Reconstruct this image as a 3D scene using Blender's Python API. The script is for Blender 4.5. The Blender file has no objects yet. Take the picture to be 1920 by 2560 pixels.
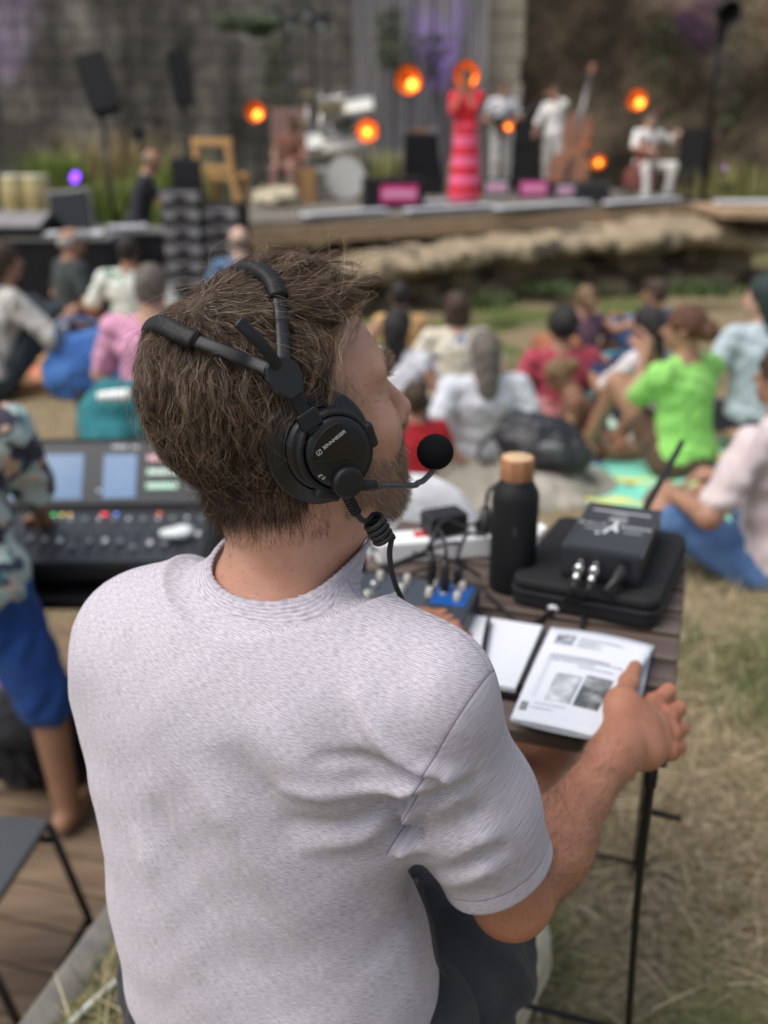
import bpy, bmesh, math, random
import numpy as np
from mathutils import Vector, Matrix
random.seed(7); RNG = np.random.default_rng(7)
R_ = math.radians
scene = bpy.context.scene
COL = scene.collection
# ------------------------------------------------------------------ camera, sky, sun, exposure
PITCH = R_(21.0); CAMZ = 1.45
cam_d = bpy.data.cameras.new("camera"); cam = bpy.data.objects.new("camera", cam_d); COL.objects.link(cam)
cam.location = (0, 0, CAMZ); cam.rotation_euler = (R_(90) - PITCH, 0, 0)
cam_d.sensor_fit = 'VERTICAL'; cam_d.sensor_height = 36; cam_d.sensor_width = 27; cam_d.lens = 35
cam_d.clip_start = 0.05; cam_d.clip_end = 400
cam_d.dof.use_dof = True; cam_d.dof.focus_distance = 0.83; cam_d.dof.aperture_fstop = 3.45
scene.camera = cam
scene.render.resolution_x = 768; scene.render.resolution_y = 1024
SUN_EL, SUN_AZ = R_(60), R_(-115)      # soft light from above, from the left and a little behind the camera
world = bpy.data.worlds.new("World"); scene.world = world; world.use_nodes = True
wn = world.node_tree.nodes; wl = world.node_tree.links
sky = wn.new('ShaderNodeTexSky'); sky.sky_type = 'NISHITA'; sky.sun_disc = False
sky.sun_elevation = SUN_EL; sky.sun_rotation = SUN_AZ; sky.air_density = 1.0; sky.dust_density = 3.0; sky.ozone_density = 1.0
hs = wn.new('ShaderNodeHueSaturation'); hs.inputs['Saturation'].default_value = 0.55   # thin cloud greys the blue sky
wl.new(sky.outputs[0], hs.inputs['Color']); wl.new(hs.outputs[0], wn['Background'].inputs[0])
wn['Background'].inputs[1].default_value = 0.09
sun_d = bpy.data.lights.new("sun", 'SUN'); sun_d.energy = 1.5; sun_d.angle = R_(45); sun_d.color = (1, .95, .88)
sun = bpy.data.objects.new("sun", sun_d); COL.objects.link(sun)
sd = Vector((math.sin(SUN_AZ) * math.cos(SUN_EL), math.cos(SUN_AZ) * math.cos(SUN_EL), math.sin(SUN_EL)))
sun.rotation_euler = sd.to_track_quat('Z', 'Y').to_euler(); sun.location = sd * 30
scene.view_settings.view_transform = 'Standard'; scene.view_settings.look = 'None'
scene.view_settings.exposure = 0.93; scene.view_settings.gamma = 1.0

# ------------------------------------------------------------------ where things stand: photo coordinates (1920 x 2560) to points
FPX = 35 / 36 * 2560
CP, SP = math.cos(PITCH), math.sin(PITCH)
def P(px, py, d):
    u = (px - 960) / FPX * d; v = (py - 1280) / FPX * d
    return np.array([u, d * CP - v * SP, CAMZ - d * SP - v * CP])
def Z(px, py, z):
    v = (py - 1280) / FPX
    return P(px, py, (CAMZ - z) / (SP + v * CP))
def Y(px, py, y):
    v = (py - 1280) / FPX
    return P(px, py, y / (CP - v * SP))
def V3(a): return Vector((float(a[0]), float(a[1]), float(a[2])))
def nrm(a): a = np.asarray(a, float); return a / (np.linalg.norm(a) + 1e-12)

# ------------------------------------------------------------------ names and labels
def tag(o, label=None, cat=None, group=None, kind=None):
    if label: o['label'] = label
    if cat: o['category'] = cat
    if group: o['group'] = group
    if kind: o['kind'] = kind
    return o
def thing(name, loc, label, cat, group=None, rz=0.0):
    o = bpy.data.objects.new(name, None); COL.objects.link(o)
    o.location = tuple(float(c) for c in loc); o.rotation_euler = (0, 0, rz); o.empty_display_size = .05
    return tag(o, label, cat, group)
def copy_tree(o, parent=None):
    c = o.copy(); COL.objects.link(c); c.parent = parent
    for ch in list(o.children): copy_tree(ch, c)
    return c

# ------------------------------------------------------------------ materials
def _n(t, k, **kw):
    n = t.nodes.new(k)
    for a, b in kw.items(): setattr(n, a, b)
    return n
MATS = {}
def mat(name, c, rough=.6, c2=None, scale=25, detail=4, lo=.35, hi=.65, bump=0, bscale=None, metal=0, spec=.5, sheen=0, emit=None, es=0,
        coords='Object', stretch=None, sss=0, coat=0, c3=None, s3=60, f3=.5):
    if name in MATS: return MATS[name]
    m = bpy.data.materials.new(name); MATS[name] = m; m.use_nodes = True; t = m.node_tree
    b = t.nodes['Principled BSDF']; b.inputs['Base Color'].default_value = (*c, 1); b.inputs['Roughness'].default_value = rough
    b.inputs['Metallic'].default_value = metal; b.inputs['Specular IOR Level'].default_value = spec
    if sheen: b.inputs['Sheen Weight'].default_value = sheen
    if coat: b.inputs['Coat Weight'].default_value = coat
    if sss:
        b.inputs['Subsurface Weight'].default_value = sss; b.inputs['Subsurface Radius'].default_value = (.012, .005, .003); b.inputs['Subsurface Scale'].default_value = 1
    if emit: b.inputs['Emission Color'].default_value = (*emit, 1); b.inputs['Emission Strength'].default_value = es
    if c2 or bump:
        tc = _n(t, 'ShaderNodeTexCoord'); mp = _n(t, 'ShaderNodeMapping'); t.links.new(tc.outputs[coords], mp.inputs[0])
        if stretch: mp.inputs['Scale'].default_value = stretch
        ns = _n(t, 'ShaderNodeTexNoise'); ns.inputs['Scale'].default_value = scale; ns.inputs['Detail'].default_value = detail
        t.links.new(mp.outputs[0], ns.inputs[0])
        if c2:
            r = _n(t, 'ShaderNodeValToRGB'); r.color_ramp.elements[0].position = lo; r.color_ramp.elements[1].position = hi
            r.color_ramp.elements[0].color = (*c, 1); r.color_ramp.elements[1].color = (*c2, 1)
            t.links.new(ns.outputs[0], r.inputs[0]); out = r.outputs[0]
            if c3:
                n3 = _n(t, 'ShaderNodeTexNoise'); n3.inputs['Scale'].default_value = s3; n3.inputs['Detail'].default_value = 3
                t.links.new(mp.outputs[0], n3.inputs[0])
                r3 = _n(t, 'ShaderNodeValToRGB'); r3.color_ramp.elements[0].position = f3; r3.color_ramp.elements[1].position = f3 + .08
                r3.color_ramp.elements[0].color = (0, 0, 0, 1); r3.color_ramp.elements[1].color = (1, 1, 1, 1)
                t.links.new(n3.outputs[0], r3.inputs[0])
                mx = _n(t, 'ShaderNodeMix', data_type='RGBA'); t.links.new(r3.outputs[0], mx.inputs[0]); t.links.new(out, mx.inputs[6])
                mx.inputs[7].default_value = (*c3, 1); out = mx.outputs[2]
            t.links.new(out, b.inputs['Base Color'])
        if bump:
            nb = ns
            if bscale:
                nb = _n(t, 'ShaderNodeTexNoise'); nb.inputs['Scale'].default_value = bscale; nb.inputs['Detail'].default_value = 3; t.links.new(mp.outputs[0], nb.inputs[0])
            bp = _n(t, 'ShaderNodeBump'); bp.inputs['Strength'].default_value = min(1, bump); bp.inputs['Distance'].default_value = .002 if not bscale else .3 / bscale
            t.links.new(nb.outputs[0], bp.inputs['Height']); t.links.new(bp.outputs[0], b.inputs['Normal'])
    return m
def cloth(name, c, c2=None, **kw):
    kw.setdefault('scale', 9); kw.setdefault('bump', .5); kw.setdefault('bscale', 14)
    return mat(name, c, .85, c2 or tuple(x * .85 for x in c), sheen=.1, spec=.2, **kw)

# ------------------------------------------------------------------ plain mesh building
class MB:
    def __init__(s): s.v = []; s.f = []; s.sm = []
    def add(s, vs, fs, smooth=False):
        n = len(s.v); s.v += [tuple(float(c) for c in v) for v in vs]; s.f += [tuple(i + n for i in f) for f in fs]; s.sm += [smooth] * len(fs); return s
    def box(s, c, size, ax=None, taper=1.0):
        c = np.asarray(c, float); h = np.asarray(size, float) / 2
        A = np.eye(3) if ax is None else np.asarray(ax, float)
        vs = []
        for dz in (-1, 1):
            k = taper if dz > 0 else 1
            for dx, dy in ((-1, -1), (1, -1), (1, 1), (-1, 1)): vs.append(c + A[0] * dx * h[0] * k + A[1] * dy * h[1] * k + A[2] * dz * h[2])
        return s.add(vs, [(0, 3, 2, 1), (4, 5, 6, 7), (0, 1, 5, 4), (1, 2, 6, 5), (2, 3, 7, 6), (3, 0, 4, 7)])
    def ring_tube(s, pts, rad, n=10, cap=True):
        pts = [np.asarray(p, float) for p in pts]; m = len(pts)
        if not hasattr(rad, '__len__'): rad = [rad] * m
        T = [nrm(pts[min(i + 1, m - 1)] - pts[max(i - 1, 0)]) for i in range(m)]
        a = np.array([0, 0, 1.]) if abs(T[0][2]) < .9 else np.array([1., 0, 0]); u = nrm(np.cross(T[0], a)); vs = []
        for i in range(m):
            u = nrm(u - T[i] * (u @ T[i])); w = np.cross(T[i], u)
            for j in range(n):
                t = 2 * math.pi * j / n; vs.append(pts[i] + rad[i] * (math.cos(t) * u + math.sin(t) * w))
        fs = [(i * n + j, i * n + (j + 1) % n, (i + 1) * n + (j + 1) % n, (i + 1) * n + j) for i in range(m - 1) for j in range(n)]
        s.add(vs, fs, True)
        if cap:
            k = len(s.v) - m * n; s.f += [tuple(k + j for j in reversed(range(n))), tuple(k + (m - 1) * n + j for j in range(n))]; s.sm += [False, False]
        return s
    def cyl(s, a, b, r, r2=None, n=16): return s.ring_tube([a, b], [r, r if r2 is None else r2], n)
    def lathe(s, prof, o=(0, 0, 0), ax=None, n=32):       # prof: (radius, height) pairs along axis 2
        A = np.eye(3) if ax is None else np.asarray(ax, float); o = np.asarray(o, float); vs = []
        for r, h in prof:
            for j in range(n):
                t = 2 * math.pi * j / n; vs.append(o + A[0] * r * math.cos(t) + A[1] * r * math.sin(t) + A[2] * h)
        m = len(prof); fs = [(i * n + j, i * n + (j + 1) % n, (i + 1) * n + (j + 1) % n, (i + 1) * n + j) for i in range(m - 1) for j in range(n)]
        return s.add(vs, fs, True)
    def prism(s, poly, z0, z1, ax=None, o=(0, 0, 0)):     # polygon (x, y) extruded along axis 2
        A = np.eye(3) if ax is None else np.asarray(ax, float); o = np.asarray(o, float); n = len(poly)
        vs = [o + A[0] * x + A[1] * y + A[2] * z0 for x, y in poly] + [o + A[0] * x + A[1] * y + A[2] * z1 for x, y in poly]
        return s.add(vs, [tuple(reversed(range(n))), tuple(range(n, 2 * n))] + [(i, (i + 1) % n, n + (i + 1) % n, n + i) for i in range(n)])
    def build(s, name, m, parent=None, bevel=0, seg=2):
        me = bpy.data.meshes.new(name); me.from_pydata(s.v, [], s.f); me.update()
        me.polygons.foreach_set('use_smooth', s.sm); me.materials.append(m)
        bm = bmesh.new(); bm.from_mesh(me); bmesh.ops.recalc_face_normals(bm, faces=bm.faces); bm.to_mesh(me); bm.free()
        o = bpy.data.objects.new(name, me); COL.objects.link(o)
        if parent is not None: o.parent = parent
        if bevel:
            b = o.modifiers.new('bevel', 'BEVEL'); b.width = bevel; b.segments = seg; b.limit_method = 'ANGLE'; b.angle_limit = R_(40)
        return o
def rounded(w, h, r, n=5):
    out = []
    for cx, cy, a0 in ((w / 2 - r, h / 2 - r, 0), (-w / 2 + r, h / 2 - r, 90), (-w / 2 + r, -h / 2 + r, 180), (w / 2 - r, -h / 2 + r, 270)):
        for i in range(n + 1):
            a = R_(a0 + 90 * i / n); out.append((cx + r * math.cos(a), cy + r * math.sin(a)))
    return out
def bez(pts, n=8):        # smooth curve through points (Catmull-Rom)
    p = [np.asarray(q, float) for q in pts]; p = [2 * p[0] - p[1]] + p + [2 * p[-1] - p[-2]]; out = []
    for i in range(1, len(p) - 2):
        for k in range(n):
            t = k / n; out.append(.5 * ((2 * p[i]) + (-p[i - 1] + p[i + 1]) * t + (2 * p[i - 1] - 5 * p[i] + 4 * p[i + 1] - p[i + 2]) * t * t + (-p[i - 1] + 3 * p[i] - 3 * p[i + 1] + p[i + 2]) * t ** 3))
    out.append(p[-2]); return out
def raw_mesh(name, v, f, m, parent=None, smooth=True):
    me = bpy.data.meshes.new(name); v = np.asarray(v, np.float32); f = np.asarray(f, np.int32); k = f.shape[1]
    me.vertices.add(len(v)); me.vertices.foreach_set('co', v.ravel()); me.loops.add(f.size); me.loops.foreach_set('vertex_index', f.ravel())
    me.polygons.add(len(f)); me.polygons.foreach_set('loop_start', np.arange(0, f.size, k, dtype=np.int32))
    me.polygons.foreach_set('use_smooth', np.full(len(f), smooth)); me.update(calc_edges=True); me.validate()
    me.materials.append(m); o = bpy.data.objects.new(name, me); COL.objects.link(o)
    if parent is not None: o.parent = parent
    return o
def attr(o, name, val):
    a = o.data.attributes.new(name, 'FLOAT', 'POINT'); a.data.foreach_set('value', np.asarray(val, np.float32))
def text_mesh(name, s, size, M, m, parent, depth=.0001, spacing=1.0):
    cu = bpy.data.curves.new(name, 'FONT'); cu.body = s; cu.size = size; cu.extrude = depth; cu.align_x = 'CENTER'; cu.align_y = 'CENTER'; cu.space_character = spacing
    t = bpy.data.objects.new(name, cu); COL.objects.link(t); bpy.context.view_layer.update()
    me = bpy.data.meshes.new_from_object(t.evaluated_get(bpy.context.evaluated_depsgraph_get())); bpy.data.objects.remove(t)
    me.materials.clear(); me.materials.append(m); o = bpy.data.objects.new(name, me); COL.objects.link(o); o.parent = parent; o.matrix_local = M; return o
def frame(o, x, y, z):
    M = Matrix.Identity(4)
    for i in range(3): M[i][0] = float(x[i]); M[i][1] = float(y[i]); M[i][2] = float(z[i]); M[i][3] = float(o[i])
    return M

# ------------------------------------------------------------------ organic shapes: blended distance fields, one continuous surface each
def cap(a, b, ra, rb=None, k=.02, op='+'): return ('c', op, k, (np.asarray(a, float), np.asarray(b, float), ra, ra if rb is None else rb))
def ell(c, r, ax=None, k=.02, op='+'): return ('e', op, k, (np.asarray(c, float), np.asarray(r, float), None if ax is None else np.asarray(ax, float)))
def half(p, n, k=.004, op='&'): return ('h', op, k, (np.asarray(p, float), nrm(n)))
def grp(prims, k=.004, op='+'): return ('g', op, k, (prims,))
def _d(kind, a, Q):
    if kind == 'g': return sdf(a[0], Q)
    if kind == 'c':
        A, B, ra, rb = a; ba = B - A; pa = Q - A; t = np.clip(pa @ ba / max(ba @ ba, 1e-12), 0, 1)
        return np.linalg.norm(pa - t[..., None] * ba, axis=-1) - (ra + (rb - ra) * t)
    if kind == 'e':
        c, r, ax = a; q = Q - c
        if ax is not None: q = q @ ax.T
        k0 = np.linalg.norm(q / r, axis=-1); k1 = np.linalg.norm(q / (r * r), axis=-1) + 1e-9
        return np.where(k0 < .02, -r.min(), k0 * (k0 - 1) / k1)
    p, n = a; return (Q - p) @ n
def smin(a, b, k):
    h = np.maximum(k - np.abs(a - b), 0) / k; return np.minimum(a, b) - h * h * k * .25
def sdf(prims, Q):
    d = None
    for kind, op, k, a in prims:
        e = _d(kind, a, Q)
        if d is None: d = e
        elif op == '+': d = smin(d, e, k)
        elif op == '-': d = -smin(-d, e, k)
        else: d = -smin(-d, -e, k)
    return d
def field_mesh(prims, h, post=None, bounds=None, pad=.03):
    if bounds is None:
        lo = np.full(3, 1e9); hi = np.full(3, -1e9)
        flat = [q for p in prims for q in (p[3][0] if p[0] == 'g' else [p])]
        for kind, op, k, a in flat:
            if op != '+': continue
            if kind == 'c': q = np.array([a[0] - a[2], a[0] + a[2], a[1] - a[3], a[1] + a[3]])
            else: q = np.array([a[0] - a[1].max(), a[0] + a[1].max()])
            lo = np.minimum(lo, q.min(0)); hi = np.maximum(hi, q.max(0))
        lo -= pad; hi += pad
    else: lo, hi = map(np.asarray, bounds)
    B = 10; nb = np.ceil((hi - lo) / (h * B)).astype(int) + 1; N = nb * B + 1
    V = np.full(N, 1., np.float32)
    g = np.stack(np.meshgrid(*[np.arange(n) for n in nb], indexing='ij'), -1).reshape(-1, 3)
    C = lo + (g * B + B / 2) * h; dc = sdf(prims, C); lim = B * h * .87 * 1.5 + (.012 if post else 0)
    off = np.stack(np.meshgrid(*[np.arange(B + 1)] * 3, indexing='ij'), -1).astype(np.float32) * h
    for gi, c, d0 in zip(g, C, dc):
        s = tuple(slice(x * B, x * B + B + 1) for x in gi)
        if abs(d0) > lim: 
            if d0 < 0: V[tuple(slice(x * B, x * B + B) for x in gi)] = -1
            continue
    for gi, c, d0 in zip(g, C, dc):
        if abs(d0) > lim: continue
        Q = lo + gi * B * h + off
        near = [p for i, p in enumerate(prims) if i == 0 or p[0] == 'g' or p[1] != '+' or abs(_d(p[0], p[3], c[None])[0]) < lim * 1.6 + p[2] or _d(p[0], p[3], c[None])[0] < 0]
        if near[0] is prims[0] and len(near) == 1: pass
        d = sdf(near, Q)
        if post: d = post(Q, d)
        V[tuple(slice(x * B, x * B + B + 1) for x in gi)] = d
    I = V < 0
    a = I[:-1, :-1, :-1]; anyc = a.copy(); allc = a.copy()
    for dx, dy, dz in ((1,0,0),(0,1,0),(0,0,1),(1,1,0),(1,0,1),(0,1,1),(1,1,1)):
        q = I[dx:I.shape[0]-1+dx, dy:I.shape[1]-1+dy, dz:I.shape[2]-1+dz]; anyc |= q; allc &= q
    cell = np.argwhere(anyc & ~allc); dims = np.array(anyc.shape)
    lin = (cell[:, 0] * dims[1] + cell[:, 1]) * dims[2] + cell[:, 2]
    cr = [(0,0,0),(1,0,0),(0,1,0),(1,1,0),(0,0,1),(1,0,1),(0,1,1),(1,1,1)]
    vals = np.stack([V[cell[:,0]+x, cell[:,1]+y, cell[:,2]+z] for x, y, z in cr], 1)
    acc = np.zeros((len(cell), 3)); cnt = np.zeros(len(cell)); crn = np.array(cr, float)
    for i, j in ((0,1),(2,3),(4,5),(6,7),(0,2),(1,3),(4,6),(5,7),(0,4),(1,5),(2,6),(3,7)):
        s = (vals[:, i] < 0) != (vals[:, j] < 0); t = np.where(s, vals[:, i] / (vals[:, i] - vals[:, j] + 1e-12), 0)
        acc += s[:, None] * (crn[i] + t[:, None] * (crn[j] - crn[i])); cnt += s
    verts = lo + (cell + acc / cnt[:, None]) * h
    quads = []
    for ax_ in range(3):
        u, w = (ax_ + 1) % 3, (ax_ + 2) % 3
        s0 = [slice(None)] * 3; s1 = [slice(None)] * 3; s0[ax_] = slice(0, -1); s1[ax_] = slice(1, None)
        e = np.argwhere(I[tuple(s0)] != I[tuple(s1)])
        e = e[(e[:, u] > 0) & (e[:, w] > 0) & (e[:, u] < dims[u]) & (e[:, w] < dims[w])]
        ins = I[e[:, 0], e[:, 1], e[:, 2]]
        ids = []
        for du, dw in ((1, 1), (0, 1), (0, 0), (1, 0)):
            c = e.copy(); c[:, u] -= du; c[:, w] -= dw
            ids.append(np.searchsorted(lin, (c[:, 0] * dims[1] + c[:, 1]) * dims[2] + c[:, 2]))
        q = np.stack(ids, 1); q[~ins] = q[~ins][:, ::-1]; quads.append(q)
    return verts, np.concatenate(quads)
def blob(name, prims, m, parent=None, h=.012, post=None, **kw):
    v, f = field_mesh(prims, h, post, **kw); return raw_mesh(name, v, f, m, parent)
# ================================================================== THE SETTING
def sstep(a, b, x): t = np.clip((x - a) / (b - a), 0, 1); return t * t * (3 - 2 * t)
def gz(x, y):
    x = np.asarray(x, float); y = np.asarray(y, float)
    right = np.interp(y, [2.9, 4.6, 5.6, 6.6, 8, 10], [0, -.28, -.40, -.52, -.62, -.66])
    left = np.interp(y, [2.9, 5.2, 7, 9, 11], [0, -.15, -.17, -.32, -.55])
    z = right + (left - right) * (1 - sstep(-1.6, -.2, x))
    uu = x * .9636 - y * .267; ww = x * .267 + y * .9636; pit = (1 - sstep(-.985, -.94, uu)) * (1 - sstep(3.6, 3.7, ww)) * 1.0
    z = z * (1 - pit) - .80 * pit
    bump = .012 * np.sin(x * 3.1 + 1.2 * np.sin(y * 2.3)) + .010 * np.sin(y * 4.7 + x * 1.9)
    return z + bump * (1 - pit) * sstep(1.6, 3, np.hypot(x, y))
def G(px, py):        # where the photo's sight line meets the ground
    lo, hi = .8, 60
    o = P(px, py, 0.); r = P(px, py, 1.) - o
    t = lo
    while t < hi:
        q = o + r * t
        if q[2] < gz(q[0], q[1]): break
        t += .02
    return q
def earth():
    m = bpy.data.materials.new('dry_grass_ground'); m.use_nodes = True; t = m.node_tree; b = t.nodes['Principled BSDF']; tc = _n(t, 'ShaderNodeTexCoord')
    def noise(s, d=4): n = _n(t, 'ShaderNodeTexNoise'); n.inputs['Scale'].default_value = s; n.inputs['Detail'].default_value = d; t.links.new(tc.outputs['Object'], n.inputs[0]); return n.outputs[0]
    def ramp(src, st):
        r = _n(t, 'ShaderNodeValToRGB')
        while len(r.color_ramp.elements) < len(st): r.color_ramp.elements.new(.5)
        for e, (p, c) in zip(r.color_ramp.elements, st): e.position = p; e.color = (*c, 1)
        t.links.new(src, r.inputs[0]); return r.outputs[0]
    fine = ramp(noise(55, 6), [(.3, (.09, .07, .042)), (.5, (.23, .18, .11)), (.72, (.38, .31, .20))])
    green = ramp(noise(30, 5), [(.35, (.06, .085, .025)), (.7, (.15, .17, .06))])
    k = ramp(noise(.9, 6), [(.48, (0, 0, 0)), (.60, (1, 1, 1))])
    mx = _n(t, 'ShaderNodeMix', data_type='RGBA'); t.links.new(k, mx.inputs[0]); t.links.new(fine, mx.inputs[6]); t.links.new(green, mx.inputs[7])
    t.links.new(mx.outputs[2], b.inputs['Base Color']); b.inputs['Roughness'].default_value = 1; b.inputs['Specular IOR Level'].default_value = .1
    bp = _n(t, 'ShaderNodeBump'); bp.inputs['Distance'].default_value = .03; bp.inputs['Strength'].default_value = .8; t.links.new(noise(30, 6), bp.inputs['Height']); t.links.new(bp.outputs[0], b.inputs['Normal'])
    return m
xs = np.concatenate([np.linspace(-60, -6, 20, endpoint=False), np.linspace(-6, 6, 241), np.linspace(6, 60, 20)[1:]]); ys = np.concatenate([np.linspace(-8, 0, 8, endpoint=False), np.linspace(0, 12, 241), np.linspace(12, 70, 24)[1:]])
X_, Y_ = np.meshgrid(xs, ys, indexing='ij'); Z_ = gz(X_, Y_); nv = np.stack([X_, Y_, Z_], -1).reshape(-1, 3)
ii = np.arange(len(xs) - 1)[:, None] * len(ys) + np.arange(len(ys) - 1)[None]; ii = ii.ravel()
ground = raw_mesh('ground', nv, np.stack([ii, ii + len(ys), ii + len(ys) + 1, ii + 1], 1), earth()); tag(ground, kind='structure')
# wooden deck in the lower level at the left
dk = MB(); a_ = R_(-15.5); du = np.array([math.cos(a_), math.sin(a_), 0]); dw = np.array([-math.sin(a_), math.cos(a_), 0]); up3 = np.array([0, 0, 1.])
for i in range(26): dk.box(np.array([-2.4, .75, -.735]) + dw * (i * .148), (4.4, .138, .03), np.stack([du, dw, up3]))
deckm = mat('weathered_deck_wood', (.13, .085, .055), .75, (.22, .155, .10), 4, 6, stretch=(1, 9, 9), bump=.3)
tag(dk.build('deck', deckm, None, .004), kind='structure')
# rough stone kerb along the terrace edge
kb = MB(); rr = random.Random(3)
for i in range(9):
    kc = du * (-.915 + rr.uniform(-.008, .008)) + dw * (.5 + i * .36) + up3 * -.125; kb.box(kc, (.075 + rr.uniform(-.01, .01), .352, .26), np.stack([nrm(du + dw * rr.uniform(-.03, .03)), dw, up3]))
kerb = kb.build('stone_kerb', mat('grey_stone', (.09, .088, .08), .95, (.17, .16, .14), 9, 6, bump=.8, bscale=30), None, .02, 3)
tag(kerb, 'rough grey stone kerb between the near grass and the lower wooden deck', 'kerb')
# ---- walls of the ruin behind the stage
def masonry(name, c1, c2, c3, sc, streak, row, width, mortar=.02, blotch=.35):
    m = bpy.data.materials.new(name); m.use_nodes = True; t = m.node_tree; b = t.nodes['Principled BSDF']; tc = _n(t, 'ShaderNodeTexCoord')
    mp = _n(t, 'ShaderNodeMapping'); mp.inputs['Rotation'].default_value = (R_(90), 0, 0); t.links.new(tc.outputs['Object'], mp.inputs[0])
    dn = _n(t, 'ShaderNodeTexNoise'); dn.inputs['Scale'].default_value = 2.5; dn.inputs['Detail'].default_value = 4; t.links.new(tc.outputs['Object'], dn.inputs[0])
    ml = _n(t, 'ShaderNodeVectorMath', operation='MULTIPLY_ADD'); t.links.new(dn.outputs[1], ml.inputs[0]); ml.inputs[1].default_value = (.42,) * 3; t.links.new(mp.outputs[0], ml.inputs[2])
    br = _n(t, 'ShaderNodeTexBrick'); br.inputs['Scale'].default_value = sc; br.inputs['Color1'].default_value = (*c1, 1); br.inputs['Color2'].default_value = (*c2, 1); br.inputs['Mortar'].default_value = (*c3, 1)
    br.inputs['Mortar Size'].default_value = mortar; br.inputs['Row Height'].default_value = row; br.inputs['Brick Width'].default_value = width; br.inputs['Mortar Smooth'].default_value = .6; t.links.new(ml.outputs[0], br.inputs[0])
    s = _n(t, 'ShaderNodeMapping'); s.inputs['Scale'].default_value = streak; t.links.new(tc.outputs['Object'], s.inputs[0])
    n2 = _n(t, 'ShaderNodeTexNoise'); n2.inputs['Scale'].default_value = 1; n2.inputs['Detail'].default_value = 5; t.links.new(s.outputs[0], n2.inputs[0])
    mr = _n(t, 'ShaderNodeMapRange'); mr.inputs[1].default_value = .36; mr.inputs[2].default_value = .66; mr.inputs[3].default_value = blotch; mr.inputs[4].default_value = 1.45; t.links.new(n2.outputs[0], mr.inputs[0])
    mx = _n(t, 'ShaderNodeMix', data_type='RGBA', blend_type='MULTIPLY'); mx.inputs[0].default_value = 1; t.links.new(br.outputs[0], mx.inputs[6]); t.links.new(mr.outputs[0], mx.inputs[7])
    t.links.new(mx.outputs[2], b.inputs['Base Color']); b.inputs['Roughness'].default_value = .95
    bp = _n(t, 'ShaderNodeBump'); bp.inputs['Distance'].default_value = .05; t.links.new(br.outputs['Fac'], bp.inputs['Height']); bp.invert = True; t.links.new(bp.outputs[0], b.inputs['Normal']); return m
def relief(name, x0, x1, y0, y1, z0, z1, m, amp, seed, step=.16):
    r = np.random.default_rng(seed); L = math.hypot(x1 - x0, y1 - y0); nx = int(L / step) + 1; nz = int((z1 - z0) / step) + 1
    n = nrm((y1 - y0, -(x1 - x0), 0)); n = n if n[1] < 0 else -n; vs = []
    low = r.normal(size=(nx // 6 + 3, nz // 6 + 3)); u = np.linspace(0, low.shape[0] - 2, nx); w = np.linspace(0, low.shape[1] - 2, nz); iu = u.astype(int); iw = w.astype(int); fu = (u - iu)[:, None]; fw = (w - iw)[None]
    L0 = low[iu][:, iw] * (1 - fu) * (1 - fw) + low[iu + 1][:, iw] * fu * (1 - fw) + low[iu][:, iw + 1] * (1 - fu) * fw + low[iu + 1][:, iw + 1] * fu * fw
    H = L0 * amp + r.normal(size=(nx, nz)) * amp * .35
    g0 = []
    for i in range(nx):
        t = i / (nx - 1)
        for k in range(nz): g0.append(np.array([x0 + (x1 - x0) * t, y0 + (y1 - y0) * t, z0 + (z1 - z0) * k / (nz - 1)]) + n * H[i, k])
    for i in range(nx):
        t = i / (nx - 1)
        for k in (0, nz - 1): g0.append(np.array([x0 + (x1 - x0) * t, y0 + (y1 - y0) * t, z0 + (z1 - z0) * k / (nz - 1)]) - n * .9)
    fs = [(i * nz + k, (i + 1) * nz + k, (i + 1) * nz + k + 1, i * nz + k + 1) for i in range(nx - 1) for k in range(nz - 1)]; B0 = nx * nz
    for i in range(nx - 1): fs += [(B0 + 2 * i, B0 + 2 * i + 1, B0 + 2 * i + 3, B0 + 2 * i + 2), (i * nz + nz - 1, (i + 1) * nz + nz - 1, B0 + 2 * i + 3, B0 + 2 * i + 1)]
    mb = MB(); mb.add(g0, fs, True); return mb.build(name, m)
wall_a = relief('stone_wall', -16, 2.05, 21.5, 20.2, -.8, 8, masonry('grey_block_masonry', (.165, .152, .13), (.098, .092, .079), (.06, .056, .049), 1.6, (1.3, 1.3, .17), .55, .9, .03, .28), .05, 1)
tag(wall_a, 'tall weathered grey block wall with dark vertical stains behind the left of the stage', 'wall')
wall_b = relief('stone_wall', 2.3, 17, 20.6, 22.4, -.8, 8, masonry('brown_rubble_masonry', (.23, .165, .10), (.138, .10, .065), (.10, .075, .05), 3.2, (.8, .8, .7), .3, .55, .05, .38), .12, 2)
tag(wall_b, 'tall brown rubble stone wall behind the right of the stage', 'wall')
pl = MB(); rr = random.Random(5)
for i in range(24): pl.box((2.22 + rr.uniform(-.03, .03), 20.1, -.7 + i * .37 + .18), (.62 + rr.uniform(-.06, .06), .6, .36), None)
tag(pl.build('stone_pillar', mat('pale_limestone', (.30, .265, .20), .9, (.40, .36, .28), 3, 6, bump=.6, bscale=12), None, .03, 2), 'pale limestone corner pillar between the grey wall and the brown rubble wall', 'pillar')
bm2 = mat('silvered_boards', (.30, .285, .29), .85, (.11, .105, .11), 2.2, 5, stretch=(5, 5, .3), bump=.4)
pb = MB(); x = -.55
while x < 1.85:
    w = rr.uniform(.07, .16); h = rr.uniform(5.6, 6.6); pb.box((x + w / 2, 19.55 + rr.uniform(-.05, .05), -.6 + h / 2), (w - .02, .04, h)); x += w
tag(pb.build('board_screen', bm2, None, .004), 'tall screen of silvered upright boards in front of the grey wall', 'screen')
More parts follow.
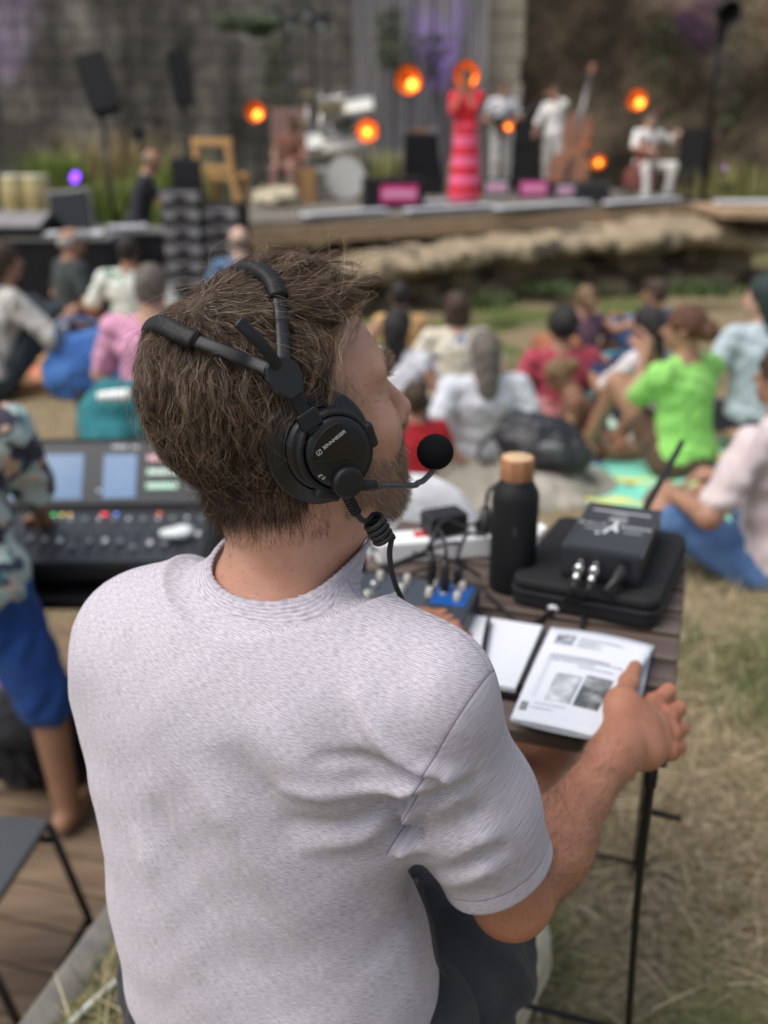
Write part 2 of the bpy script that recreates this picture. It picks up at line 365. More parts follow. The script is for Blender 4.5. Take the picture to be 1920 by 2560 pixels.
# ---- stage
ST = .45
sp = [(-1.62, 11.95), (4.95, 15.65), (4.55, 18.9), (-2.6, 18.9)]
timb = mat('pale_timber', (.30, .20, .115), .7, (.42, .30, .18), 3, 5, stretch=(1, 8, 8), bump=.3)
e1 = nrm(np.array([sp[1][0] - sp[0][0], sp[1][1] - sp[0][1], 0])); e2 = np.array([-e1[1], e1[0], 0])
tp = MB(); tp.prism(sp, ST - .05, ST); tag(tp.build('stage_floor', mat('stage_boards', (.13, .115, .095), .8, (.20, .18, .15), 3, 5, stretch=(1, 8, 1)), None, .005), kind='structure')
fr_ = MB(); A2 = np.stack([e1, e2, up3]); mid = (np.array(sp[0] + (0,)) + np.array(sp[1] + (0,))) / 2; LL0 = np.linalg.norm(np.array(sp[0]) - np.array(sp[1]))
fr_.box(mid + np.array([0, 0, ST - .165]) - e2 * .03, (LL0, .06, .20), A2)
s0 = np.array(sp[0] + (0,)); s3 = np.array(sp[3] + (0,)); ee = nrm(s3 - s0); en = np.array([-ee[1], ee[0], 0]); fr_.box((s0 + s3) / 2 + np.array([0, 0, ST - .165]) + en * .035, (np.linalg.norm(s3 - s0), .06, .20), np.stack([ee, en, up3]))
tag(fr_.build('stage_fascia', timb, None, .006), kind='structure')
lg_ = MB()
for i in range(12):
    q = s0 + e1 * (.15 + i * .63) + e2 * .18; lg_.box((q[0], q[1], -.15), (.10, .10, 1.04))
tag(lg_.build('stage_posts', timb, None), kind='structure')
# ---- rock ledge below the stage, built as one rugged outcrop, and boulders
rockm = mat('ledge_rock', (.22, .17, .11), .95, (.42, .335, .22), 1.6, 8, .3, .7, bump=1, bscale=7, c3=(.10, .08, .055), s3=1.6, f3=.52)
def rock_post(seed, amp, fr, ridge=False):
    r = np.random.default_rng(seed); K = [(r.normal(size=3) * fr * (1.7 ** i), r.uniform(0, 6), amp / (1.45 ** i)) for i in range(5) for _ in range(3)]
    def f(Q, d):
        for k, p, a in K: d = d + (a * np.sin(Q @ k + p) if not ridge else a * 1.7 * (np.abs(np.sin(Q @ k * .6 + p)) - .6))
        return d
    return f
lp = []; rr = random.Random(11)
for i in range(15):
    px = 880 + i * 70; yy = 12.5 + .0026 * (px - 880) + rr.uniform(-.15, .15); c = Y(px, 700, yy); zt = np.interp(px, [880, 1100, 1500, 1700, 1860, 1930], [.02, .10, .22, .26, .12, -.3])
    lp.append(ell((c[0], yy + .8, zt - .17), (.62 + rr.uniform(0, .2), 1.35 + rr.uniform(-.1, .2), .20 + rr.uniform(-.02, .04)), None, .10))
    lp.append(ell((c[0] + rr.uniform(-.2, .2), yy + 1.3, -.45), (.62, .95, .42), None, .08))
    if i % 2: lp.append(ell((c[0] + rr.uniform(-.2, .2), yy + .25, -.62), (.35 + rr.uniform(0, .15), .4, .22), None, .05))
ledge = blob('rock_ledge', lp, rockm, None, .05, rock_post(2, .024, 3.4, True), pad=.2); tag(ledge, 'long pale rock ledge in front of and below the stage', 'rock')
_g = G(1330, 1290); _x = _g[0]; bo = [ell((_x + .0, 4.80, -.31), (.40, .42, .16), None, .05), ell((_x - .22, 4.55, -.30), (.22, .24, .13), None, .05), ell((_x + .30, 4.95, -.33), (.26, .30, .13), None, .05), ell((_x - .05, 4.40, -.34), (.34, .20, .12), None, .05)]
bold = blob('boulder', bo, mat('grey_boulder', (.22, .20, .165), .95, (.36, .33, .28), 3, 7, bump=1, bscale=14, c3=(.15, .13, .10), s3=6, f3=.58), None, .012, rock_post(5, .010, 12, True), pad=.1); tag(bold, 'broad weathered grey boulder in the grass behind the black bottle', 'rock')
for (px, py, s, lb) in ((1110, 1215, .15, 'small rough stone left of the broad boulder'), (1530, 1345, .07, 'small pale stone in the grass right of the broad boulder, near the table')):
    c = G(px, py); o = blob('stone', [ell(c + np.array([0, 0, s * .3]), (s, s * .8, s * .6), None, .1), ell(c + np.array([s * .4, .05, s * .1]), (s * .6, s * .6, s * .4), None, .1)], bold.data.materials[0], None, .018, rock_post(int(px), .006, 12)); tag(o, lb, 'stone')
# ---- grass blades and straw: uncountable, one object each
def blades(name, n, area, hmin, hmax, lay, cols, wid, seed, label):
    r = np.random.default_rng(seed); pts = area(r, n); n = len(pts); x, y = pts.T; z = gz(x, y) - .003; az = r.uniform(0, 6.28, n); h = r.uniform(hmin, hmax, n); ly = np.clip(r.normal(lay, .22, n), 0.05, .97)
    dx = np.stack([np.cos(az), np.sin(az), np.zeros(n)], 1); S = 4; path = []; B0 = np.stack([x, y, z + r.uniform(0, .012, n) * (lay > .6)], 1); bend = r.uniform(-.4, .4, n)
    for i in range(S):
        t = i / (S - 1); el = (1 - ly) * 1.5 * (1 - .5 * t * ly) ; el = el - bend * t * .4
        path.append(B0 if i == 0 else path[-1] + dx * (h * np.cos(el) / (S - 1))[:, None] + np.array([0, 0, 1.]) * (h * np.clip(np.sin(el), -.02, 1) / (S - 1))[:, None])
    path = np.stack(path, 1); w = (r.uniform(.5, 1.3, n) * wid)[:, None, None] * np.array([1, .9, .65, .15])[None, :, None]; sd_ = np.stack([-np.sin(az), np.cos(az), r.uniform(-.5, .5, n)], 1)[:, None, :]
    Vv = np.stack([path - sd_ * w, path + sd_ * w], 2).reshape(-1, 3); b0 = (np.arange(n) * S * 2)[:, None] + np.arange(S - 1)[None] * 2; b0 = b0.ravel()
    o = raw_mesh(name, Vv, np.stack([b0, b0 + 1, b0 + 3, b0 + 2], 1), None or hair_mat(name + '_blades', cols, .7)); attr(o, 'shade', np.repeat(r.uniform(0, 1, n), S * 2)); return tag(o, label, 'grass', kind='stuff')
def hair_mat(name, cols, rough=.4):
    m = bpy.data.materials.new(name); m.use_nodes = True; t = m.node_tree; b = t.nodes['Principled BSDF']
    A = _n(t, 'ShaderNodeAttribute', attribute_name='shade'); r = _n(t, 'ShaderNodeValToRGB'); t.links.new(A.outputs['Fac'], r.inputs[0])
    while len(r.color_ramp.elements) < len(cols): r.color_ramp.elements.new(.5)
    for e, (p, c) in zip(r.color_ramp.elements, cols): e.position = p; e.color = (*c, 1)
    t.links.new(r.outputs[0], b.inputs['Base Color']); b.inputs['Roughness'].default_value = rough; b.inputs['Specular IOR Level'].default_value = .35; return m
def patch(r, p, f=1.6, th=.0, seed=3):
    s = np.sin(p[:, 0] * f * 2.1 + seed) + np.sin(p[:, 1] * f * 1.7 + 2 * np.sin(p[:, 0] * f)) + .7 * np.sin((p[:, 0] + p[:, 1]) * f * 3.1 + seed) + r.normal(size=len(p)) * .45; return s > th
def near(r, n):
    p = np.stack([r.uniform(-.9, 3.2, n), r.uniform(.5, 5.2, n) ], 1); return p[(p[:, 0] < p[:, 1] * .75 + .5) & (p[:, 0] * .9636 - p[:, 1] * .267 > -.885) & ((p[:, 1] < 4.0) | (p[:, 0] < .3) | (p[:, 1] < 4.3 - .35 * p[:, 0]))]
def neardry(r, n): p = near(r, n); return p[patch(r, p, 1.6, -.9) & ~((r.uniform(size=len(p)) < .5) & patch(r, p, 1.6, .35, 3.0))]
def neargreen(r, n): p = near(r, n); return p[patch(r, p, 1.6, .60, 3.0)]
blades('dry_grass', 95000, neardry, .03, .12, .82, [(0, (.12, .09, .048)), (.45, (.29, .225, .125)), (.8, (.45, .365, .215)), (1, (.58, .49, .32))], .0012, 21, 'dry straw-coloured grass lying over the near ground')
blades('straw', 3200, near, .06, .17, .92, [(0, (.36, .29, .17)), (1, (.58, .48, .32))], .0019, 24, 'pale loose straw scattered over the near grass')
blades('green_grass', 130000, neargreen, .03, .09, .5, [(0, (.04, .058, .018)), (.6, (.10, .13, .04)), (1, (.21, .22, .09))], .0016, 22, 'short green grass growing between the dry straw')
def mid(r, n): p = np.stack([r.uniform(-5, 8, n), r.uniform(7.2, 13.5, n)], 1); return p[patch(r, p, .8, .9)]
blades('meadow_grass', 26000, mid, .04, .10, .5, [(0, (.12, .12, .05)), (.6, (.20, .18, .09)), (1, (.34, .28, .16))], .004, 23, 'patchy green and dry grass between the audience and the stage')
# ---- tall plants along the wall and stage
def clump(name, c, w, d, h, n, cols, label, seed, cat='plant', wid=.012):
    r = np.random.default_rng(seed); x = c[0] + r.normal(size=n) * w; y = c[1] + r.normal(size=n) * d; az = r.uniform(0, 6.28, n); hh = h * r.uniform(.45, 1.1, n); path = []; S = 5
    for i in range(S):
        t = i / (S - 1); o = .28 * hh * t * t; path.append(np.stack([x + np.cos(az) * o, y + np.sin(az) * o, c[2] + hh * t * (1 - .12 * t)], 1))
    path = np.stack(path, 1); W_ = (r.uniform(.5, 1.3, n) * wid)[:, None, None] * np.array([.7, 1, 1, .7, .15])[None, :, None]; sd_ = np.stack([-np.sin(az), np.cos(az), 0 * az], 1)[:, None, :]
    Vv = np.stack([path - sd_ * W_, path + sd_ * W_], 2).reshape(-1, 3); b0 = ((np.arange(n) * S * 2)[:, None] + np.arange(S - 1)[None] * 2).ravel()
    o = raw_mesh(name, Vv, np.stack([b0, b0 + 1, b0 + 3, b0 + 2], 1), hair_mat(name + label[:6], cols, .7)); attr(o, 'shade', np.repeat(r.uniform(0, 1, n), S * 2)); return tag(o, label, cat)
GRN = [(0, (.06, .11, .02)), (.6, (.17, .25, .045)), (1, (.30, .35, .09))]; STR = [(0, (.20, .15, .06)), (1, (.40, .31, .15))]; YG = [(0, (.14, .16, .04)), (1, (.40, .38, .15))]
c = Y(420, 560, 15.5); clump('tall_grass', (c[0], 15.5, -.35), .30, .3, 1.55, 900, GRN, 'tall bright green grass left of the speaker stand pole by the wall', 31)
c = Y(300, 560, 15.0); clump('tall_grass', (c[0], 15.2, -.35), .42, .3, 1.25, 900, GRN, 'lower green grass behind the tripod legs of the left speaker', 32)
c = Y(265, 450, 17); clump('dry_reeds', (c[0], 17, -.3), .5, .3, 1.9, 900, STR, 'dry straw-brown reeds against the grey wall', 33)
c = Y(140, 450, 15); clump('bush', (c[0], 15, .2), .22, .2, 1.05, 900, GRN, 'dark green bush above the red equipment case at the left', 34)
c = Y(940, 450, 18.6); clump('dry_reeds', (c[0], 18.6, .45), .38, .2, .8, 300, YG, 'yellow-green reeds behind the pink-fronted case on the stage', 35)
c = Y(1700, 450, 19.5); clump('tall_grass', (c[0] + .9, 19.5, .2), .4, .3, .8, 180, YG, 'yellow-green grass beside the right stage speaker', 36)
for k, (px, py, y, w, h) in enumerate(((1605, 600, 13.9, .16, .22), (1400, 705, 13.0, .2, .16), (1760, 715, 12.6, .28, .22), (1240, 735, 11.5, .12, .14))):
    c = Y(px, py, y); clump('weed', (c[0], y, c[2] - .12), w, .15, h, 170, [(0, (.03, .055, .015)), (1, (.10, .14, .05))], ['green weed growing on the rock ledge', 'weeds at the foot of the rock ledge under the stage middle', 'dense weeds at the right foot of the rock ledge', 'small weed tuft in the grass before the ledge'][k], 40 + k, wid=.02)['kind'] = 'stuff'
vine = [(975, 100, 19.2, .5), (1080, 150, 19.2, .4), (690, 150, 19.6, .9), (1640, 200, 20, 1.0), (1830, 160, 20.3, 1.1)]
for k, (px, py, y, h) in enumerate(vine):
    c = Y(px, py, y); r = np.random.default_rng(60 + k); n = 420; q = np.stack([r.normal(size=n) * .16, r.normal(size=n) * .06 - .1, r.uniform(-h, h, n)], 1) + np.array([c[0], y, c[2]]); s_ = r.uniform(.03, .06, n); A3 = r.normal(size=(n, 3)); A3 /= np.linalg.norm(A3, axis=1)[:, None]; B3 = np.cross(A3, r.normal(size=(n, 3))); B3 /= np.linalg.norm(B3, axis=1)[:, None]
    Vv = np.stack([q - A3 * s_[:, None], q + B3 * s_[:, None] * .6, q + A3 * s_[:, None], q - B3 * s_[:, None] * .6], 1).reshape(-1, 3); o = raw_mesh('ivy', Vv, np.arange(n * 4).reshape(-1, 4), hair_mat('ivy%d' % k, [(0, (.03, .045, .015)), (1, (.09, .11, .04))], .6), None, False); attr(o, 'shade', np.repeat(r.uniform(0, 1, n), 4))
    tag(o, ['ivy tuft on the upright boards left of the purple wash', 'ivy tuft high on the boards beside the purple wash', 'long dark ivy strand on the grey wall above the drums', 'ivy strand on the brown wall above the cellist', 'ivy strand on the brown wall right of the black pole'][k], 'ivy')
# ================================================================== PEOPLE: one continuous body each, clothes and hair as parts
SK = dict(light=(.50, .30, .21), tan=(.36, .19, .12), brown=(.20, .10, .06), pale=(.60, .40, .31))
def skinm(k): return mat('skin_' + k, SK[k], .6, tuple(c * .82 for c in SK[k]), 12, bump=.2, bscale=60)
def hairm(k):
    H = dict(black=(.010, .008, .007), brown=(.045, .024, .013), auburn=(.09, .035, .015), grey=(.26, .25, .24), light=(.17, .10, .05), teal=(.012, .026, .024), salt=(.12, .10, .085))
    return mat('hair_' + k, tuple(c * .6 for c in H[k]), .6, tuple(min(1, c * 1.6) for c in H[k]), 30, 5, stretch=(6, 6, 1), bump=.8, bscale=60)
def ik(S, T, L1, L2, hint):
    S = np.asarray(S, float); T = np.asarray(T, float); d = T - S; D = np.linalg.norm(d)
    if D > (L1 + L2) * .985: T = S + d / D * (L1 + L2) * .985; d = T - S; D = np.linalg.norm(d)
    a = (L1 * L1 - L2 * L2 + D * D) / (2 * D); h = math.sqrt(max(L1 * L1 - a * a, 0)); u = d / D; k = np.asarray(hint, float); k = nrm(k - u * (k @ u)); return S + u * a + k * h, T
def hand_p(W, d, n, s=1.0, curl=.4, thumb=1):
    d = nrm(d); n = nrm(np.asarray(n, float) - d * (np.asarray(n, float) @ d)); w = np.cross(d, n); p = [cap(W, W + d * .075 * s, .026 * s, .034 * s, .02)]
    for i, L in enumerate((.068, .076, .07, .055)):
        m = W + d * .085 * s + w * (i - 1.5) * .021 * s; a = m + (d - n * curl * .6) * L * .5 * s; b = a + (d - n * curl * 1.6) * L * .5 * s; p += [cap(m, a, .0105 * s, .010 * s, .006), cap(a, b, .010 * s, .0088 * s, .004)]
    t = W + d * .03 * s - w * thumb * .025 * s; q = t + (d * .7 - w * thumb * .6) * .05 * s; return p + [cap(t, q, .014 * s, .011 * s, .012), cap(q, q + (d - n * .3) * .03 * s, .011 * s, .009 * s, .006)]
def figure(label, loc, yaw, pose='up', top=None, bottom=None, skin='light', hair='brown', style='short', s=1.0, lean=.12, side=0., hy=0., hp=0., hands=(None, None), sleeve=.5, leg=1.0, h=.012,
           group=None, shoes=None, feet=None, knees=None, skirt=None, eyes=False, bulk=1.0, hints=(None, None), twist=0.):
    root = thing('person', loc, label, 'person', group, yaw); sm = skinm(skin); stand = pose == 'stand'; chair = pose == 'chair'
    hz = .92 if stand else (.47 if chair else .11); P0 = np.array([0, 0, hz])
    def up(t): return P0 + np.array([side * t, lean * t, t])            # along the spine
    ct, st_ = math.cos(twist), math.sin(twist); SHX = np.array([ct, st_, 0])
    N = up(.50); Sh = [up(.455) + SHX * -.175 * bulk, up(.455) + SHX * .175 * bulk]
    F = np.array([-math.sin(hy) * math.cos(hp), math.cos(hy) * math.cos(hp), math.sin(hp)]); Rv = np.array([math.cos(hy), math.sin(hy), 0]); U = np.cross(Rv, F); HA_ = np.stack([Rv, F, U])
    Hc = up(.50) + np.array([0, 0, .05]) + U * .115 + F * .03
    hl = lambda x, y, z: Hc + x * Rv + y * F + z * U
    body = [ell(hl(0, -.01, .02), (.073, .093, .088), HA_, .02), ell(hl(0, .03, -.045), (.055, .058, .06), HA_, .03), cap(hl(0, .09, .0), hl(0, .108, -.03), .009, .013, .012), ell(hl(0, .07, -.09), (.022, .02, .018), HA_, .02)]
    for sx in (-1, 1): body += [ell(hl(sx * .03, .1, .008), (.016, .013, .011), HA_, .012, '-'), ell(hl(sx * .075, -.01, -.01), (.011, .02, .03), HA_, .01)]
    body += [cap(hl(-.02, .083, -.062), hl(.02, .083, -.062), .008, .008, .006), cap(hl(0, -.02, -.06), N, .052 * bulk, .058 * bulk, .03)]
    tb = [ell(up(.36), (.165 * bulk, .10 * bulk, .12), np.stack([SHX, np.cross([0, 0, 1.], SHX), [0, 0, 1.]]), .05), ell(up(.20), (.145 * bulk, .095 * bulk, .15), None, .06), ell(up(.04), (.165 * bulk, .12 * bulk, .11), None, .06), cap(N - np.array([0, 0, .02]), Sh[0], .05, .05, .05), cap(N - np.array([0, 0, .02]), Sh[1], .05, .05, .05)]
    body += tb; arms = []
    for i in (0, 1):
        T = hands[i]; sx = -1 if i == 0 else 1
        if T is None: T = Sh[i] + np.array([sx * .06, .06, -.50]) if stand else Sh[i] + np.array([sx * .10, .16, -.40])
        hint = hints[i] if hints[i] is not None else (sx * .7, -.6, -.5); E, W = ik(Sh[i], T, .275, .245, hint); arms.append((Sh[i], E, W)); body += [cap(Sh[i], E, .045 * bulk, .038 * bulk, .04), cap(E, W, .038 * bulk, .025, .03)]
        fd = nrm(W - E) if (stand or hands[i] is not None) else np.array([0, .8, -.5]); body += hand_p(W, fd, (0, 0.2, 1) if abs(fd[2]) < .8 else (0, -1, 0), 1.0, .4 if hands[i] is None else .9, sx)
    legs = []
    for i in (0, 1):
        sx = -1 if i == 0 else 1; H = P0 + np.array([sx * .09, .02, -.01]); K = A = None
        if pose == 'up': K, A = np.array([sx * .15, .36, .46]), np.array([sx * .13, .56, .07])
        elif pose == 'cross': K, A = np.array([sx * .36, .26, .15]), np.array([-sx * .10, .40, .07])
        elif pose == 'out': K, A = np.array([sx * .13, .42, .20]), np.array([sx * .16, .83, .07])
        elif pose == 'kneel': K, A = np.array([sx * .14, .38, .09]), np.array([sx * .13, -.05, .06])
        elif chair: K, A = np.array([sx * .14, .42, .50]), np.array([sx * .15, .44, .08])
        elif stand: K, A = np.array([sx * .10, .04, .49]), np.array([sx * .11, .0, .08])
        if feet and feet[i] is not None: A = np.array(feet[i], float)
        if knees and knees[i] is not None: K = np.array(knees[i], float)
        legs.append((H, K, A)); body += [cap(H, K, .080 * bulk, .054 * bulk, .05), cap(K, A, .052 * bulk, .034 * bulk, .03)]
        fdir = nrm(np.array([sx * .15, 1, 0])) if pose in ('stand', 'up', 'chair') else (nrm(np.array([0, .5, .85])) if pose == 'out' else nrm(np.array([0, -1, 0.01])) if pose == 'kneel' else nrm(np.array([-sx, .3, 0])))
        ft = A + fdir * .15 + np.array([0, 0, -.035 if pose in ('stand', 'up', 'chair') else 0]); body += [cap(A - fdir * .04 + np.array([0, 0, -.03]) * (pose in ('stand', 'up', 'chair')), ft, .034, .026, .03)]
        legs[-1] += (fdir, ft)
    b = blob('body', body, sm, root, h)
    if top:
        p = [(k_, o_, q_, (a_[0], a_[1] + .014, a_[2]) if k_ == 'e' else (a_[0], a_[1], a_[2] + .010, a_[3] + .010)) for k_, o_, q_, a_ in tb]; arm_g = []
        for Sx, E, W in arms:
            if sleeve <= 0: continue
            if sleeve <= 1: arm_g += [cap(Sx, Sx + (E - Sx) * sleeve, .060 * bulk, .056 * bulk, .03)]
            else: arm_g += [cap(Sx, E, .058 * bulk, .050 * bulk, .03), cap(E, E + (W - E) * (sleeve - 1), .050 * bulk, .038 * bulk, .03)]
        if stand and not skirt: p += [ell(up(.0), (.178 * bulk, .13 * bulk, .16), None, .05)]
        ph = RNG.uniform(0, 6, 3)
        blob('top', p + arm_g, top, root, h, lambda Q, d: d - .0042 * np.sin(Q[..., 0] * 36 + Q[..., 2] * 45 + ph[0] + 2.5 * np.sin(Q[..., 1] * 26 + Q[..., 2] * 14)) - .0022 * np.sin(Q[..., 2] * 60 - Q[..., 0] * 40 + ph[1] + 2 * np.sin(Q[..., 0] * 33)))
    if bottom:
        p = [ell(up(.0), (.178 * bulk, .135 * bulk, .12), None, .05)]
        for H, K, A, fd, ft in legs:
            if leg <= 1: p += [cap(H, H + (K - H) * leg, .095 * bulk, .075 * bulk, .04)]
            else: p += [cap(H, K, .092 * bulk, .066 * bulk, .04), cap(K, K + (A - K) * (leg - 1), .066 * bulk, .055 * bulk, .03)]
        blob('shorts' if leg <= 1.1 else 'trousers', p, bottom, root, h, lambda Q, d: d - .004 * np.sin(Q[..., 0] * 50 + Q[..., 1] * 60 + 2 * np.sin(Q[..., 2] * 30)))
    if skirt: blob('skirt', skirt[1], skirt[0], root, h)
    if shoes:
        for H, K, A, fd, ft in legs: blob('shoe', [cap(A - fd * .045 + np.array([0, 0, -.035]), ft + fd * .01, .043, .036, .03), half((0, 0, .004), (0, 0, -1))] if pose in ('stand', 'up', 'chair') else [cap(A - fd * .045, ft + fd * .01, .045, .038, .03)], shoes, root, h)
    hm_ = hairm(hair); post = lambda Q, d: d - .005 * np.sin(Q[..., 0] * 170 + 2 * np.sin(Q[..., 2] * 60)) - .004 * np.sin(Q[..., 1] * 150 + Q[..., 2] * 50)
    cut = ell(hl(0, .085, -.035), (.075, .075, .085), HA_, .015, '-')
    if style == 'short': blob('hair', [ell(hl(0, -.016, .03), (.084, .102, .095), HA_), ell(hl(0, -.05, -.03), (.066, .06, .05), HA_, .03), cut], hm_, root, h, post)
    elif style == 'bald': blob('hair', [ell(hl(0, -.03, -.01), (.079, .085, .05), HA_), ell(hl(0, .09, .0), (.08, .07, .1), HA_, .01, '-')], hm_, root, h)
    elif style == 'curly': blob('hair', [ell(hl(0, -.03, .03), (.105, .115, .115), HA_), cut], hm_, root, h, lambda Q, d: d - .010 * np.sin(Q[..., 0] * 110) * np.sin(Q[..., 1] * 110) * np.sin(Q[..., 2] * 110))
    elif style == 'bob': blob('hair', [ell(hl(0, -.02, .03), (.092, .108, .10), HA_), ell(hl(0, -.045, -.06), (.098, .075, .085), HA_, .05), cut], hm_, root, h, post)
    elif style == 'long': blob('hair', [ell(hl(0, -.02, .03), (.088, .106, .098), HA_), cap(hl(0, -.06, -.02), hl(0, -.08, -.22), .085, .065, .04), cut], hm_, root, h, post)
    elif style in ('bun', 'pony'):
        blob('hair', [ell(hl(0, -.018, .03), (.086, .103, .096), HA_), cut, ell(hl(0, -.125, .0 if style == 'bun' else -.02), (.055, .05, .055), HA_, .02)] + ([cap(hl(0, -.12, -.02), hl(.0, -.13, -.18), .04, .022, .03)] if style == 'pony' else []), hm_, root, h, post)
    elif style == 'cap':
        blob('hair', [ell(hl(0, -.02, .0), (.083, .10, .07), HA_), cut], hm_, root, h); blob('cap', [ell(hl(0, -.012, .045), (.090, .108, .085), HA_), half(hl(0, 0, .03), -U), cap(hl(-.03, .10, .042), hl(.03, .10, .042), .05, .05, .02), half(hl(0, 0, .055), U + F * -.55, .01)], mat('faded_grey_cap', (.26, .28, .28), .9), root, h)
    if eyes:
        e = MB()
        for sx in (-1, 1): e.lathe([(.011 * math.sin(t), .011 * math.cos(t)) for t in np.linspace(.01, 3.13, 6)], hl(sx * .03, .084, .008), n=8)
        e.build('eyes', mat('dark_eye', (.03, .02, .015), .2), root)
    if s != 1: root.scale = (s, s, s)
    return root
def pattern(name, base, cols, scale=12, stretch=None):        # printed fabric: irregular patches of several inks
    m = bpy.data.materials.new(name); m.use_nodes = True; t = m.node_tree; b = t.nodes['Principled BSDF']; tc = _n(t, 'ShaderNodeTexCoord'); out = None
    for i, (c, th, sc) in enumerate(cols):
        mp = _n(t, 'ShaderNodeMapping'); mp.inputs['Location'].default_value = (i * 3.7, i * 1.3, i * 2.1); t.links.new(tc.outputs['Object'], mp.inputs[0])
        if stretch: mp.inputs['Scale'].default_value = stretch
        n = _n(t, 'ShaderNodeTexNoise'); n.inputs['Scale'].default_value = scale * sc; n.inputs['Detail'].default_value = 2; n.inputs['Distortion'].default_value = .6; t.links.new(mp.outputs[0], n.inputs[0])
        r = _n(t, 'ShaderNodeValToRGB'); r.color_ramp.elements[0].position = th; r.color_ramp.elements[1].position = th + .03; r.color_ramp.elements[0].color = (0, 0, 0, 1); r.color_ramp.elements[1].color = (1, 1, 1, 1); t.links.new(n.outputs[0], r.inputs[0])
        mx = _n(t, 'ShaderNodeMix', data_type='RGBA'); t.links.new(r.outputs[0], mx.inputs[0])
        if out is None: mx.inputs[6].default_value = (*base, 1)
        else: t.links.new(out, mx.inputs[6])
        mx.inputs[7].default_value = (*c, 1); out = mx.outputs[2]
    t.links.new(out, b.inputs['Base Color']); b.inputs['Roughness'].default_value = .9; return m

# ================================================================== THE STAGE AND ITS MUSICIANS
PI = math.pi
bk_ = mat('stage_black', (.008, .008, .0095), .6, spec=.35); bm_l = mat('black_steel', (.018, .018, .02), .4, metal=.5); grille = mat('speaker_grille', (.009, .0095, .011), .7, (.005, .005, .006), 160)
chrome = mat('chrome', (.55, .55, .56), .18, metal=1); magenta = mat('magenta_vinyl', (.62, .02, .17), .45, (.75, .06, .28), 6); pinkpanel = mat('pink_panel', (.75, .32, .50), .5)
def stand_pole(name, foot, top, label, cat, r=.02, spread=.45, group=None):
    t = thing(name, foot, label, cat, group); h = top[2] - foot[2]; dx = top - foot
    MB().cyl((0, 0, .25), (dx[0], dx[1], h), r).build('pole', bm_l, t)
    for i in range(3):
        a = R_(30 + 120 * i); MB().cyl((0, 0, spread * .9), (spread * math.cos(a), spread * math.sin(a), .02), r * .6, n=8).build('leg', bm_l, t)
    return t
def loudspeaker(label, c, w, hgt, d, yaw, tilt=0, roll=0, cat='loudspeaker', name='loudspeaker'):
    t = thing(name, c, label, cat); t.rotation_euler = (tilt, roll, yaw)
    MB().prism([(-w / 2, -d * .5), (w / 2, -d * .5), (w * .36, d * .5), (-w * .36, d * .5)], -hgt / 2, hgt / 2).build('cabinet', bk_, t, .012)
    MB().box((0, -d * .5 - .006, 0), (w * .9, .012, hgt * .92)).build('grille', grille, t, .004); MB().box((0, 0, hgt / 2 + .012), (.12, .03, .02)).build('handle', bm_l, t, .003); return t
def on(px, py): return Z(px, py, ST)
# loudspeakers on stands, left
for px, py, y, w, hh, lb, ti, ro, ft, gz_ in ((247, 212, 11.5, .33, .60, 'tilted dark loudspeaker on a tall stand, left of the two raised ones', R_(-8), R_(-14), (292, 560), -.4), (450, 195, 14.5, .28, .68, 'narrow black loudspeaker on a pole, right of the two raised ones', 0, R_(-8), (492, 400), .2)):
    c = Y(px, py, y); loudspeaker(lb, c, w, hh, .36, R_(12), ti, ro); f = Y(ft[0], ft[1], y); f[2] = gz_
    stand_pole('speaker_stand', f, c - np.array([0, 0, hh / 2 - .01]), 'black tripod stand under the %s raised loudspeaker' % ('left' if px < 300 else 'right'), 'stand', .022, .5)
c = Y(350, 337, 17); sp_ = thing('spotlight', c, 'small black spotlight on a thin stand before the grey wall between the two loudspeakers', 'stage light'); MB().lathe([(.05, -.12), (.09, -.10), (.11, .10), (.10, .12), (.085, .10), (0, .08)], ax=np.stack([[1, 0, 0], [0, 0, 1], [0, -1, 0.]])).build('lamp_housing', bk_, sp_); MB().cyl((0, 0, -.1), (0, 0, -1.4), .015, n=8).build('stand', bm_l, sp_)
# purple light and its wash on the walls
def purple_lamp(px, py, y, label, size=.075, tgt=None, power=None):
    c = Y(px, py, y); t = thing('stage_light', c, label, 'stage light'); ax = axes0 = np.stack([nrm((.9, 0, -.45)), nrm((.45, 0, .9)), (0, -1, 0)])
    MB().lathe([(.6 * size, .9 * size), (size, .8 * size), (1.1 * size, -.1 * size), (1.0 * size, -.1 * size), (1.0 * size, 0)], ax=np.stack([[1, 0, 0], [0, 0, 1], [0, 1, 0.]])).build('lamp_housing', bk_, t)
    MB().prism(rounded(size * 1.1, size * 1.7, size * .5), 0, .01, ax).build('lens', mat('lit_purple_lens', (.2, .05, .6), .3, emit=(.24, .06, 1.), es=2.2), t)
    MB().cyl((0, .05, -.1), (0, .05, -.7), .02, n=8).build('stand', bm_l, t); return t, c
purple_lamp(188, 443, 13, 'purple lit stage lamp glowing above the black monitor at the left')
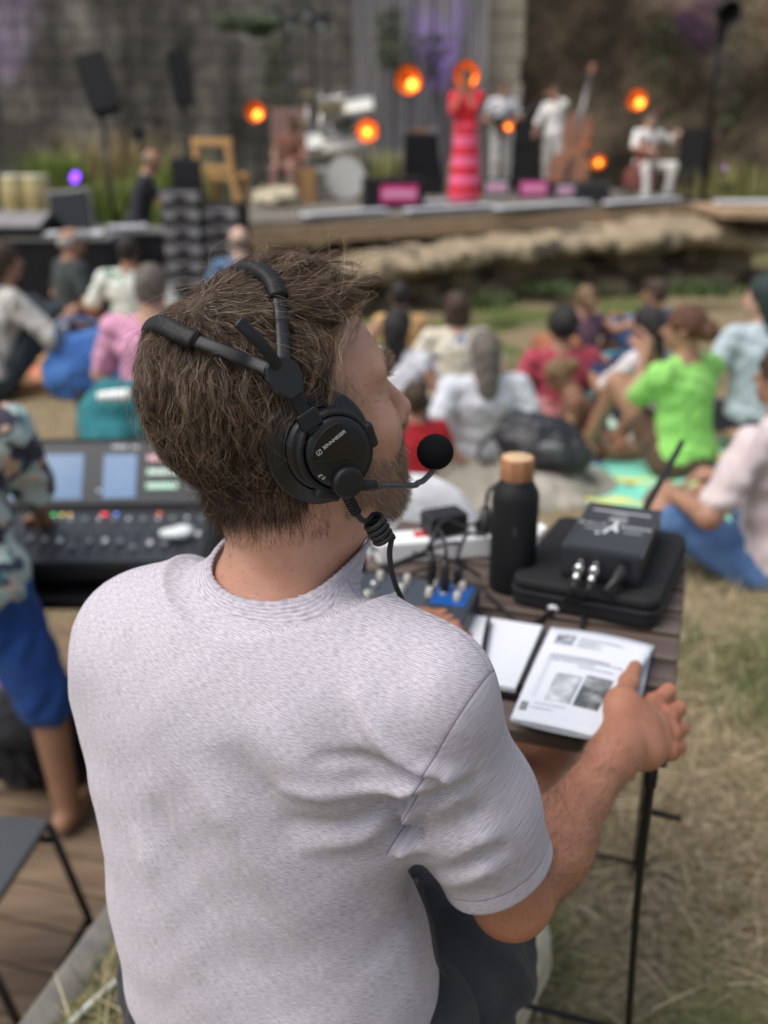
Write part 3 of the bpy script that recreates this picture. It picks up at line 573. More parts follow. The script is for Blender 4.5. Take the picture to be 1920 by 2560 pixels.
for px, y0, tx, e in ((20, 18.0, -7.6, 500), (1090, 18.6, .95, 420), (1640, 19, 6.2, 260)):
    l = bpy.data.lights.new('purple_wash', 'SPOT'); l.energy = e; l.color = (.38, .14, 1.0); l.spot_size = R_(34 if px != 1090 else 24); l.spot_blend = .8; l.shadow_soft_size = .1
    o = bpy.data.objects.new('purple_wash', l); COL.objects.link(o); o.location = (tx, y0, -.2 if px < 100 else ST + .1); o.rotation_euler = (Vector((tx, 20.5 if px != 1090 else 19.6, 3.4)) - o.location).to_track_quat('-Z', 'Y').to_euler()
    t = thing('floor_lamp', (tx, y0, o.location[2] - .12), {20: 'black floor wash lamp at the foot of the far left wall', 1090: 'black floor wash lamp at the foot of the upright boards', 1640: 'black floor wash lamp at the foot of the brown wall'}[px], 'stage light'); MB().box((0, 0, .04), (.3, .14, .08)).build('lamp_housing', bk_, t, .01)
# amber bowl lamps on stands
copper = mat('copper_bowl', (.80, .20, .02), .4, metal=.2)
AMB = [(1020, 200, 17.0, 35, 'large amber bowl lamp high above the black draped table, left of the singer'), (1165, 186, 17.4, 34, 'amber bowl lamp directly behind the singer’s head'), (636, 278, 17.2, 26, 'amber bowl lamp farthest left, beside the dark wall'), (918, 326, 15.7, 29, 'amber bowl lamp low over the keyboard above the pink-fronted case'),
       (1592, 249, 17.8, 26, 'amber bowl lamp farthest right, above the cellist'), (1271, 316, 16.8, 13, 'small amber lamp at the hip of the guitarist in white'), (1497, 404, 17.2, 17, 'small amber lamp low behind the double bass')]
for px, py, y, r, lb in AMB:
    c = Y(px, py, y); R0 = r * y / FPX * .88; t = thing('amber_lamp', c, lb, 'stage lamp', None, R_(-4)); F_ = np.stack([[1, 0, 0], [0, 0, 1], [0, -1, 0.]])
    MB().lathe([(R0 * .12, -R0 * .55), (R0 * .5, -R0 * .45), (R0 * .85, -R0 * .2), (R0, 0), (R0 * .98, 0), (R0 * .82, -R0 * .16), (R0 * .48, -R0 * .38), (R0 * .1, -R0 * .46)], ax=F_).build('reflector', copper, t)
    MB().lathe([(R0, -.02), (R0 * 1.06, 0), (R0 * 1.02, .03), (R0 * .97, .01)], ax=F_).build('rim', bk_, t)
    bx, bz_ = (R0 * .32, -R0 * .32) if r > 24 and px != 918 else (0, -R0 * .15)
    MB().lathe([(R0 * .33 * math.sin(a), R0 * .33 * math.cos(a)) for a in np.linspace(.01, 3.13, 10)], (bx, -R0 * .05 + .0, bz_), n=16).build('bulb', mat('lit_amber_bulb', (1, .5, .1), .4, emit=(1, .36, .035), es=3.2), t)
    MB().cyl((-R0 * .05, -R0 * .25, R0 * .0), (-R0 * .05, R0 * .3, 0), R0 * .12, n=10).build('bulb_holder', bk_, t)
    if r > 20:
        MB().cyl((0, R0 * .5, -R0 * .2), (0, R0 * .5, ST - c[2] + .02), .018, n=8).build('stand', bm_l, t)
        MB().lathe([(0, 0), (.16, 0), (.16, .02), (0, .02)], (0, R0 * .5, ST - c[2])).build('base', bm_l, t)
    else: MB().cyl((0, R0 * .3, 0), (0, R0 * .3, ST - c[2] + .02), .012, n=8).build('stand', bm_l, t)
# white light battens on the stage edge
whitem = mat('white_batten', (.72, .74, .80), .35)
for k, (x0, y0, x1, y1, hh) in enumerate(((762, 549, 960, 534, .07), (1018, 536, 1230, 522, .07), (1242, 530, 1468, 514, .08), (1516, 516, 1690, 503, .06), (1050, 516, 1110, 512, .05))):
    a, b_ = on(x0, y0), on(x1, y1); d = b_ - a; t = thing('light_batten', (a + b_) / 2, ['white light bar at the left end of the stage edge', 'white light bar on the stage edge in front of the singer', 'white light bar on the stage edge in front of the double bass', 'white light bar on the stage edge in front of the cellist', 'short white light bar behind the singer’s left'][k], 'light bar', 'white bars along the stage edge' if 0 else None, math.atan2(d[1], d[0]))
    L = np.linalg.norm(d); MB().box((0, 0, .05), (L, .16, .035)).build('light_face', whitem, t, .006); MB().box((0, .03, .02), (L * .98, .10, .036)).build('housing', bk_, t, .004)
# right-hand extra deck and path
dk2 = MB(); q = Y(1880, 545, 14.2); dk2.box((q[0] + .8, 15, ST - .06), (2.6, 2.4, .1)); tag(dk2.build('side_platform', timb, None, .01), 'low pale timber platform at the right edge beyond the stage', 'platform')
a = Z(1870, 520, ST); t = thing('light_batten', (a[0] + .3, 14.9, ST), 'white light bar on the low platform at the right edge', 'light bar'); MB().box((0, 0, .04), (1.1, .16, .05)).build('light_face', whitem, t, .006); MB().box((0, 0, .005), (1.0, .12, .02)).build('housing', bk_, t)
# musicians
white1 = cloth('white_linen', (.80, .78, .75)); white2 = cloth('white_trousers', (.70, .68, .64)); red = mat('red_pink_tiers', (.62, .02, .03), .8)
rt = red.node_tree; bb = rt.nodes['Principled BSDF']; tcx = _n(rt, 'ShaderNodeTexCoord'); sx_ = _n(rt, 'ShaderNodeSeparateXYZ'); rt.links.new(tcx.outputs['Object'], sx_.inputs[0]); mm_ = _n(rt, 'ShaderNodeMath', operation='MULTIPLY'); mm_.inputs[1].default_value = 2 * PI / .25; rt.links.new(sx_.outputs[2], mm_.inputs[0]); sn_ = _n(rt, 'ShaderNodeMath', operation='SINE'); rt.links.new(mm_.outputs[0], sn_.inputs[0])
gt = _n(rt, 'ShaderNodeMath', operation='GREATER_THAN'); gt.inputs[1].default_value = .0; rt.links.new(sn_.outputs[0], gt.inputs[0]); lt = _n(rt, 'ShaderNodeMath', operation='LESS_THAN'); lt.inputs[1].default_value = 1.02; rt.links.new(sx_.outputs[2], lt.inputs[0]); mu_ = _n(rt, 'ShaderNodeMath', operation='MULTIPLY'); rt.links.new(gt.outputs[0], mu_.inputs[0]); rt.links.new(lt.outputs[0], mu_.inputs[1])
mxr = _n(rt, 'ShaderNodeMix', data_type='RGBA'); rt.links.new(mu_.outputs[0], mxr.inputs[0]); mxr.inputs[6].default_value = (.62, .015, .03, 1); mxr.inputs[7].default_value = (.80, .13, .27, 1); rt.links.new(mxr.outputs[2], bb.inputs['Base Color'])
sk_ = [ell((0, 0, .98), (.17, .13, .14), None, .05), cap((0, 0, .9), (0, 0, .10), .16, .22, .05), half((0, 0, .02), (0, 0, -1))]
for k in range(5): sk_.append(ell((0, 0, .84 - .18 * k), (.185 + .014 * k, .165 + .014 * k, .045), None, .02))
c = on(1160, 509); figure('singer in a long red and pink tiered dress at the front of the stage', c, PI - .25, 'stand', red, None, 'tan', 'black', 'bun', 1.05, .02, hands=((-.04, .20, 1.44), (.05, .20, 1.40)), hints=((-.5, -.1, -1), (.5, -.1, -1)), sleeve=1.0, skirt=(red, sk_), eyes=True, h=.013)
c = on(1248, 480) ; figure('guitarist in white shirt and pale trousers standing right of the singer', (c[0], c[1], ST), PI + .1, 'stand', pattern('white_print_shirt', (.66, .66, .68), [((.28, .30, .36), .60, 1)], 14), white2, 'tan', 'brown', 'short', 1.04, .02, hands=((-.18, .24, 1.14), (.16, .22, 1.05)), leg=1.95, eyes=True, h=.013, shoes=bk_)
gc = np.array([c[0] + .03, c[1] - .27, ST + 1.12]); wood = mat('varnished_wood', (.22, .075, .02), .25, (.32, .12, .03), 5, coat=.5); dark_w = mat('ebony', (.02, .015, .012), .4)
def fiddle(name, label, cat, loc, yaw, tilt, L, W, th, neck, scale_m=None, wd=None, roll=0):
    t = thing(name, loc, label, cat, None, yaw); t.rotation_euler = (tilt, roll, yaw); n = 40; pr = []
    for i in range(n):
        u = 2 * PI * i / n; y = -math.cos(u); half_w = W * (.44 + .11 * (-y) - .23 * math.exp(-((y - .08) / .24) ** 2)) * abs(math.sin(u)) ** .42; pr.append((half_w * (1 if math.sin(u) > 0 else -1), y * L / 2))
    A = np.stack([[1, 0, 0], [0, 0, 1], [0, -1, 0.]])
    MB().prism(pr, -th / 2, th / 2, A).build('soundbox', wd or wood, t, .01)
    MB().box((0, -th * .45, L * .5 + neck * .32), (W * .09, th * .22, neck * 1.0)).build('neck', dark_w, t, .004); MB().box((0, -th * .45, L * .5 + neck * .9), (W * .12, th * .3, neck * .2)).build('scroll', wd or wood, t, .01)
    MB().box((0, -th * .62, -L * .06), (W * .24, th * .2, .012)).build('bridge', mat('pale_maple', (.5, .36, .2), .5), t); MB().prism([(-W * .05, -L * .42), (W * .05, -L * .42), (W * .035, -L * .18), (-W * .035, -L * .18)], th / 2, th / 2 + .02, A).build('tailpiece', dark_w, t)
    for k in range(4): MB().cyl(((k - 1.5) * W * .02, -th * .72, -L * .3), ((k - 1.5) * W * .015, -th * .6, L * .5 + neck * .78), .0025, n=5).build('string', chrome, t)
    return t
g = fiddle('guitar', 'small dark guitar held by the guitarist in white at waist height', 'guitar', gc, PI + .1 - PI, 0, .42, .34, .09, .55, roll=R_(62), wd=dark_w)
c = on(1378, 478); figure('double bass player in white shirt and trousers, hand raised to the neck of the bass', (c[0], c[1], ST), PI - .5, 'stand', white1, white2, 'tan', 'brown', 'short', 1.0, .06, hands=((-.05, .34, 1.52), (.22, .34, 1.0)), leg=1.95, sleeve=1.4, eyes=True, h=.013, shoes=bk_)
c = on(1442, 492); fiddle('double_bass', 'large brown varnished double bass held upright on the stage', 'double bass', (c[0] - .10, c[1] - .02, ST + .68), R_(-22), R_(-8), 1.10, .70, .22, .72, roll=R_(9), wd=mat('orange_varnish', (.17, .055, .015), .25, (.27, .095, .025), 3, coat=.6))
c = on(1600, 500); figure('seated cellist in white playing at the right of the stage', (c[0] + .05, c[1] + .1, ST), PI + .35, 'chair', white1, white2, 'light', 'brown', 'short', 1.02, .02, hands=((-.22, .42, .92), (.25, .40, .72)), leg=1.95, sleeve=.9, knees=((-.24, .38, .48), (.24, .38, .48)), feet=((-.22, .30, .08), (.26, .46, .08)), eyes=True, h=.013, shoes=bk_)
MB(); ch = thing('stage_chair', (c[0] + .05, c[1] + .12, ST), 'black chair under the seated cellist', 'chair'); MB().box((0, 0, .42), (.42, .42, .03)).build('seat', bk_, ch, .008); MB().box((0, .2, .72), (.40, .03, .25)).build('backrest', bk_, ch, .008)
for sx in (-.18, .18):
    for sy in (-.18, .18): MB().cyl((sx, sy, 0), (sx, sy, .41 if sy < 0 else .80), .012, n=8).build('leg', bm_l, ch)
c2_ = on(1578, 497); fiddle('cello', 'reddish brown cello leaning between the knees of the seated cellist', 'cello', (c2_[0], c2_[1] - .55, ST + .50), R_(14), R_(-16), .76, .46, .14, .5, roll=R_(20), wd=mat('red_varnish', (.17, .045, .03), .3, (.24, .07, .05), 4, coat=.4))
# cases, amps, monitors on stage
def case(label, cat, name, c, w, d, h, yaw, m, panel=None, pm=None, wedge=0.0):
    t = thing(name, c, label, cat, None, yaw)
    if wedge: MB().prism([(-d / 2, 0), (d / 2, 0), (d / 2, h), (-d / 2 + wedge, h)], -w / 2, w / 2, np.stack([[0, 1, 0], [0, 0, 1], [1, 0, 0.]])).build('cabinet', m, t, .01)
    else: MB().box((0, 0, h / 2), (w, d, h)).build('cabinet', m, t, .012)
    if panel: MB().box((panel[0], -d / 2 - .008, panel[1]), (panel[2], .014, panel[3])).build('front_panel', pm, t, .004); MB().box((panel[0], -d / 2 - .017, panel[1]), (panel[2] * .88, .01, panel[3] * .45)).build('front_label', pinkpanel, t, .003)
    else: MB().box((0, -d / 2 - .006, h * .5), (w * .86, .01, h * .8)).build('grille', grille, t, .003)
    for sx in (-1, 1): MB().box((sx * w * .5, 0, h * .72), (.02, .12, .03)).build('handle', bm_l, t, .004)
    return t
c = on(982, 521); case('black case with a magenta front panel at the left front of the stage', 'equipment case', 'equipment_case', c, .80, .45, .40, R_(8), bk_, (.05, .20, .50, .22), magenta)
c = on(1330, 493); case('low black monitor with a bright pink front panel behind the stage edge', 'stage monitor', 'stage_monitor', c, .50, .35, .27, 0, bk_, (0, .14, .42, .20), mat('pink_vinyl', (.80, .10, .38), .5))
c = on(1238, 490); case('low black case with a pale grey front panel right of the singer', 'equipment case', 'equipment_case', c, .44, .32, .27, 0, bk_, (0, .14, .36, .20), mat('pale_grey_panel', (.42, .42, .48), .5))
c = on(1408, 496); case('low black case with a pale lilac front panel left of the black wedge', 'equipment case', 'equipment_case', c, .36, .3, .24, 0, bk_, (0, .12, .26, .16), mat('pale_lilac_panel', (.46, .42, .52), .5))
c = on(1480, 508); case('black wedge floor monitor in front of the double bass', 'stage monitor', 'floor_monitor', c, .50, .42, .30, R_(-10), bk_, wedge=.25)
c = on(1100, 490); case('small black wedge floor monitor behind the singer’s left', 'stage monitor', 'floor_monitor', c + np.array([-.15, .4, 0]), .42, .4, .28, R_(10), bk_, wedge=.22)
c = on(1052, 488); t = thing('draped_table', c + np.array([0, .3, 0]), 'tall table draped in black cloth with small things on top, left of the singer', 'table'); MB().prism([(-.30, 0), (.40, 0), (.26, .92), (-.27, .92)], -.3, .3, np.stack([[1, 0, 0], [0, 0, 1], [0, -1, 0.]])).build('drape', cloth('black_drape', (.012, .012, .015)), t, .02); MB().box((0, 0, .94), (.60, .55, .03)).build('table_top', bk_, t, .004)
for k in range(4): tag(MB().box((c[0] - .22 + k * .14, c[1] + .2, ST + .985), (.11, .15, .05 + .01 * k)).build('box', mat('tabletop_box_%d' % k, ((.35, .28, .2), (.4, .14, .08), (.45, .2, .12), (.3, .3, .28))[k], .6), None, .008), ['beige box on the black draped table', 'dark red box on the black draped table', 'orange-brown box on the black draped table', 'grey box on the right of the black draped table'][k], 'box')
c = on(1308, 470); ch = thing('amplifier_stack', c + np.array([0, .3, 0]), 'tall black amplifier stack between the guitarist and the bass player', 'amplifier')
MB().box((0, 0, .32), (.56, .4, .64)).build('lower_cabinet', bk_, ch, .015); MB().box((0, 0, .92), (.50, .36, .50)).build('upper_cabinet', bk_, ch, .015); MB().box((0, -.205, .32), (.5, .01, .56)).build('grille', grille, ch); MB().box((0, -.185, .92), (.44, .01, .42)).build('grille', grille, ch)
c = on(1733, 466); loudspeaker('black bass loudspeaker standing on the stage left of the tall black pole', c + np.array([0, .2, .52]), .62, 1.0, .5, R_(-8))
c = on(1755, 500); base = np.array([c[0], c[1], ST]); tp_ = Y(1785, 40, c[1]); t = thing('lighting_pole', base, 'tall black lighting pole with a lamp on top at the right stage end', 'lighting pole')
MB().cyl((0, 0, 0), (.0, 0, tp_[2] - ST + .6), .045).build('pole', bm_l, t); MB().lathe([(0, 0), (.35, 0), (.35, .03), (0, .04)]).build('base', bm_l, t); MB().lathe([(0, -.2), (.12, -.18), (.17, .0), (.17, .16), (.15, .16), (.13, .02), (0, -.05)], (0, -.18, tp_[2] - ST + .05), np.stack([[1, 0, 0], nrm((0, -.3, 1)), nrm((0, -1, -.3))]), 20).build('lamp_housing', bk_, t); MB().box((0, -.06, tp_[2] - ST - .22), (.12, .12, .3)).build('bracket', bm_l, t, .01)
# mast with four lamps above the drums
c = on(760, 470); base = np.array([c[0], c[1], ST]); t = thing('lighting_mast', base, 'thin lighting mast carrying a crossbar of black lamps above the drum kit', 'lighting mast'); top_ = Y(760, 60, c[1])[2] - ST
for dx in (-.22, .22): MB().cyl((dx, 0, 0), (dx, 0, top_ + .6), .022, n=8).build('pole', bm_l, t)
MB().cyl((-.6, 0, top_ + .12), (.6, 0, top_ + .12), .025, n=8).build('crossbar', bm_l, t)
for k, dx in enumerate((-.42, -.15, .15, .38)):
    MB().lathe([(0, -.14), (.08, -.13), (.10, .0), (.10, .12), (.085, .12), (.08, 0), (0, -.02)], (dx, -.1, top_ + (-.02 if k % 2 else .16)), np.stack([[1, 0, 0], nrm((0, -.5, 1)), nrm((0, -1, -.5))]), 16).build('stage_lamp', bk_, t)
    MB().lathe([(0, 0), (.07, 0)], (dx, -.215, top_ + (-.07 if k % 2 else .11)), np.stack([[1, 0, 0], nrm((0, -.5, 1)), nrm((0, -1, -.5))]), 12).build('lamp_lens', mat('lens_glass', (.45, .52, .55), .1), t)
c = Y(625, 60, 19); o = blob('ivy', [ell(c, (.55, .2, .18), None, .05)], mat('dark_foliage', (.02, .03, .015), .9, (.05, .07, .03), 12), None, .05, rock_post(9, .03, 9), pad=.2); tag(o, 'dark foliage mass on the wall left of the lighting mast', 'ivy')
# drum kit, conga player, keyboards
c = on(742, 505); figure('long-haired percussionist in brown seated on a wooden box drum', (c[0] - .05, c[1] + .15, ST), PI - .3, 'chair', cloth('rust_top', (.20, .09, .06)), cloth('dusty_pink_trousers', (.36, .20, .17)), 'tan', 'brown', 'long', .95, .12, hands=((-.15, .34, .62), (.15, .34, .62)), leg=1.9, sleeve=.3, eyes=True, h=.013, shoes=bk_)
t = thing('box_drum', (c[0] + .02, c[1] - .12, ST), 'light wooden box drum under the long-haired percussionist', 'drum'); MB().box((.12, .05, .24), (.32, .32, .48)).build('drum_body', wood, t, .01); MB().box((.12, -.115, .24), (.30, .008, .46)).build('tapa', mat('amber_ply', (.36, .20, .08), .4), t, .002)
c = on(690, 520); o = blob('fur_rug', [ell(c + np.array([0, .2, .12]), (.32, .28, .16), None, .05)], mat('cream_wool', (.52, .46, .33), .95, (.4, .34, .24), 20, bump=.8, bscale=40), None, .03, rock_post(4, .015, 14), pad=.1); tag(o, 'heap of cream woolly cloth on the left corner of the stage', 'cloth')
c = on(860, 505); kit = thing('drum_kit', (c[0] - .1, c[1] + .5, ST), 'white drum kit with cymbals on chrome stands at the left of the stage', 'drum kit'); wh = mat('white_drum_skin', (.70, .70, .66), .5); drs = mat('silver_drum_shell', (.4, .38, .34), .3, metal=.3)
F_ = np.stack([[1, 0, 0], [0, 0, 1], [0, -1, 0.]])
for lb, (dx, dz, r, dp, ti) in (('bass_drum', (.12, .34, .30, .36, -.12)), ('tom', (-.38, .78, .17, .18, .9)), ('snare', (-.55, .58, .17, .12, 1.2)), ('floor_tom', (-.30, .28, .2, .36, 1.4))):
    A = np.stack([[1, 0, 0], [0, math.sin(ti), math.cos(ti)], [0, -math.cos(ti), math.sin(ti)]]); q = np.array([dx, -.1, dz]); d_ = MB().lathe([(r, -dp / 2), (r * 1.02, -dp / 2 + .02), (r, -dp / 2 + .03), (r, dp / 2 - .03), (r * 1.02, dp / 2 - .02), (r * 1.02, dp / 2)], q, A, 28).build(lb, drs, kit); MB().lathe([(0, dp / 2), (r, dp / 2 + .002)], q, A, 28).build('drum_head', wh, d_)
for dx, dz, r in ((.42, 1.02, .22), (-.10, 1.30, .24), (-.62, 1.08, .2), (-.45, 1.48, .12)):
    MB().lathe([(0, .03), (.03, .028), (.04, .012), (r, 0), (r, .002), (.04, .016), (0, .034)], (dx, .0, dz), np.stack([[1, 0, .1], nrm((0, 1, -.35)), nrm((-.1, .35, 1))]), 28).build('cymbal', mat('cymbal_bronze', (.62, .55, .38), .25, metal=.9), kit); MB().cyl((dx, .0, dz), (dx, .05, 0), .011, n=8).build('cymbal_stand', chrome, kit)
for k, (px, py, tl, w, lb) in enumerate(((868, 275, R_(-9), .80, 'pale electronic keyboard on the upper tier of the stand beside the drums'), (860, 366, R_(-10), 1.05, 'cream electronic keyboard on the lower tier of the stand beside the drums'))):
    c = Y(px, py - 4, 16.2); t = thing('keyboard', c, lb, 'keyboard', None, 0); t.rotation_euler = (R_(38), tl, 0); MB().box((0, 0, 0), (w, .30, .06)).build('body', mat('keyboard_case_%d' % k, (.42, .42, .39) if k == 0 else (.46, .42, .36), .5), t, .01); MB().box((0, -.07, .034), (w * .9, .14, .012)).build('keys', mat('ivory_keys', (.75, .73, .66), .3, (.6, .58, .52), 60, stretch=(1, .01, .01)), t)
c = on(866, 500); t = thing('keyboard_stand', (c[0] - .05, 16.3, ST), 'two-tier chrome keyboard stand beside the drums', 'stand')
for sx in (-.4, .4): MB().cyl((sx, 0, 0), (sx * .8, .05, 1.5), .018, n=8).build('upright', chrome, t)
for hh_ in (.9, 1.42): MB().cyl((-.4, .02, hh_), (.4, .02, hh_ + .1), .015, n=8).build('rail', chrome, t)
c = Y(722, 305, 16.6); t = thing('music_case', (c[0], 16.6, c[2] - .3), 'reddish brown upright case behind the percussionist', 'case'); MB().box((0, 0, .12), (.55, .12, .75)).build('shell', mat('rust_panel', (.22, .12, .10), .7), t, .02); MB().box((0, -.065, .12), (.5, .01, .68)).build('face', mat('rust_panel_face', (.26, .15, .13), .7), t, .004)
MB().box((0, .02, -.6), (.06, .05, .8)).build('post', bm_l, t)
# music stands, mic stands
for k, (px, py, top_y, lb) in enumerate(((1113, 505, 235, 'thin microphone stand in front of the singer'), (1535, 500, 300, 'thin microphone stand left of the cellist'), (1662, 500, 330, 'thin music stand right of the cellist'), (985, 505, 420, 'short microphone stand at the pink-fronted case'))):
    c = on(px, py); q = Y(px + 4, top_y, c[1]); t = stand_pole('microphone_stand', np.array([c[0], c[1], ST]), q, lb, 'microphone stand', .010, .25); MB().lathe([(0, -.03), (.022, -.02), (.028, .01), (.02, .035), (0, .04)], q - np.array([c[0], c[1], ST]), n=12).build('microphone', bm_l, t)
# left: oversized wooden chair, equipment
wd2 = mat('orange_pine', (.50, .27, .09), .6, (.62, .36, .14), 3, 5, stretch=(8, 8, 1))
c = Y(580, 512, 15.2); t = thing('giant_chair', (c[0], 15.2, c[2]), 'oversized plain orange wooden chair standing left of the stage', 'chair', None, R_(-14))
k_ = 15.2 / FPX
MB().box((.03, 0, .43), (.085, .085, .86), np.stack([[1, 0, 0], [0, 1, 0], nrm((-.12, 0, 1))])).build('leg', wd2, t, .01); MB().box((-.50, -.05, .56), (.085, .085, .62), np.stack([[1, 0, 0], [0, 1, 0], nrm((.05, 0, 1))])).build('leg', wd2, t, .01)
MB().box((-.26, 0, .86), (.62, .08, .10)).build('top_rail', wd2, t, .01); MB().box((-.26, -.01, .50), (.50, .07, .09)).build('cross_rail', wd2, t, .01); MB().box((-.26, .25, .36), (.56, .5, .05)).build('seat', wd2, t, .01)
for sx in (-.5, .0): MB().box((sx, .55, .2), (.1, .1, .44)).build('leg', wd2, t, .01)
c = Y(352, 600, 10.8); figure('bald technician in dark t-shirt standing and bending to the racks left of the stage', (c[0] - .05, 10.9, -.42), -PI * .42, 'stand', cloth('dark_tee', (.022, .022, .028)), cloth('olive_shorts', (.06, .065, .045)), 'tan', 'salt', 'bald', 1.0, .28, hands=((-.16, .50, .98), (.14, .52, .92)), leg=1.0, h=.014, hp=-.4, shoes=bk_)
def rack(label, c, w, d, n, uh, yaw, m1):
    t = thing('equipment_rack', c, label, 'equipment rack', None, yaw); MB().box((0, .01, n * uh / 2), (w * .96, d, n * uh)).build('cabinet', bk_, t, .01)
    for i in range(n): u_ = MB().box((0, -d / 2 - .01, (i + .5) * uh), (w, .02, uh * .62)).build('drawer_front', m1, t, .006); MB().box((.0, -d / 2 - .026, (i + .5) * uh), (w * .35, .012, uh * .3)).build('drawer_handle', bk_, u_, .003)
    return t
gr = mat('grey_rack_front', (.20, .19, .195), .5, (.26, .25, .25), 8)
c = Y(462, 690, 9.6); rack('tall stack of grey-fronted equipment drawers left of the stage', (c[0], 9.8, -.46), .34, .5, 9, .157, R_(3), gr); rack('second grey-fronted drawer stack, right beside the first', (c[0] + .38, 9.9, -.46), .34, .5, 8, .157, R_(-6), gr)
c = Y(472, 440, 9.8); loudspeaker('small black monitor speaker standing on top of the tall drawer stack', (c[0] - .02, 9.85, -.46 + 9 * .157 + .125), .28, .24, .25, R_(5), name='monitor_speaker')
c = Y(625, 640, 10.4); t = thing('trestle_table', (c[0] + .02, 10.5, -.55), 'grey folding table beside the drawer stacks in front of the stage corner', 'table'); MB().box((0, 0, .72), (.62, .5, .03)).build('table_top', mat('grey_laminate', (.34, .34, .35), .5), t, .005)
for sx in (-.27, .27):
    for sy in (-.2, .2): MB().cyl((sx, sy, 0), (sx, sy, .71), .016, n=8).build('leg', bm_l, t)
t = thing('crate', (c[0] + .02, 10.5, -.52), 'dark plastic crate under the grey folding table', 'crate'); MB().box((0, 0, .22), (.4, .34, .4)).build('walls', bk_, t, .02); MB().box((0, 0, .43), (.42, .36, .03)).build('rim', grille, t, .008)
# monitor world at far left: tables, console, laptop, congas
for k, (px, py, y, w, d, lb) in enumerate(((120, 640, 9.6, 1.35, .7, 'long black-draped equipment table at the far left'), (330, 640, 10.2, .8, .6, 'black-draped equipment table left of the technician'))):
    c = Y(px, py, y); t = thing('equipment_table', (c[0], y, -.35), lb, 'table'); MB().box((0, 0, .43), (w, d, .86)).build('drape', cloth('black_skirt_cloth', (.012, .012, .014)), t, .02); MB().box((0, 0, .875), (w * 1.03, d * 1.05, .03)).build('table_top', mat('grey_table_edge', (.14, .14, .135), .6), t, .006)
def onto(px, y, z): c = Y(px, 600, y); v = (CAMZ - z) ; d = y * CP + v * SP; return np.array([(px - 960) / FPX * d, y, z])
c = onto(182, 9.6, .555); t = thing('video_monitor', c, 'large black flat monitor standing on the long table at the far left', 'monitor', None, R_(-6)); t.rotation_euler = (R_(-10), R_(-6), R_(-6)); MB().box((0, 0, .20), (.38, .03, .34)).build('screen', mat('dark_screen', (.008, .008, .009), .25), t, .01); MB().box((0, .02, .20), (.42, .02, .38)).build('bezel', gr, t, .008); MB().box((0, .06, .03), (.2, .15, .03)).build('foot', bk_, t, .006)
c = onto(45, 9.5, .545); t = thing('stage_mixer', c, 'low black mixing desk with pale papers on the long table at the far left', 'mixer'); MB().box((0, 0, .07), (.62, .5, .12), np.stack([[1, 0, 0], nrm((0, 1, .25)), nrm((0, -.25, 1))])).build('body', bk_, t, .01); MB().box((0, -.05, .14), (.56, .4, .015), np.stack([[1, 0, 0], nrm((0, 1, .25)), nrm((0, -.25, 1))])).build('panel', gr, t)
for k, (px, y, w, lb) in enumerate(((118, 9.35, .22, 'white papers on the long table in front of the flat monitor'), (240, 9.4, .14, 'small white card right of the flat monitor'), (310, 10.0, .3, 'pale grey device on the table left of the technician'), (345, 10.1, .16, 'white cup group on the table beside the technician'))):
    c = onto(px, y, .555); tag(MB().box(c + np.array([0, 0, .015]), (w, .16, .03), np.stack([nrm((1, .1 * k, 0)), nrm((-.1 * k, 1, 0)), (0, 0, 1.)])).build('papers' if k < 2 else 'device', mat('paper_white', (.72, .73, .76), .6), None, .003), lb, 'paper' if k < 2 else 'device')
conga = mat('golden_conga', (.42, .33, .14), .3, (.5, .42, .22), 6, metal=.3)
for k, (px, y, sc, lb) in enumerate(((35, 12.4, 1.0, 'golden conga drum at the far left edge, left one'), (88, 12.4, 1.0, 'golden conga drum at the far left, right one beside the first'), (100, 11.2, .6, 'small pale bongo drum in front of the two congas'))):
    t0 = onto(px, y, .95 if k < 2 else .55); t = thing('conga_drum', (t0[0], y, t0[2] - .72 * sc), lb, 'drum'); s_ = sc; MB().lathe([(.0, 0), (.11 * s_, 0), (.13 * s_, .15 * s_), (.175 * s_, .42 * s_), (.165 * s_, .6 * s_), (.14 * s_, .72 * s_)]).build('shell', conga, t); MB().lathe([(0, .725 * s_), (.145 * s_, .725 * s_), (.15 * s_, .70 * s_), (.145 * s_, .69 * s_)]).build('drum_head', mat('drum_skin', (.6, .55, .42), .6), t); MB().lathe([(.17 * s_, .30 * s_), (.182 * s_, .31 * s_), (.17 * s_, .32 * s_)]).build('band', chrome, t)
t0 = onto(60, 12.5, -.3); t = thing('drum_riser', (t0[0] + .1, 12.5, -.6), 'black riser carrying the golden congas', 'riser'); MB().box((0, 0, .42), (1.3, .9, .84)).build('deck_top', bk_, t, .02); MB().box((0, -.46, .42), (1.25, .01, .7)).build('skirt', cloth('riser_skirt', (.02, .02, .022)), t)
c = onto(135, 12.6, .5); t = thing('equipment_case', (c[0], 12.6, .18), 'dark case with a raspberry red front at the far left under the bush', 'equipment case'); MB().box((0, 0, .1), (.55, .4, .22)).build('lid', bk_, t, .015); MB().box((0, -.205, .08), (.45, .01, .14)).build('front_panel', mat('raspberry', (.42, .02, .07), .6), t)
c = onto(235, 12.0, .35); sp_ = thing('spotlight', c, 'black stage lamp on a low stand right of the purple lamp', 'stage light'); MB().lathe([(.05, -.12), (.10, -.10), (.13, .10), (.11, .12), (.095, .10), (0, .06)], ax=np.stack([[1, 0, 0], nrm((0, .3, 1)), nrm((0, -1, .3))])).build('lamp_housing', bk_, sp_); MB().cyl((0, 0, -.1), (0, 0, -.8), .015, n=8).build('stand', bm_l, sp_)
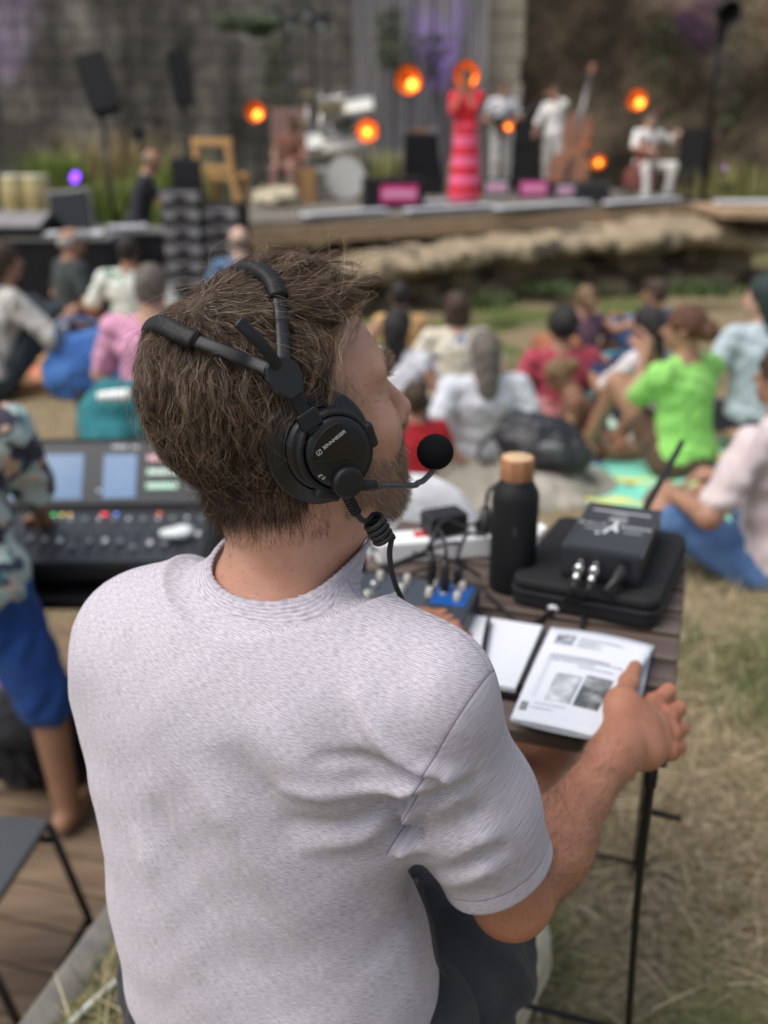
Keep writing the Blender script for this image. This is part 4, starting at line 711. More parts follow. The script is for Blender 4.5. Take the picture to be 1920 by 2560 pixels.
# ================================================================== THE AUDIENCE ON THE GRASS
def seat_at(px, y, dz=0):
    d = None; x = (px - 960) / FPX * (y * CP + (CAMZ + .1) * SP); z = float(gz(x, y)); d = y * CP + (CAMZ - z - .4) * SP; x = (px - 960) / FPX * d; return (x, y, float(gz(x, y)) + dz)
blue_print = pattern('cream_shirt_blue_print', (.62, .57, .46), [((.10, .16, .38), .62, 1), ((.40, .30, .18), .66, 1.4)], 9)
den = cloth('denim_blue', (.06, .12, .26), (.09, .17, .33)); dk_ = cloth('dark_trousers', (.03, .03, .04)); 
figure('person in a yellow-orange sleeveless top with short black hair, just beyond the operator’s forehead', seat_at(1000, 8.3), .1, 'cross', cloth('apricot_top', (.70, .42, .18)), dk_, 'light', 'black', 'short', 1.0, .05, sleeve=0, hands=((-.28, .2, .2), (.28, .2, .2)), h=.013)
figure('person with long black hair in a white vest behind the operator’s nose', seat_at(985, 6.2), -.3, 'cross', cloth('white_vest', (.72, .73, .78)), dk_, 'tan', 'black', 'long', .98, .1, sleeve=.1)
figure('person with brown bobbed hair in a cream shirt printed with blue patches', seat_at(1142, 7.4), .05, 'cross', blue_print, dk_, 'light', 'brown', 'bob', 1.02, .08, sleeve=.7, bulk=1.15)
figure('person with dark grey hair and white t-shirt sitting low before the blue-printed shirt', seat_at(1195, 5.9, -.10), .2, 'out', cloth('white_tee', (.66, .68, .74)), dk_, 'light', 'salt', 'long', 1.0, -.25, sleeve=.6, bulk=1.2, hands=((-.36, -.22, .06), (.36, -.22, .06)), hp=-.1)
figure('child in a red top sitting just beyond the operator’s chin', seat_at(1040, 5.0, -.12), .3, 'cross', cloth('red_top', (.42, .02, .03)), cloth('pink_shorts', (.5, .2, .2)), 'tan', 'brown', 'short', .78, .05, sleeve=.35)
figure('person with curly black hair in a raspberry t-shirt seen from behind', seat_at(1405, 6.4), .15, 'cross', cloth('raspberry_tee', (.40, .06, .09)), dk_, 'tan', 'black', 'curly', .98, .1, sleeve=.75, bulk=1.15, hands=((-.3, .1, .1), (.34, .06, .1)))
figure('person in dusky purple top with light brown topknot behind the raspberry t-shirt', seat_at(1458, 8.6), .3, 'cross', cloth('dusky_purple', (.15, .08, .12)), dk_, 'tan', 'light', 'bun', .95, .05, sleeve=.6, hp=.3)
figure('person with bare arms and reddish hair, left of the dusky purple top', seat_at(1385, 8.4, -.1), -.5, 'up', cloth('terracotta_top', (.36, .14, .08)), dk_, 'tan', 'auburn', 'short', .9, .15, sleeve=.2)
figure('person in a blue patterned vest resting an arm on the knee at the back', seat_at(1648, 8.6), .9, 'up', pattern('blue_vest', (.10, .13, .26), [((.45, .42, .45), .60, 1.2), ((.42, .22, .15), .66, 1.5)], 14), den, 'tan', 'brown', 'short', .98, .1, sleeve=.0, hands=((-.25, .48, .55), (.1, .4, .5)))
figure('person with long black hair in a white t-shirt beside the neon green top', seat_at(1632, 6.3), .8, 'up', cloth('white_tee_b', (.64, .60, .60)), cloth('navy_shorts', (.03, .05, .12)), 'tan', 'black', 'long', .98, .12, sleeve=.8, hands=((-.16, .40, .45), (.16, .40, .45)))
neon = mat('neon_green_knit', (.20, .54, .10), .9, (.36, .70, .19), 60, bump=.8, bscale=60)
figure('person in neon green knitted top with brown hair in a bun', seat_at(1722, 5.3), .62, 'up', neon, cloth('brown_shorts', (.10, .06, .04)), 'tan', 'auburn', 'bun', 1.06, .10, sleeve=1.0, bulk=1.12, hy=.5, hands=((-.02, .30, .60), (.08, .32, .56)), hints=((-.3, .1, -1), (.3, .1, -1)), h=.010, leg=.5)
figure('person with long dark teal hair in a pale blue shirt at the right edge', seat_at(1895, 5.9, .08), .1, 'kneel', cloth('pale_blue_shirt', (.46, .55, .60)), dk_, 'light', 'teal', 'long', 1.12, .02, sleeve=.8, hy=.9)
figure('child with light brown curly hair bent forward over bare legs beside the backpack', seat_at(1490, 5.9, -.10), 1.5, 'up', cloth('brown_vest', (.20, .10, .06)), cloth('pink_shorts', (.5, .2, .2)), 'tan', 'light', 'bun', .85, .35, sleeve=.1, hp=-.7, hands=((-.10, .42, .20), (.10, .44, .22)))
figure('person in pale pink t-shirt and blue denim shorts cut by the right edge', seat_at(1985, 3.3, -.04), .65, 'up', cloth('pale_pink_tee', (.62, .52, .52)), den, 'tan', 'brown', 'short', 1.0, .12, sleeve=.75, bulk=1.12, leg=.9, knees=((-.26, .34, .26), (.22, .36, .26)), feet=((.0, .58, .06), (.3, .7, .06)), hands=((-.26, .30, .34), (.1, .34, .32)), h=.010)
# left part of the audience
plaid = pattern('grey_plaid_shirt', (.50, .49, .46), [((.24, .24, .24), .54, 1), ((.30, .25, .18), .60, 1.6)], 16, stretch=(1.6, 1.6, .5))
figure('person in a grey and white checked shirt hugging the knees at the left edge', seat_at(-45, 6.3), -.9, 'up', plaid, cloth('slate_trousers', (.04, .05, .06)), 'tan', 'brown', 'long', 1.1, .30, sleeve=1.4, leg=1.6, bulk=1.2, hands=((.12, .42, .42), (.2, .46, .46)))
figure('person in grey cap and dark t-shirt looking right at the left of the audience', seat_at(172, 8.3, .10), -.9, 'cross', cloth('dark_green_tee', (.035, .045, .045)), dk_, 'tan', 'grey', 'cap', 1.0, .1, hy=-.3, sleeve=.7, bulk=1.1)
figure('person in a white shirt with green leaves behind the pink t-shirt', seat_at(330, 7.9, .05), .1, 'cross', pattern('leaf_shirt', (.62, .66, .60), [((.08, .26, .13), .60, 1.1)], 9), dk_, 'tan', 'black', 'short', .98, .05, sleeve=.8, bulk=1.12)
figure('grey-haired man in a plain pink t-shirt left of the operator’s head', seat_at(388, 5.3, .06), -.1, 'cross', cloth('plain_pink_tee', (.62, .30, .44)), dk_, 'light', 'salt', 'short', 1.02, .06, sleeve=.75, bulk=1.2, hands=((-.3, .2, .12), (.25, .3, .2)), h=.010)
figure('bald pinkish head of a person sitting behind the operator’s hair', seat_at(606, 8.4, .18), .1, 'cross', cloth('blue_tee_back', (.10, .18, .30)), dk_, 'pale', 'salt', 'bald', 1.0, .05, sleeve=.6)
# man at the console (left edge), back to us, barefoot on the deck
haw = pattern('floral_shirt', (.035, .035, .06), [((.42, .50, .48), .47, 1.0), ((.58, .40, .30), .60, 1.5), ((.10, .28, .30), .62, 2.0)], 11)
c = Z(95, 2090, -.72); figure('barefoot man in a dark floral shirt and blue shorts standing at the mixing console', (c[0] - .13, c[1] + .0, -.72), -.10, 'stand', haw, cloth('royal_blue_shorts', (.012, .05, .20), (.02, .07, .26)), 'tan', 'brown', 'short', 1.0, .14, side=-.04, hands=((-.25, .50, 1.0), (.10, .40, .98)), hints=((-.7, -.4, -.4), (.75, -.4, -1)), sleeve=.95, bulk=1.2, leg=1.0, knees=((-.06, .0, .49), (.20, .06, .49)), feet=((-.06, -.12, .08), (.22, .06, .08)), h=.009)
# blankets, bags, shoes
def draped(name, pts, m, label, cat, lift=.012, n=26):
    c = [G(*p) for p in pts]; vs = []; fs = []
    for i in range(n):
        for j in range(n):
            u, w = i / (n - 1), j / (n - 1); q = (c[0] * (1 - u) + c[1] * u) * (1 - w) + (c[3] * (1 - u) + c[2] * u) * w; q = q.copy(); q[0] += .02 * math.sin(w * 17 + u * 3); q[1] += .02 * math.sin(u * 15)
            q[2] = float(gz(q[0], q[1])) + lift + .008 * math.sin(u * 23 + w * 7) + .007 * math.sin(w * 29 - u * 9); vs.append(q)
    for i in range(n - 1):
        for j in range(n - 1): fs.append((i * n + j, (i + 1) * n + j, (i + 1) * n + j + 1, i * n + j + 1))
    mb = MB(); mb.add(vs, fs, True); o = mb.build(name, m); s_ = o.modifiers.new('thick', 'SOLIDIFY'); s_.thickness = .006; return tag(o, label, cat)
draped('blanket', [(1400, 1170), (1500, 1330), (1990, 1430), (1880, 1080)], pattern('turquoise_yellow_cloth', (.18, .62, .50), [((.72, .62, .12), .53, 1.), ((.30, .62, .25), .58, 1.5)], 3.2, (.6, 2.2, 1)), 'turquoise and yellow patterned blanket under the green top', 'blanket')
draped('blanket', [(1180, 1125), (1480, 1150), (1600, 1030), (1250, 1020)], pattern('mint_cloth', (.45, .62, .52), [((.25, .45, .20), .56, 1.), ((.6, .6, .5), .58, 1.5)], 5), 'pale mint and green blanket around the black backpack', 'blanket')
draped('blanket', [(-60, 1000), (300, 985), (330, 880), (-60, 900)], pattern('orange_flower_cloth', (.55, .28, .08), [((.60, .16, .12), .54, 1.), ((.08, .06, .06), .62, 1.5)], 7), 'orange and red flowered blanket at the left edge', 'blanket')
t0 = np.array([.80, 4.92, -.155]); bpk = thing('backpack', t0, 'black backpack with a pale oval print lying on the mint blanket', 'backpack', None, R_(-18)); bpk.scale = (.82, .82, .82)
blob('bag_body', [ell((0, 0, .13), (.27, .20, .17), None, .05), ell((.14, -.06, .08), (.22, .16, .10), None, .05), ell((-.16, .03, .17), (.12, .12, .13), None, .05), half((0, 0, .0), (0, 0, -1))], mat('black_nylon', (.012, .013, .016), .5, (.02, .021, .025), 14, bump=.5, bscale=25), bpk, .012, rock_post(3, .006, 16))
blob('front_print', [ell((.10, -.19, .15), (.075, .03, .045), np.stack([[1, 0, 0], nrm((0, 1, .6)), nrm((0, -.6, 1))]), .02)], mat('grey_bag_print', (.16, .17, .175), .7), bpk, .008)
MB().ring_tube(bez([(-.25, .05, .2), (-.36, -.05, .08), (-.34, -.16, .02), (-.22, -.2, .03)]), .014, 8).build('strap', mat('black_webbing', (.02, .02, .022), .8), bpk)
for k, (px, py, yw, lb, c_, l_) in enumerate(((1565, 1155, 1.1, 'tan and pale shoe lying on the turquoise blanket', (.34, .16, .10), .30), (1620, 1130, 1.3, 'pale cream shoe behind the tan one on the turquoise blanket', (.52, .46, .38), .27))):
    t0 = G(px, py); t = thing('shoe', t0 + np.array([0, 0, .01]), lb, 'shoe', None, -yw); blob('upper', [ell((0, 0, .05), (.055, l_ / 2, .045), None, .02), ell((0, -.08, .08), (.045, .07, .05), None, .04), half((0, 0, .012), (0, 0, -1))], mat('shoe_upper_%d' % k, c_, .7), t, .008); MB().prism(rounded(.11, l_, .05), 0, .014).build('sole', mat('gum_sole', (.5, .42, .28), .7), t)
t0 = G(1445, 1165); tag(MB().box(t0 + np.array([0, 0, .02]), (.22, .04, .02), np.stack([nrm((1, .2, 0)), nrm((-.2, 1, 0)), (0, 0, 1.)])).add(*([t0 + np.array([a, b, .012]) for a, b in ((-.1, -.06), (.16, -.03), (.15, .0), (-.1, -.03))], [(0, 1, 2, 3)])).build('folded_fan', mat('violet_paper', (.10, .07, .30), .6), None, .004), 'small violet folded fan beside the tan shoe on the blanket', 'fan')
t0 = G(300, 880); bb_ = thing('beach_bag', seat_at(228, 6.3), 'large blue canvas bag between the checked shirt and the pink t-shirt', 'bag'); blob('bag_body', [ell((0, 0, .22), (.26, .2, .24), None, .04), cap((-.14, 0, .12), (.14, 0, .12), .2, .2, .06), half((0, 0, .40), (0, 0, 1), .03), half((0, 0, 0), (0, 0, -1))], cloth('blue_canvas', (.04, .12, .36), (.06, .16, .42)), bb_, .014, rock_post(6, .006, 12)); MB().ring_tube(bez([(-.16, -.2, .36), (-.12, -.22, .5), (.1, -.22, .5), (.14, -.2, .36)]), .014, 8).build('handle', den, bb_)
tb_ = thing('teal_backpack', seat_at(300, 4.9, -.05), 'teal backpack on the dry ground behind the mixing console', 'backpack'); blob('bag_body', [ell((0, 0, .22), (.24, .16, .25), None, .04), ell((0, -.1, .14), (.18, .12, .14), None, .05), half((0, 0, 0), (0, 0, -1))], cloth('teal_nylon', (.02, .14, .17), (.03, .18, .20)), tb_, .012, rock_post(8, .005, 14)); blob('trim', [cap((-.22, -.02, .1), (-.2, 0, .38), .03, .03, .02)], bk_, tb_, .01)
t0 = seat_at(288, 4.4, .0); tag(blob('bottle_cap_box', [cap((t0[0] - .06, t0[1], t0[2] + .44), (t0[0] + .06, t0[1] - .01, t0[2] + .45), .022, .028, .02)], mat('white_plastic', (.78, .8, .8), .4), None, .008), 'rounded white object lying behind the top edge of the console', 'bottle'); bpy.data.objects['bottle_cap_box'].name = 'white_bottle'
t0 = G(1500, 905); cu = seat_at(1500, 7.3); t = thing('cushion', cu, 'turquoise cushion standing behind the white t-shirt and raspberry t-shirt', 'cushion'); blob('pillow', [ell((.18, .3, .22), (.26, .10, .22), None, .04)], cloth('turquoise_cloth', (.03, .30, .36)), t, .015); blob('piping', [cap((-.02, .25, .10), (.38, .25, .10), .02, .02, .02)], cloth('turquoise_dark', (.02, .2, .25)), t, .01)
# ================================================================== THE SLATTED TABLE AND WHAT STANDS ON IT
TU = np.array([.951, -.309, 0]); TW = np.array([.309, .951, 0]); TZ = .73; TAX = np.stack([TU, TW, up3])
def T_(u, w, z=TZ): return TU * u + TW * w + np.array([0, 0, z])
slatm = mat('brown_slat_wood', (.068, .046, .038), .55, (.125, .092, .077), 3, 6, stretch=(2, 14, 14), bump=.35, spec=.5)
tb = thing('slatted_table', (T_(-.262, 1.417, 0)), 'small folding table with brown wooden slats in front of the seated operator', 'table', None, math.atan2(TU[1], TU[0]))
uc, wc = -.262, 1.417
for i in range(8): MB().box((0, 1.085 + .0425 + i * .0848 - wc, TZ - .010), (.55, .0670, .020)).build('slat', slatm, tb, .004, 3)
for sx in (-.22, .22): MB().box((sx, 0, TZ - .034), (.035, .64, .026)).build('bearer', slatm, tb, .003)
for sx in (-.255, .258):
    MB().ring_tube(bez([(sx, -.31, TZ - .03), (sx, -.28, .45), (sx + .01, -.22, .10), (sx + .01, -.19, .012)]), .0052, 8).build('leg', bm_l, tb)
    MB().cyl((sx * .94, .31, TZ - .03), (sx * .94, .33, .01), .0052, n=8).build('leg', bm_l, tb); MB().box((sx, -.305, TZ - .045), (.014, .022, .025)).build('hinge', bm_l, tb, .003)
for (w, z) in ((-.19, .13), (.33, .03)): MB().cyl((-.25, w, z), (.27, w, z), .005, n=8).build('crossbar', bm_l, tb)
MB().cyl((.25, .05, .37), (.31, .10, .33), .006, n=8).build('catch', bm_l, tb)
# bottle
c = Z(1278, 1468, TZ); bt = thing('bottle', c, 'matte black steel bottle with a round bamboo cap on the table', 'bottle')
MB().lathe([(0, 0), (.035, 0), (.038, .004), (.0385, .010), (.0385, .160), (.0372, .172), (.032, .183), (.0275, .190), (.0262, .196), (0, .196)], n=64).build('flask', mat('bottle_black', (.0045, .005, .006), .6, (.006, .0065, .0075), 120, bump=.06, bscale=1500, spec=.35), bt)
MB().lathe([(.0262, .194), (.0275, .197), (.0275, .228), (.0262, .2305), (0, .231)], n=64).build('cap', mat('bamboo', (.26, .10, .045), .5, (.36, .17, .08), 6, stretch=(14, 14, 1), bump=.2), bt)
MB().lathe([(0, .2313), (.0235, .2313), (.0245, .2305)], n=48).build('cap_top', mat('bamboo_top', (.52, .34, .19), .5, (.62, .43, .26), 60), bt)
mk = MB(); r0 = .0388
for k, (a, z0, z1) in enumerate(((-98, .118, .124), (-95, .112, .119), (-97, .108, .113))):
    a = R_(a); mk.box((r0 * math.cos(a), r0 * math.sin(a), (z0 + z1) / 2), (.0012, .0004, z1 - z0), np.stack([[-math.sin(a), math.cos(a), 0], [math.cos(a), math.sin(a), 0], [0, 0, 1.]]))
mk.build('bottle_mark', mat('dim_print', (.10, .10, .11), .5), bt)
# soft case with the transmitter box
cd_ = nrm(np.array([.41, .912, 0])); cx_ = np.array([cd_[1], -cd_[0], 0]); CAX = np.stack([cx_, cd_, up3]); cc = np.array([.372, 1.548, TZ])
cs = thing('soft_case', cc, 'flat black zipped soft case on the table under the black transmitter box', 'case', None, math.atan2(cx_[1], cx_[0]))
sf = mat('black_eva', (.0045, .0045, .0055), .8, bump=.3, bscale=300)
MB().prism(rounded(.235, .305, .024, 6), 0, .024).build('lower_shell', sf, cs, .006, 3); MB().prism(rounded(.24, .31, .026, 6), .0245, .0295).build('zip', mat('zip_black', (.02, .02, .022), .5, bump=.6, bscale=500), cs, .001); MB().prism(rounded(.235, .305, .024, 6), .030, .05).build('upper_shell', sf, cs, .008, 3)
zb = TZ + .05; bl, br, tl, tr_ = Z(1395, 1362, zb + .052), Z(1596, 1396, zb + .052), Z(1487, 1256, zb + .052), Z(1663, 1276, zb + .052)
bx = nrm((br - bl) * [1, 1, 0] + (tr_ - tl) * [1, 1, 0]); by = np.array([-bx[1], bx[0], 0]); bc = (bl + br + tl + tr_) / 4; bw = (np.linalg.norm(br - bl) + np.linalg.norm(tr_ - tl)) / 2; bd = (np.linalg.norm(tl - bl) + np.linalg.norm(tr_ - br)) / 2
tx_ = thing('transmitter', (bc[0], bc[1], zb), 'black metal transmitter box with white lettering and an antenna, on the soft case', 'transmitter', None, math.atan2(bx[1], bx[0]))
anod = mat('anodised_black', (.020, .021, .024), .4, (.026, .027, .03), 200, metal=.4); MB().box((0, 0, .0265), (bw, bd, .051)).build('housing', anod, tx_, .0015)
MB().box((0, -bd / 2 - .0012, .0265), (bw * .985, .0024, .049)).build('front_plate', gloss_b := mat('front_plate_black', (.010, .011, .014), .35), tx_, .0006)
MB().box((0, 0, .0526), (bw * .93, bd * .93, .0012)).build('top_plate', mat('top_plate_grey', (.050, .053, .060), .35, metal=.3), tx_, .0005)
for sx in (-1, 1): MB().box((sx * bw * .49, 0, .0528), (.0022, bd, .0014)).build('edge_trim', mat('edge_trim', (.16, .17, .18), .3, metal=.6), tx_)
pr = mat('pale_print', (.34, .36, .37), .7) if 'pale_print' in MATS else mat('pale_print', (.34, .36, .37), .7)
wp = mat('white_lettering', (.62, .64, .66), .6)
def tm(name, s, size, x, y, sp=1.0): return text_mesh(name, s, size, Matrix.Translation((x, y, .0534)), wp, tx_, .0001, sp)
tm('lettering', 'GALC', .0155, -.037, .004, 1.3); tm('lettering', 'ROMMI', .0155, .034, .004, 1.0); tm('lettering', 'THE', .0125, .0, .057, 1.2)
ln = MB()
for x, y, w_, h_ in ((0, .072, .098, .0022), (0, .0685, .098, .0014), (0, .041, .030, .0012), (0, .036, .034, .0012), (0, .0315, .03, .0012), (-.030, -.018, .030, .002), (.032, -.018, .030, .002), (0, .024, .03, .001)): ln.box((x, y, .0534), (w_, h_, .0003))
ln.build('ruled_lines', wp, tx_)
em = MB()
em.prism([(-.002, .018), (.003, .016), (.003, .004), (.006, -.006), (.009, -.022), (.005, -.024), (.002, -.012), (-.003, -.010), (-.008, -.020), (-.009, -.034), (-.014, -.034), (-.013, -.018), (-.009, -.006), (-.003, .002)], .0532, .0536); em.prism([(.0045 * math.cos(a), .0225 + .0045 * math.sin(a)) for a in np.linspace(0, 6.28, 13)[:-1]], .0532, .0536); em.prism([(-.022 + .004 * math.cos(a), -.036 + .004 * math.sin(a)) for a in np.linspace(0, 6.28, 11)[:-1]], .0532, .0536)
em.build('emblem', wp, tx_)
def txw(x, y, z): return np.array([bc[0], bc[1], zb]) + bx * x + by * y + up3 * z
an_b = txw(.028, bd / 2 + .002, .035); an_t = P(1705, 1106, 1.90)
R3 = np.stack([bx, by, up3]); loc = lambda q: (np.asarray(q) - np.array([bc[0], bc[1], zb])) @ R3.T
MB().ring_tube([loc(an_b), loc(an_b * .9 + an_t * .1), loc(an_t)], [.0075, .0065, .0055], 12).build('antenna', cb_ := mat('black_rubber', (.012, .012, .013), .5), tx_)
silver = mat('nickel', (.62, .62, .60), .25, metal=.95)
plugs = []
for k, sx in enumerate((-.030, -.006)):
    y0 = -bd / 2 - .002; MB().ring_tube([(sx, y0, .030), (sx, y0 - .010, .030)], .0065, 14).build('socket', silver, tx_)
    q = txw(sx, y0 - .010, .030); q2 = q - by * .018 - up3 * .004; q3 = q2 - by * .016 - up3 * .008; t = thing('bnc_cable', q, ['left coaxial cable with a nickel plug in the front of the transmitter box', 'right coaxial cable with a nickel plug in the front of the transmitter box'][k], 'cable')
    for nm, pa, r, m_ in (('plug', [q, q + (q2 - q) * .8], .0078, silver), ('plug_sleeve', [q + (q2 - q) * .8, q3], .0055, silver), ('boot', [q3, q3 - by * .012 - up3 * .01], .0045, cb_)): MB().ring_tube([p - q for p in pa], r, 12).build(nm, m_, t)
    e = Z(1390 + k * 6, 1518, TZ + .006); pts = [q3 - by * .01 - up3 * .008, (q3 * .55 + e * .45) + np.array([0, 0, -.012]), e] + ([Z(1340, 1556, TZ + .004), Z(1290, 1550, TZ + .004), Z(1245, 1510, TZ + .005), Z(1205, 1470, TZ + .012)] if k == 0 else [Z(1345, 1550, TZ + .009)])
    MB().ring_tube([p - q for p in bez(pts, 8)], .0033, 10).build('cable', cb_, t)
e = Z(1390, 1517, TZ + .008); tag(blob('cable_tape', [ell(e, (.014, .008, .008), None, .01), ell(e + bx * .018 + by * .004, (.009, .006, .006), None, .01), cap(e, e + by * .018 + bx * .02, .004, .004, .008)], mat('white_tape', (.72, .72, .76), .6), None, .002), 'white tape tie joining the two coaxial cables on the table', 'tape')
q = txw(.034, -bd / 2 - .002, .030); t = thing('power_cable', q, 'black cable with a moulded plug running from the transmitter box down behind the booklet', 'cable')
MB().ring_tube([(0, 0, 0), -by * .012, -by * .03 - bx * .006 - up3 * .01, -by * .05 - bx * .016 - up3 * .02], [.011, .011, .007, .0045], 10).build('plug', cb_, t)
MB().ring_tube([p - q for p in bez([q - by * .045 - bx * .015 - up3 * .018, Z(1490, 1490, TZ + .03), Z(1462, 1535, TZ + .006), Z(1452, 1590, TZ + .005)], 8)], .0036, 10).build('cable', cb_, t)
# power strip
a, b_ = Z(938, 1400, TZ), Z(1348, 1372, TZ); d = nrm(b_ - a); L = np.linalg.norm(b_ - a); ps = thing('power_strip', (a + b_) / 2, 'white power strip with a red switch lying at the far edge of the table', 'power strip', None, math.atan2(d[1], d[0])); wpl = mat('white_plastic', (.78, .8, .8), .4)
MB().prism(rounded(L, .056, .012), .001, .043).build('housing', wpl, ps, .006, 4); MB().box((-L * .5 + .085, .0, .045), (.030, .016, .006)).build('red_switch', mat('red_switch', (.55, .01, .01), .3), ps, .002)
for k in range(4): s_ = MB().lathe([(.021, .0435), (.0205, .0445), (.0185, .0436), (.018, .038), (0, .038)], (-L * .5 + .13 + k * .055, 0, 0), n=32).build('socket', wpl, ps); [MB().cyl((-L * .5 + .13 + k * .055 + dx, 0, .0375), (-L * .5 + .13 + k * .055 + dx, 0, .0385), .003, n=8).build('socket_hole', cb_, s_) for dx in (-.0095, .0095)]
def psw(x, y, z): pa = (a + b_) / 2; dy = np.array([-d[1], d[0], 0]); return pa + d * x + dy * y + up3 * z
q = psw(-.028, 0, .044); t = thing('power_adapter', q, 'square black power adapter plugged into the white power strip', 'power adapter', None, math.atan2(d[1], d[0]) + .25); MB().box((0, 0, .022), (.075, .05, .040)).build('housing', cb_, t, .006, 3); MB().box((0, 0, .001), (.04, .035, .006)).build('plug_base', cb_, t, .002)
q = psw(.048, 0, .044); t = thing('mains_plug', q, 'round black mains plug with its cable in the white power strip left of the bottle', 'plug'); MB().lathe([(0, 0), (.019, 0), (.019, .012), (.012, .022), (.008, .045), (0, .045)], n=20).build('plug_body', cb_, t); MB().ring_tube([p - q for p in bez([q + up3 * .04, q + up3 * .075 + d * .005, q + up3 * .088 + d * .03, q + up3 * .07 + d * .065, q + d * .09 + up3 * .0])], .0035, 10).build('cable', cb_, t)
# audio mixer
mr_, mf = Z(1203, 1464, TZ + .045), Z(1128, 1618, TZ + .038); mw = nrm((mr_ - mf) * [1, 1, 0]); mu2 = np.array([mw[1], -mw[0], 0]); ml_ = np.linalg.norm((mr_ - mf)[:2]); mc2 = (mr_ + mf) / 2 - mu2 * .135; mx_ = thing('audio_mixer', (mc2[0], mc2[1], TZ), 'small dark audio mixer with a blue panel and silver knobs under the operator’s left hand', 'audio mixer', None, math.atan2(mu2[1], mu2[0]))
MB().prism([(-ml_ / 2, .003), (ml_ / 2, .003), (ml_ / 2, .045), (-ml_ / 2, .034)], -.135, .135, np.stack([[0, 1, 0], [0, 0, 1], [1, 0, 0.]])).build('chassis', mat('mixer_slate', (.030, .036, .045), .4), mx_, .004, 3)
sl = (.045 - .034) / ml_; fA = np.stack([[1, 0, 0], nrm((0, 1, sl)), nrm((0, -sl, 1))])
def mz(y): return .0395 + y * sl
MB().box((.098, ml_ * .28, mz(ml_ * .28) + .0008), (.056, ml_ * .34, .0016), fA).build('blue_panel', mat('blue_panel', (.006, .075, .30), .35), mx_, .0005)
MB().box((-.03, ml_ * .2, mz(ml_ * .2) + .0008), (.19, ml_ * .52, .0016), fA).build('grey_panel', mat('grey_panel', (.045, .055, .07), .4), mx_, .0005)
kn = mat('pale_knob', (.42, .41, .37), .4); rr = random.Random(4)
for i in range(6):
    for j in range(4):
        x = -.115 + i * .045; y = ml_ * (.38 - .17 * j) ; 
        if x > .05 and j > 1 or (x > -.03 and j > 2): continue
        k_ = MB().lathe([(.0062, 0), (.0058, .011), (.0045, .013), (0, .013)], (x, y, mz(y) + .0015), n=18).build('knob', kn if (i + j) % 3 or x > .02 else silver, mx_)
for x, y, c_ in ((.045, -.035, (.6, .02, .04)), (.07, -.065, (.7, .35, .4)), (-.02, -.06, (.7, .72, .72)), (-.055, -.055, (.75, .77, .78)), (-.09, -.05, (.6, .62, .62))): MB().lathe([(.007, 0), (.007, .005), (.006, .006), (0, .006)], (x, y, mz(y) + .001), n=18).build('button', mat('button_%d' % int(c_[1] * 100), c_, .4), mx_)
lt_ = MB()
for x, y, w_ in ((.06, -.012, .07), (.07, -.047, .04), (-.03, .012, .05), (.085, -.08, .035)): lt_.box((x, y, mz(y) + .0012), (w_, .0045, .0006), fA)
lt_.build('printed_marks', mat('faint_print', (.10, .11, .13), .5), mx_)
def mxw(x, y, z): return np.array([mc2[0], mc2[1], TZ]) + mu2 * x + mw * y + up3 * z
PL = [(.085, .06, 'black jack plug standing in the right of the blue mixer panel'), (.060, .075, 'black jack plug standing left in the blue mixer panel'), (-.06, .085, 'black jack plug in the grey mixer panel nearest the operator’s neck'), (.10, .085, 'short black plug at the far right corner of the mixer')]
DST = [(-.09, .04, .01), (.07, .05, .05), (-.14, .02, .02), (.09, .07, .01)]
for k, (x, y, lb) in enumerate(PL):
    q = mxw(x, y, mz(y) + .002); t = thing('jack_cable', q, lb.replace('plug', 'plug and lead', 1), 'cable'); h_ = .055 if k != 3 else .035; MB().ring_tube([(0, 0, 0), (0, 0, .004), (0, 0, h_ * .7), (.0, 0, h_)], [.0045, .0078, .0072, .0045], 12).build('plug', cb_, t); MB().cyl((0, 0, -.0015), (0, 0, .0015), .009, n=16).build('nut', silver, t)
    e = psw(*DST[k]) ; m1 = q + up3 * (h_ + .035) + (e - q) * .18; m2 = q * .45 + e * .55 + up3 * (.035 if k % 2 else .015); MB().ring_tube([p - q for p in bez([q + up3 * h_ * .95, q + up3 * (h_ + .02), m1, m2, e], 9)], .003, 9).build('lead', cb_, t)
for k, (pp, lb) in enumerate((([(905, 1470), (960, 1430), (1060, 1390), (1130, 1400), (1200, 1440)], 'loose black cable looping behind the mixer'), ([(890, 1500), (930, 1440), (1010, 1400), (1120, 1360), (1235, 1345)], 'loose black cable running from the mixer toward the bottle'), ([(870, 1460), (980, 1450), (1075, 1420), (1165, 1425)], 'thin black cable lying across the slats behind the mixer'))):
    pts = [Z(x, y, TZ + .01 + .03 * (k != 2) * (0 < i < len(pp) - 1)) for i, (x, y) in enumerate(pp)]; tag(MB().ring_tube(bez(pts, 8), .0032 - .0006 * (k == 2), 8).build('loose_cable', cb_, None), lb, 'cable')
# notebook, pen
nr0, nr1 = Z(1371, 1568, TZ + .012), Z(1306, 1722, TZ + .012); ny = nrm((nr0 - nr1) * [1, 1, 0]); nx_ = np.array([ny[1], -ny[0], 0]); nl = np.linalg.norm((nr0 - nr1)[:2]); no = (nr0 + nr1) / 2
nb = thing('notebook', (no[0], no[1], TZ), 'open spiral notebook with blank white pages, partly under the booklet', 'notebook', None, math.atan2(nx_[1], nx_[0])); pap = mat('white_paper', (.66, .68, .74), .7, (.62, .65, .71), 3)
MB().box((-.082, 0, .002), (.150, nl + .01, .003)).build('cover', bk_, nb, .001); MB().box((-.082, .001, .008), (.146, nl + .004, .008)).build('pages', pap, nb, .001); MB().box((.082, 0, .002), (.150, nl + .01, .003)).build('cover', bk_, nb, .001); MB().box((.082, .001, .006), (.146, nl + .004, .004)).build('pages', pap, nb, .001)
sp_ = MB()
